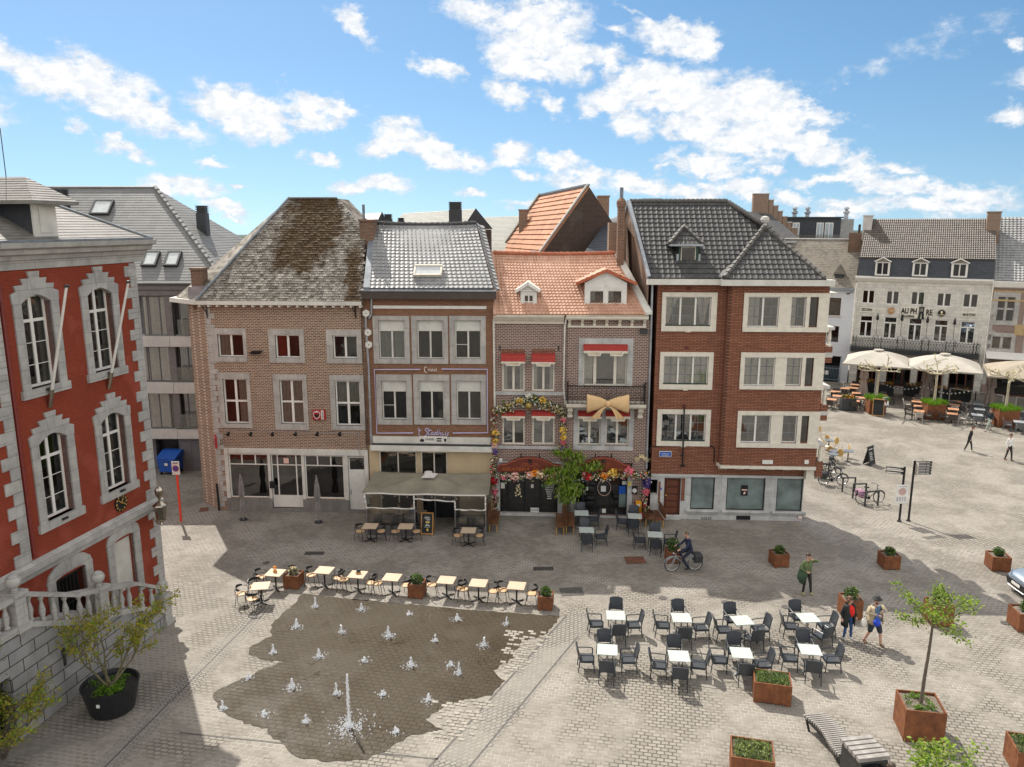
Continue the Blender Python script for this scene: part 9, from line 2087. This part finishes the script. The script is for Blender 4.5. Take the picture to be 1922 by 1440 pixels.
m.add(vs,[(i*10+j,i*10+(j+1)%10,(i+1)*10+(j+1)%10,(i+1)*10+j) for i in range(7) for j in range(10)]+[tuple(range(10)),tuple(range(70,80))]);m.build('cloth',olive,t,True)
blackcoat = plain('black_coat',(.014,.017,.015),.8,var=.3)
def coat(t,k,hd,ch,P,f,r):
 m = MB();vs = [];n = 20;rows = ((1.44,.17,.11),(1.36,.225,.15),(1.15,.21,.165),(.95,.235,.185),(.75,.25,.195),(.58,.255,.20))
 for z,a,b in rows:
  for j in range(n): q = radians(-90+28)+radians(304)*j/(n-1);vs.append(V3(a*cos(q)+.0,b*sin(q),z)*k)
 m.add(vs,[(i*n+j,i*n+j+1,(i+1)*n+j+1,(i+1)*n+j) for i in range(len(rows)-1) for j in range(n-1)]);o = m.build('coat',blackcoat,t,True);s = o.modifiers.new('s','SOLIDIFY');s.thickness = .02
 m = MB();m.ball(V3(.015,-.075,1.17)*k,.2*k,16,12,sx=.72,sy=.72,sz=1.25);m.build('red_top',plain('red_top',(.62,.012,.008),.8,var=.1),t,True)
 m = MB();e = hd+f*.10+V3(0,0,.024)
 for s in (-1,1): m.ball((e+r*s*.036)*k,.028*k,10,6,sx=1,sy=.35,sz=.75)
 m.tube([(e-r*.09+V3(0,.07,0))*k,(e-r*.06)*k,(e+r*.06)*k,(e+r*.09+V3(0,.07,0))*k],.006,5);m.build('sunglasses',M['black'],t)
person('woman in long black coat open over a bright red top, with blue jeans and sunglasses',G(1589,1199),radians(14),1.70,feet=((-.14,0),(.13,-.05)),hands=((-.30,-.05,.86),(.28,-.10,.88)),fat=1.12,top=(.014,.017,.015),legs=(.025,.07,.19),shoe=(.55,.53,.5),hair=(.11,.05,.025),longhair=True,look=.35,parts=coat)
tan_ = plain('tan_jacket',(.42,.34,.22),.85,var=.15);hm = G(1638,1207)
def hat(t,k,hd,ch,P,f,r):
 lathe_part(t,'hat',plain('dark_hat',(.03,.03,.03),.8),[(.17,.0),(.175,.008),(.105,.02),(.100,.10),(.085,.125),(.02,.12)],(hd+V3(0,0,.075))*k,20,1,1.1)
 m = MB();n = 18;vs = [];rows = ((1.45,.16,.12),(1.36,.235,.17),(1.15,.235,.21),(.95,.26,.23),(.80,.27,.22))
 for z,a,b in rows:
  for j in range(n): q = radians(-90+38)+radians(284)*j/(n-1);vs.append(V3(a*cos(q),b*sin(q)-.01,z)*k)
 m.add(vs,[(i*n+j,i*n+j+1,(i+1)*n+j+1,(i+1)*n+j) for i in range(len(rows)-1) for j in range(n-1)]);o = m.build('jacket',tan_,t,True);s = o.modifiers.new('s','SOLIDIFY');s.thickness = .02
 for s,e,w in ((-1,(-.34,-.02,1.20),(-.08,-.24,1.20)),(1,(.34,-.06,1.22),(.02,-.26,1.30))): m = MB();m.tube([V3(s*.2,.01,1.40)*k,V3(*e)*k,V3(*w)*k],[.085*k,.07*k,.052*k],10);m.build('sleeve',tan_,t,True)
 lathe_part(t,'beard',M['hairbrown'],[(.01,-.12),(.05,-.11),(.068,-.07),(.06,-.045)],(hd+f*.035)*k,12)
person('man with a dark brimmed hat, tan jacket, blue shirt and dark shorts walking with bags',hm,radians(8),1.80,feet=((-.25,.14),(.16,-.22)),knees=((-.17,-.02,.50),(.13,-.16,.50)),hands=((-.02,-.28,1.19),(.06,-.28,1.36)),elb=((-.34,-.02,1.20),(.34,-.06,1.22)),fat=1.2,top=(.10,.17,.27),legs=(.02,.028,.035),shoe=(.11,.05,.025),shorts=True,parts=hat)
for nm,lb,p,mt,s in (('blue_bag','crumpled bright blue cloth bag held by the man in the hat',(-.10,-.36,1.00),plain('royal_blue',(.01,.05,.48),.6,var=.3,scale=9),(.12,.09,.15)),('white_bag','white tote bag hanging at the hip of the man in the hat',(-.42,-.06,.85),M['petal_white'],(.11,.09,.19))):
 t = thing(nm,lb,'bag',hm+V3(*p));m = MB();vs = [];n = 12
 for i in range(8): q = sin(pi*(i+.4)/7.8)**.6;vs += [(s[0]*q*cos(2*pi*j/n)*(1+.18*rnd.random()),s[1]*q*sin(2*pi*j/n)*(1+.18*rnd.random()),s[2]*(1-2*i/7)) for j in range(n)]
 m.add(vs,[(i*n+j,i*n+(j+1)%n,(i+1)*n+(j+1)%n,(i+1)*n+j) for i in range(7) for j in range(n)]+[tuple(range(n)),tuple(range(7*n,8*n))]);m.build('cloth',mt,t,True);m = MB();m.tube([(-.05,0,s[2]*.9),(0,.0,s[2]+.22),(.05,0,s[2]*.9)],.012,5);m.build('strap',mt,t)
# the rider sits on his saddle: local -y is his heading
person('man in dark blue uniform riding the grey city bicycle to the left',CB+Vector((.25*cos(radians(7)),.25*sin(radians(7)),0)),radians(7-90),1.78,P=(0,.02,1.02),lean=(0,-.10),head=(0,-.04),feet=((-.13,-.18),(.13,-.08)),feetz=(.33,.10),knees=((-.12,-.40,.78),(.12,-.34,.62)),hands=((-.25,-.55,1.08),(.25,-.55,1.08)),elb=((-.29,-.28,1.14),(.29,-.28,1.14)),top=(.012,.018,.05),legs=(.010,.013,.03),shoe=(.015,.015,.018),hair=(.13,.09,.055))
far = dict(vox=.014)
person('man in black shirt and black trousers walking alone on the sunny square',G(1817,847),radians(55),1.80,feet=((-.12,.22),(.12,-.2)),lean=(0,-.06),top=(.012,.012,.013),legs=(.02,.02,.022),shoe=(.6,.58,.55),head=(0,-.05),**far)
person('person in dark top and loose pale grey green trousers striding left by the right planter',G(1855,809),radians(-75),1.75,feet=((-.1,.34),(.1,-.36)),top=(.012,.02,.025),legs=(.30,.34,.30),shoe=(.25,.2,.15),**far)
person('man in white shirt and dark trousers walking at the right edge of the square',G(1892,864),radians(20),1.80,feet=((-.1,.15),(.1,-.15)),top=(.68,.67,.63),legs=(.025,.018,.022),shoe=(.16,.06,.03),**far)
w = lambda x,y,z: H2F.w((x,y,z))
ux_ = H2F.p(740,965,-2.6).x
for dx,lb,tp in ((.1,'person in pink beige top seated behind the foil of the pub canopy',(.42,.30,.25)),(.75,'person in grey top seated beside the pink one behind the foil',(.20,.20,.22))): person(lb,w(ux_+dx,-2.0+dx*.4,0),AANG+pi,1.7,P=(0,0,.55),feet=((-.12,-.45),(.12,-.45)),knees=((-.12,-.44,.52),(.12,-.44,.52)),hands=((-.15,-.38,.80),(.15,-.38,.80)),top=tp,legs=(.03,.03,.04),**far)
p = Vector((0,0,HC))+ray(1674,1437)*((HC-1.25)/-ray(1674,1437).z);person('dark haired person at the bottom edge, only the crown of the head in view',vz(p),radians(150),1.72,P=(0,0,.55),feet=((-.12,-.45),(.12,-.45)),knees=((-.12,-.44,.52),(.12,-.44,.52)),hands=((-.15,-.38,.62),(.15,-.38,.62)),top=(.03,.035,.05),**far)
# ------------------------------------------------------------------ trees and climbing plants
def limbs(m,p,d,L,r,depth,rnd,tips,spread=.55,lift=.12,shrink=.72,n=3):
 pts = [Vector(p)];rs = [r];d = Vector(d).normalized()
 for j in range(4): d = (d+Vector((rnd.gauss(0,.13),rnd.gauss(0,.13),rnd.gauss(lift*.3,.08)))).normalized();pts.append(pts[-1]+d*L/4);rs.append(r*(1-.12*(j+1)))
 m.tube(pts,rs,6 if depth > 1 else 4)
 if depth <= 1: tips += pts[2:]
 if depth == 0: return
 for k in range(n):
  a = Vector((rnd.gauss(0,1),rnd.gauss(0,1),rnd.gauss(0,.5))).normalized();q = pts[-1 if k == 0 else rnd.choice((2,3,4))];limbs(m,q,d+a*spread+Vector((0,0,lift)),L*shrink*(.8+.4*rnd.random()),r*.55,depth-1,rnd,tips,spread,lift,shrink,n)
def leaves(m,tips,per,sp,size,mats,rnd):
 for q in tips:
  for k in range(per):
   p = Vector(q)+Vector((rnd.gauss(0,sp),rnd.gauss(0,sp),rnd.gauss(0,sp*.8)));a = Vector((rnd.gauss(0,1),rnd.gauss(0,1),rnd.gauss(0,.6))).normalized();b = a.cross(Vector((rnd.gauss(0,1),rnd.gauss(0,1),rnd.gauss(0,1)))).normalized();s = size*(.5+.8*rnd.random());m.quad(p-a*s,p-b*s*.6,p+a*s,p+b*s*.6,rnd.choice(mats))
def young_tree(loc,h,label,seed,reach=1.15):
 r = random.Random(seed);t = thing('young_plane_tree',label,'tree',loc);m = MB();m.tube([(0,0,-.1),(.03,.02,h*.3),(.08,.03,h*.62),(.10,.02,h)],[.055,.05,.042,.03],8);m.build('trunk',M['bark'],t);b = MB();tips = []
 for k in range(8): a = k*2*pi/8+r.random()*.5;limbs(b,(.10,.02,h*(.93+.03*(k%3))),(cos(a),sin(a)*.9,.18+.55*(k%2)),reach*(.45+.3*r.random()),.022,1,r,tips,.5,.10,.7,2)
 limbs(b,(.1,.02,h),(.05,0,1),.6,.025,1,r,tips,.45,.1,.7,3);b.build('branches',M['bark'],t);l = MB();leaves(l,tips,20,.10,.048,(0,0,1,2),r);l.build('crown',[M['leaf_bright'],M['leaf_pale'],M['leaf_mid']],t)
young_tree(TP.location+Vector((0,0,.98)),2.75,'young plane tree with sparse bright leaves in the tall rusty planter',8)
def low(m):
 r = random.Random(4)
 for k in range(16): a = r.random()*6.3;q = .22+.24*r.random();shrub_mb(m,(q*cos(a)*1.1,q*sin(a),.06),.11,30,(0,1),.035,.8,r)
plant_thing('planter_greenery','low green tufts round the young plane tree trunk',TP.location+Vector((0,0,.98)),low,[M['grass'],M['leaf_mid']],'plants')
d = ray(1752,1398);p = Vector((0,0,HC))+d*((HC-4.6)/-d.z);young_tree(vz(p,1.0),2.75,'top of a second young plane tree rising at the bottom edge',9,1.0)
planter(0,0,1.1,1.1,1.05,0,'rusty planter below the bottom edge under the second young plane tree','wide rusty planters on the plaza').location = vz(p)
# big black pot with the yellowish spring shrub by the town hall stair
def big_pot():
 p = G(212,1330);t = thing('round_pot','big round black plant pot before the town hall stair','plant pot',p);m = MB();m.lathe([(.62,0),(.66,.05),(.84,.85),(.86,.92),(.80,.92),(.76,.80),(.02,.80)],(0,0,0),32);m.build('pot',plain('black_pot',(.013,.014,.016),.35,var=.2),t,False);m = MB();m.box(-.05,.05,-.80,-.785,.55,.66);m.build('label',M['white'],t)
 r = random.Random(12);s = thing('spring_shrub','many-stemmed shrub with yellowish spring leaves in the round black pot','shrub',p+Vector((0,0,.8)));b = MB();tips = []
 for k,(dx,dy,dz) in enumerate(((-.35,.1,1),(.38,.15,1),(.1,-.3,1),(-.7,.3,.75),(.75,.3,.8))): limbs(b,(.06*cos(k*1.3),.06*sin(k*1.3),0),(dx,dy,dz),1.25 if k < 3 else 1.0,.045,3,r,tips,.62,.08,.70,3)
 b.build('branches',plain('olive_bark',(.13,.11,.06),.9,var=.3,scale=10),s);l = MB();leaves(l,[q for q in tips if r.random() < .9],6,.07,.05,(0,0,0,1),r);l.build('leaves',[M['leaf_yellow'],M['leaf_bright']],s)
 plant_thing('ground_cover','bright moss-like green cushion in the black pot',p+Vector((0,0,.82)),lambda m: [shrub_mb(m,(.58*cos(a)*q,.58*sin(a)*q,.0),.2,60,(0,0,1),.035,.6,r) for a,q in [(r.random()*6.3,r.random()**.5) for k in range(26)]],[M['grass'],M['leaf_mid']],'plants')
big_pot()
def corner_shrub(px,py,label,seed,h=1.0):
 r = random.Random(seed);t = thing('yellow_shrub',label,'shrub',G(px,py));b = MB();tips = []
 for k in range(6): a = r.random()*6.3;limbs(b,(0,0,0),(cos(a)*.6,sin(a)*.6,1),h,.03,2,r,tips,.6,.05,.7,3)
 b.build('branches',M['bark'],t);l = MB();leaves(l,tips,12,.09,.045,(0,0,1),r);l.build('leaves',[M['leaf_yellow'],M['leaf_bright']],t)
corner_shrub(8,1425,'yellow leaved shrub in the lower left corner before the iron gate',3,1.0)
corner_shrub(-25,1432,'second yellow leaved shrub cut by the left edge',6,1.5)
t = thing('orange_flowers','small orange flowering plant behind the stair balustrade','flowers',FT.w((-1.9,1.2,1.5)));m = MB();shrub_mb(m,(0,0,.6),.35,160,(0,0,1),.05);m.tube([(0,0,-.2),(0,0,.6)],.02,5);m.build('foliage',[M['petal_yellow'],M['leaf_mid']],t)
# flower garlands of the ice cream house
PET = ['leaf_mid','leaf_dark','petal_white','petal_cream','petal_pink','petal_red','petal_yellow','petal_orange','petal_violet','petal_rose']
def garland(label,pts,v,per,rad,mix,acc=(),name='flower_garland'):
 f = H3F;r = random.Random(len(label));P = [f.p(x,y,v) for x,y in pts];o = P[0];t = thing(name,label,'flower garland',f.w(o),AANG,'silk flower garlands on the ice cream house');g = MB();b = MB()
 for p,q in zip(P,P[1:]):
  for k in range(max(2,int((q-p).length*per))):
   c = p.lerp(q,r.random())-o+Vector((r.gauss(0,rad),-abs(r.gauss(0,rad*.7)),r.gauss(0,rad)));shrub_mb(g,c,.07,3,(0,0,1),.075,1,r);shrub_mb(b,c+Vector((0,-.06,0)),.05,3,(r.choice(mix),),.05,1,r)
 for x,y,ci,s in acc: c = f.p(x,y,v-.15)-o;shrub_mb(b,c,s,60,(ci,),s*.45,1,r,inner=.5)
 mats = [M[x] for x in PET];g.build('greenery',mats,t);b.build('blossoms',mats,t)
garland('yellow and white flower arch over the lower small windows',[(930,774),(948,764),(970,756),(990,748),(1012,755),(1035,763),(1058,775)],-.15,70,.13,(2,2,3,6,3),[(976,753,6,.17),(1018,752,6,.17),(992,743,2,.14)])
garland('mixed flower strand down the left edge of the ice cream house',[(927,772),(930,800),(929,838),(925,880),(926,915),(931,962)],-.2,36,.09,(2,3,9,4,5),[(930,812,6,.16),(930,828,6,.15),(929,836,9,.14),(929,847,8,.16),(927,902,5,.2),(929,922,4,.15)])
garland('pink rose and yellow strand between the two halves of the house',[(1056,776),(1058,800),(1057,825),(1056,862)],-.2,34,.08,(2,3,9,6),[(1057,788,4,.12),(1057,808,6,.17),(1057,821,6,.16),(1057,830,4,.13),(1056,843,8,.2)])
garland('white and pink flower border below the left red sign',[(932,893),(960,893),(1000,893),(1046,892)],-.6,60,.11,(2,2,3,9,4),[(967,894,9,.2),(995,892,9,.19),(1003,889,7,.18),(1014,890,3,.2),(946,896,4,.12)])
garland('white and orange flower border below the right red sign',[(1092,893),(1120,893),(1150,892),(1190,891),(1213,892)],-.6,56,.11,(2,2,3,4,7),[(1102,894,5,.2),(1135,893,7,.18),(1150,888,6,.22),(1181,884,4,.2)])
garland('violet and pink flower strand beside the arched niche',[(1214,893),(1213,912),(1210,935),(1209,966)],-.25,46,.1,(2,4,9,3,4),[(1212,899,8,.22),(1214,909,8,.2),(1212,924,4,.18),(1209,948,5,.1),(1208,966,4,.16)])
t = thing('dried_bouquet','fan of pale dried palm leaves on the wall above the right strand','dried bouquet',H3F.w(H3F.p(1203,872,-.15)),AANG);m = MB()
for k in range(26): a = radians(-80+160*k/25);L = .28+.18*random.random();c = Vector((.38*sin(a)*(.3+.7*random.random()),-.05*random.random(),.1+.25*cos(a)));m.prism([c,c+Vector((.04,-.02,.05)),c+Vector((sin(a)*L*.5,-.05,cos(a)*L*.6)),c+Vector((-.04,-.02,.05))],(0,-.02,0))
m.build('dry_leaves',M['petal_cream'],t)
t = thing('gold_ball','dull gold ball hanging in the middle of the flower arch','ornament',H3F.w(H3F.p(992,762,-.3)),AANG);m = MB();m.ball((0,0,0),.2,16,10);m.build('ball',plain('dull_gold',(.30,.22,.06),.4,.5),t,True);m = MB();m.tube([(0,.25,.12),(0,0,.2)],.015,5);m.build('hook',M['black'],t)
def climber():
 f = H3F;r = random.Random(17);o = f.p(1064,962,-.35);o.z = 0;t = thing('climbing_tree','bright green climber with drooping leaves between the two red signs','climbing plant',f.w(o),AANG);b = MB();L = lambda x,y: f.p(x,y,-.5)-o
 b.tube([(0,0,0),(.03,.05,.8),(-.04,0,1.5),L(1066,900),L(1068,860)],[.10,.08,.07,.06,.04],7);b.tube([(.05,.03,0),(.10,0,.7),(.02,-.05,1.6),L(1072,890)],[.06,.05,.045,.03],6)
 for q in ((1040,880),(1100,872),(1112,868),(1052,850),(1085,850),(1045,905),(1088,915)): b.tube([L(1067,893),L(1067,893).lerp(L(*q),.5)+Vector((0,-.1,.1)),L(*q)],[.04,.03,.015],5)
 b.build('trunk',M['bark'],t);l = MB()
 for x,y,rx,rz,n in ((1068,846,.34,.22,150),(1086,852,.28,.18,110),(1047,846,.25,.14,60),(1076,872,.45,.30,260),(1108,872,.50,.2,170),(1122,868,.2,.18,60),(1036,879,.45,.16,150),(1034,896,.42,.24,190),(1062,886,.5,.34,240),(1070,908,.55,.32,330),(1064,930,.42,.25,190),(1082,918,.3,.25,120),(1052,916,.25,.22,70)):
  c = L(x,y)
  for k in range(n):
   p = c+Vector((r.gauss(0,rx*.5),-abs(r.gauss(0,.22)),r.gauss(0,rz*.6)));s = .075+.06*r.random();a = Vector((r.gauss(0,.5),r.gauss(-.2,.4),-1)).normalized();w = a.cross(Vector((r.gauss(0,1),r.gauss(0,1),.2))).normalized();l.quad(p,p+a*s*.8-w*s*.4,p+a*s*2,p+a*s*.8+w*s*.4,r.choice((0,0,1,2)))
 l.build('foliage',[M['leaf_bright'],M['leaf_mid'],M['leaf_pale']],t)
climber()
t = thing('potted_plant','dark pot with a fresh green plant beside the right settle of the pair','potted plant',H3F.w(H3F.g(1079,967)),AANG);m = MB();m.lathe([(.14,0),(.2,.35),(.18,.35),(.02,.3)],(0,0,0),14);m.build('pot',M['dark'],t);m = MB();shrub_mb(m,(0,0,.55),.33,260,(0,1),.06);m.build('foliage',[M['leaf_mid'],M['leaf_bright']],t)
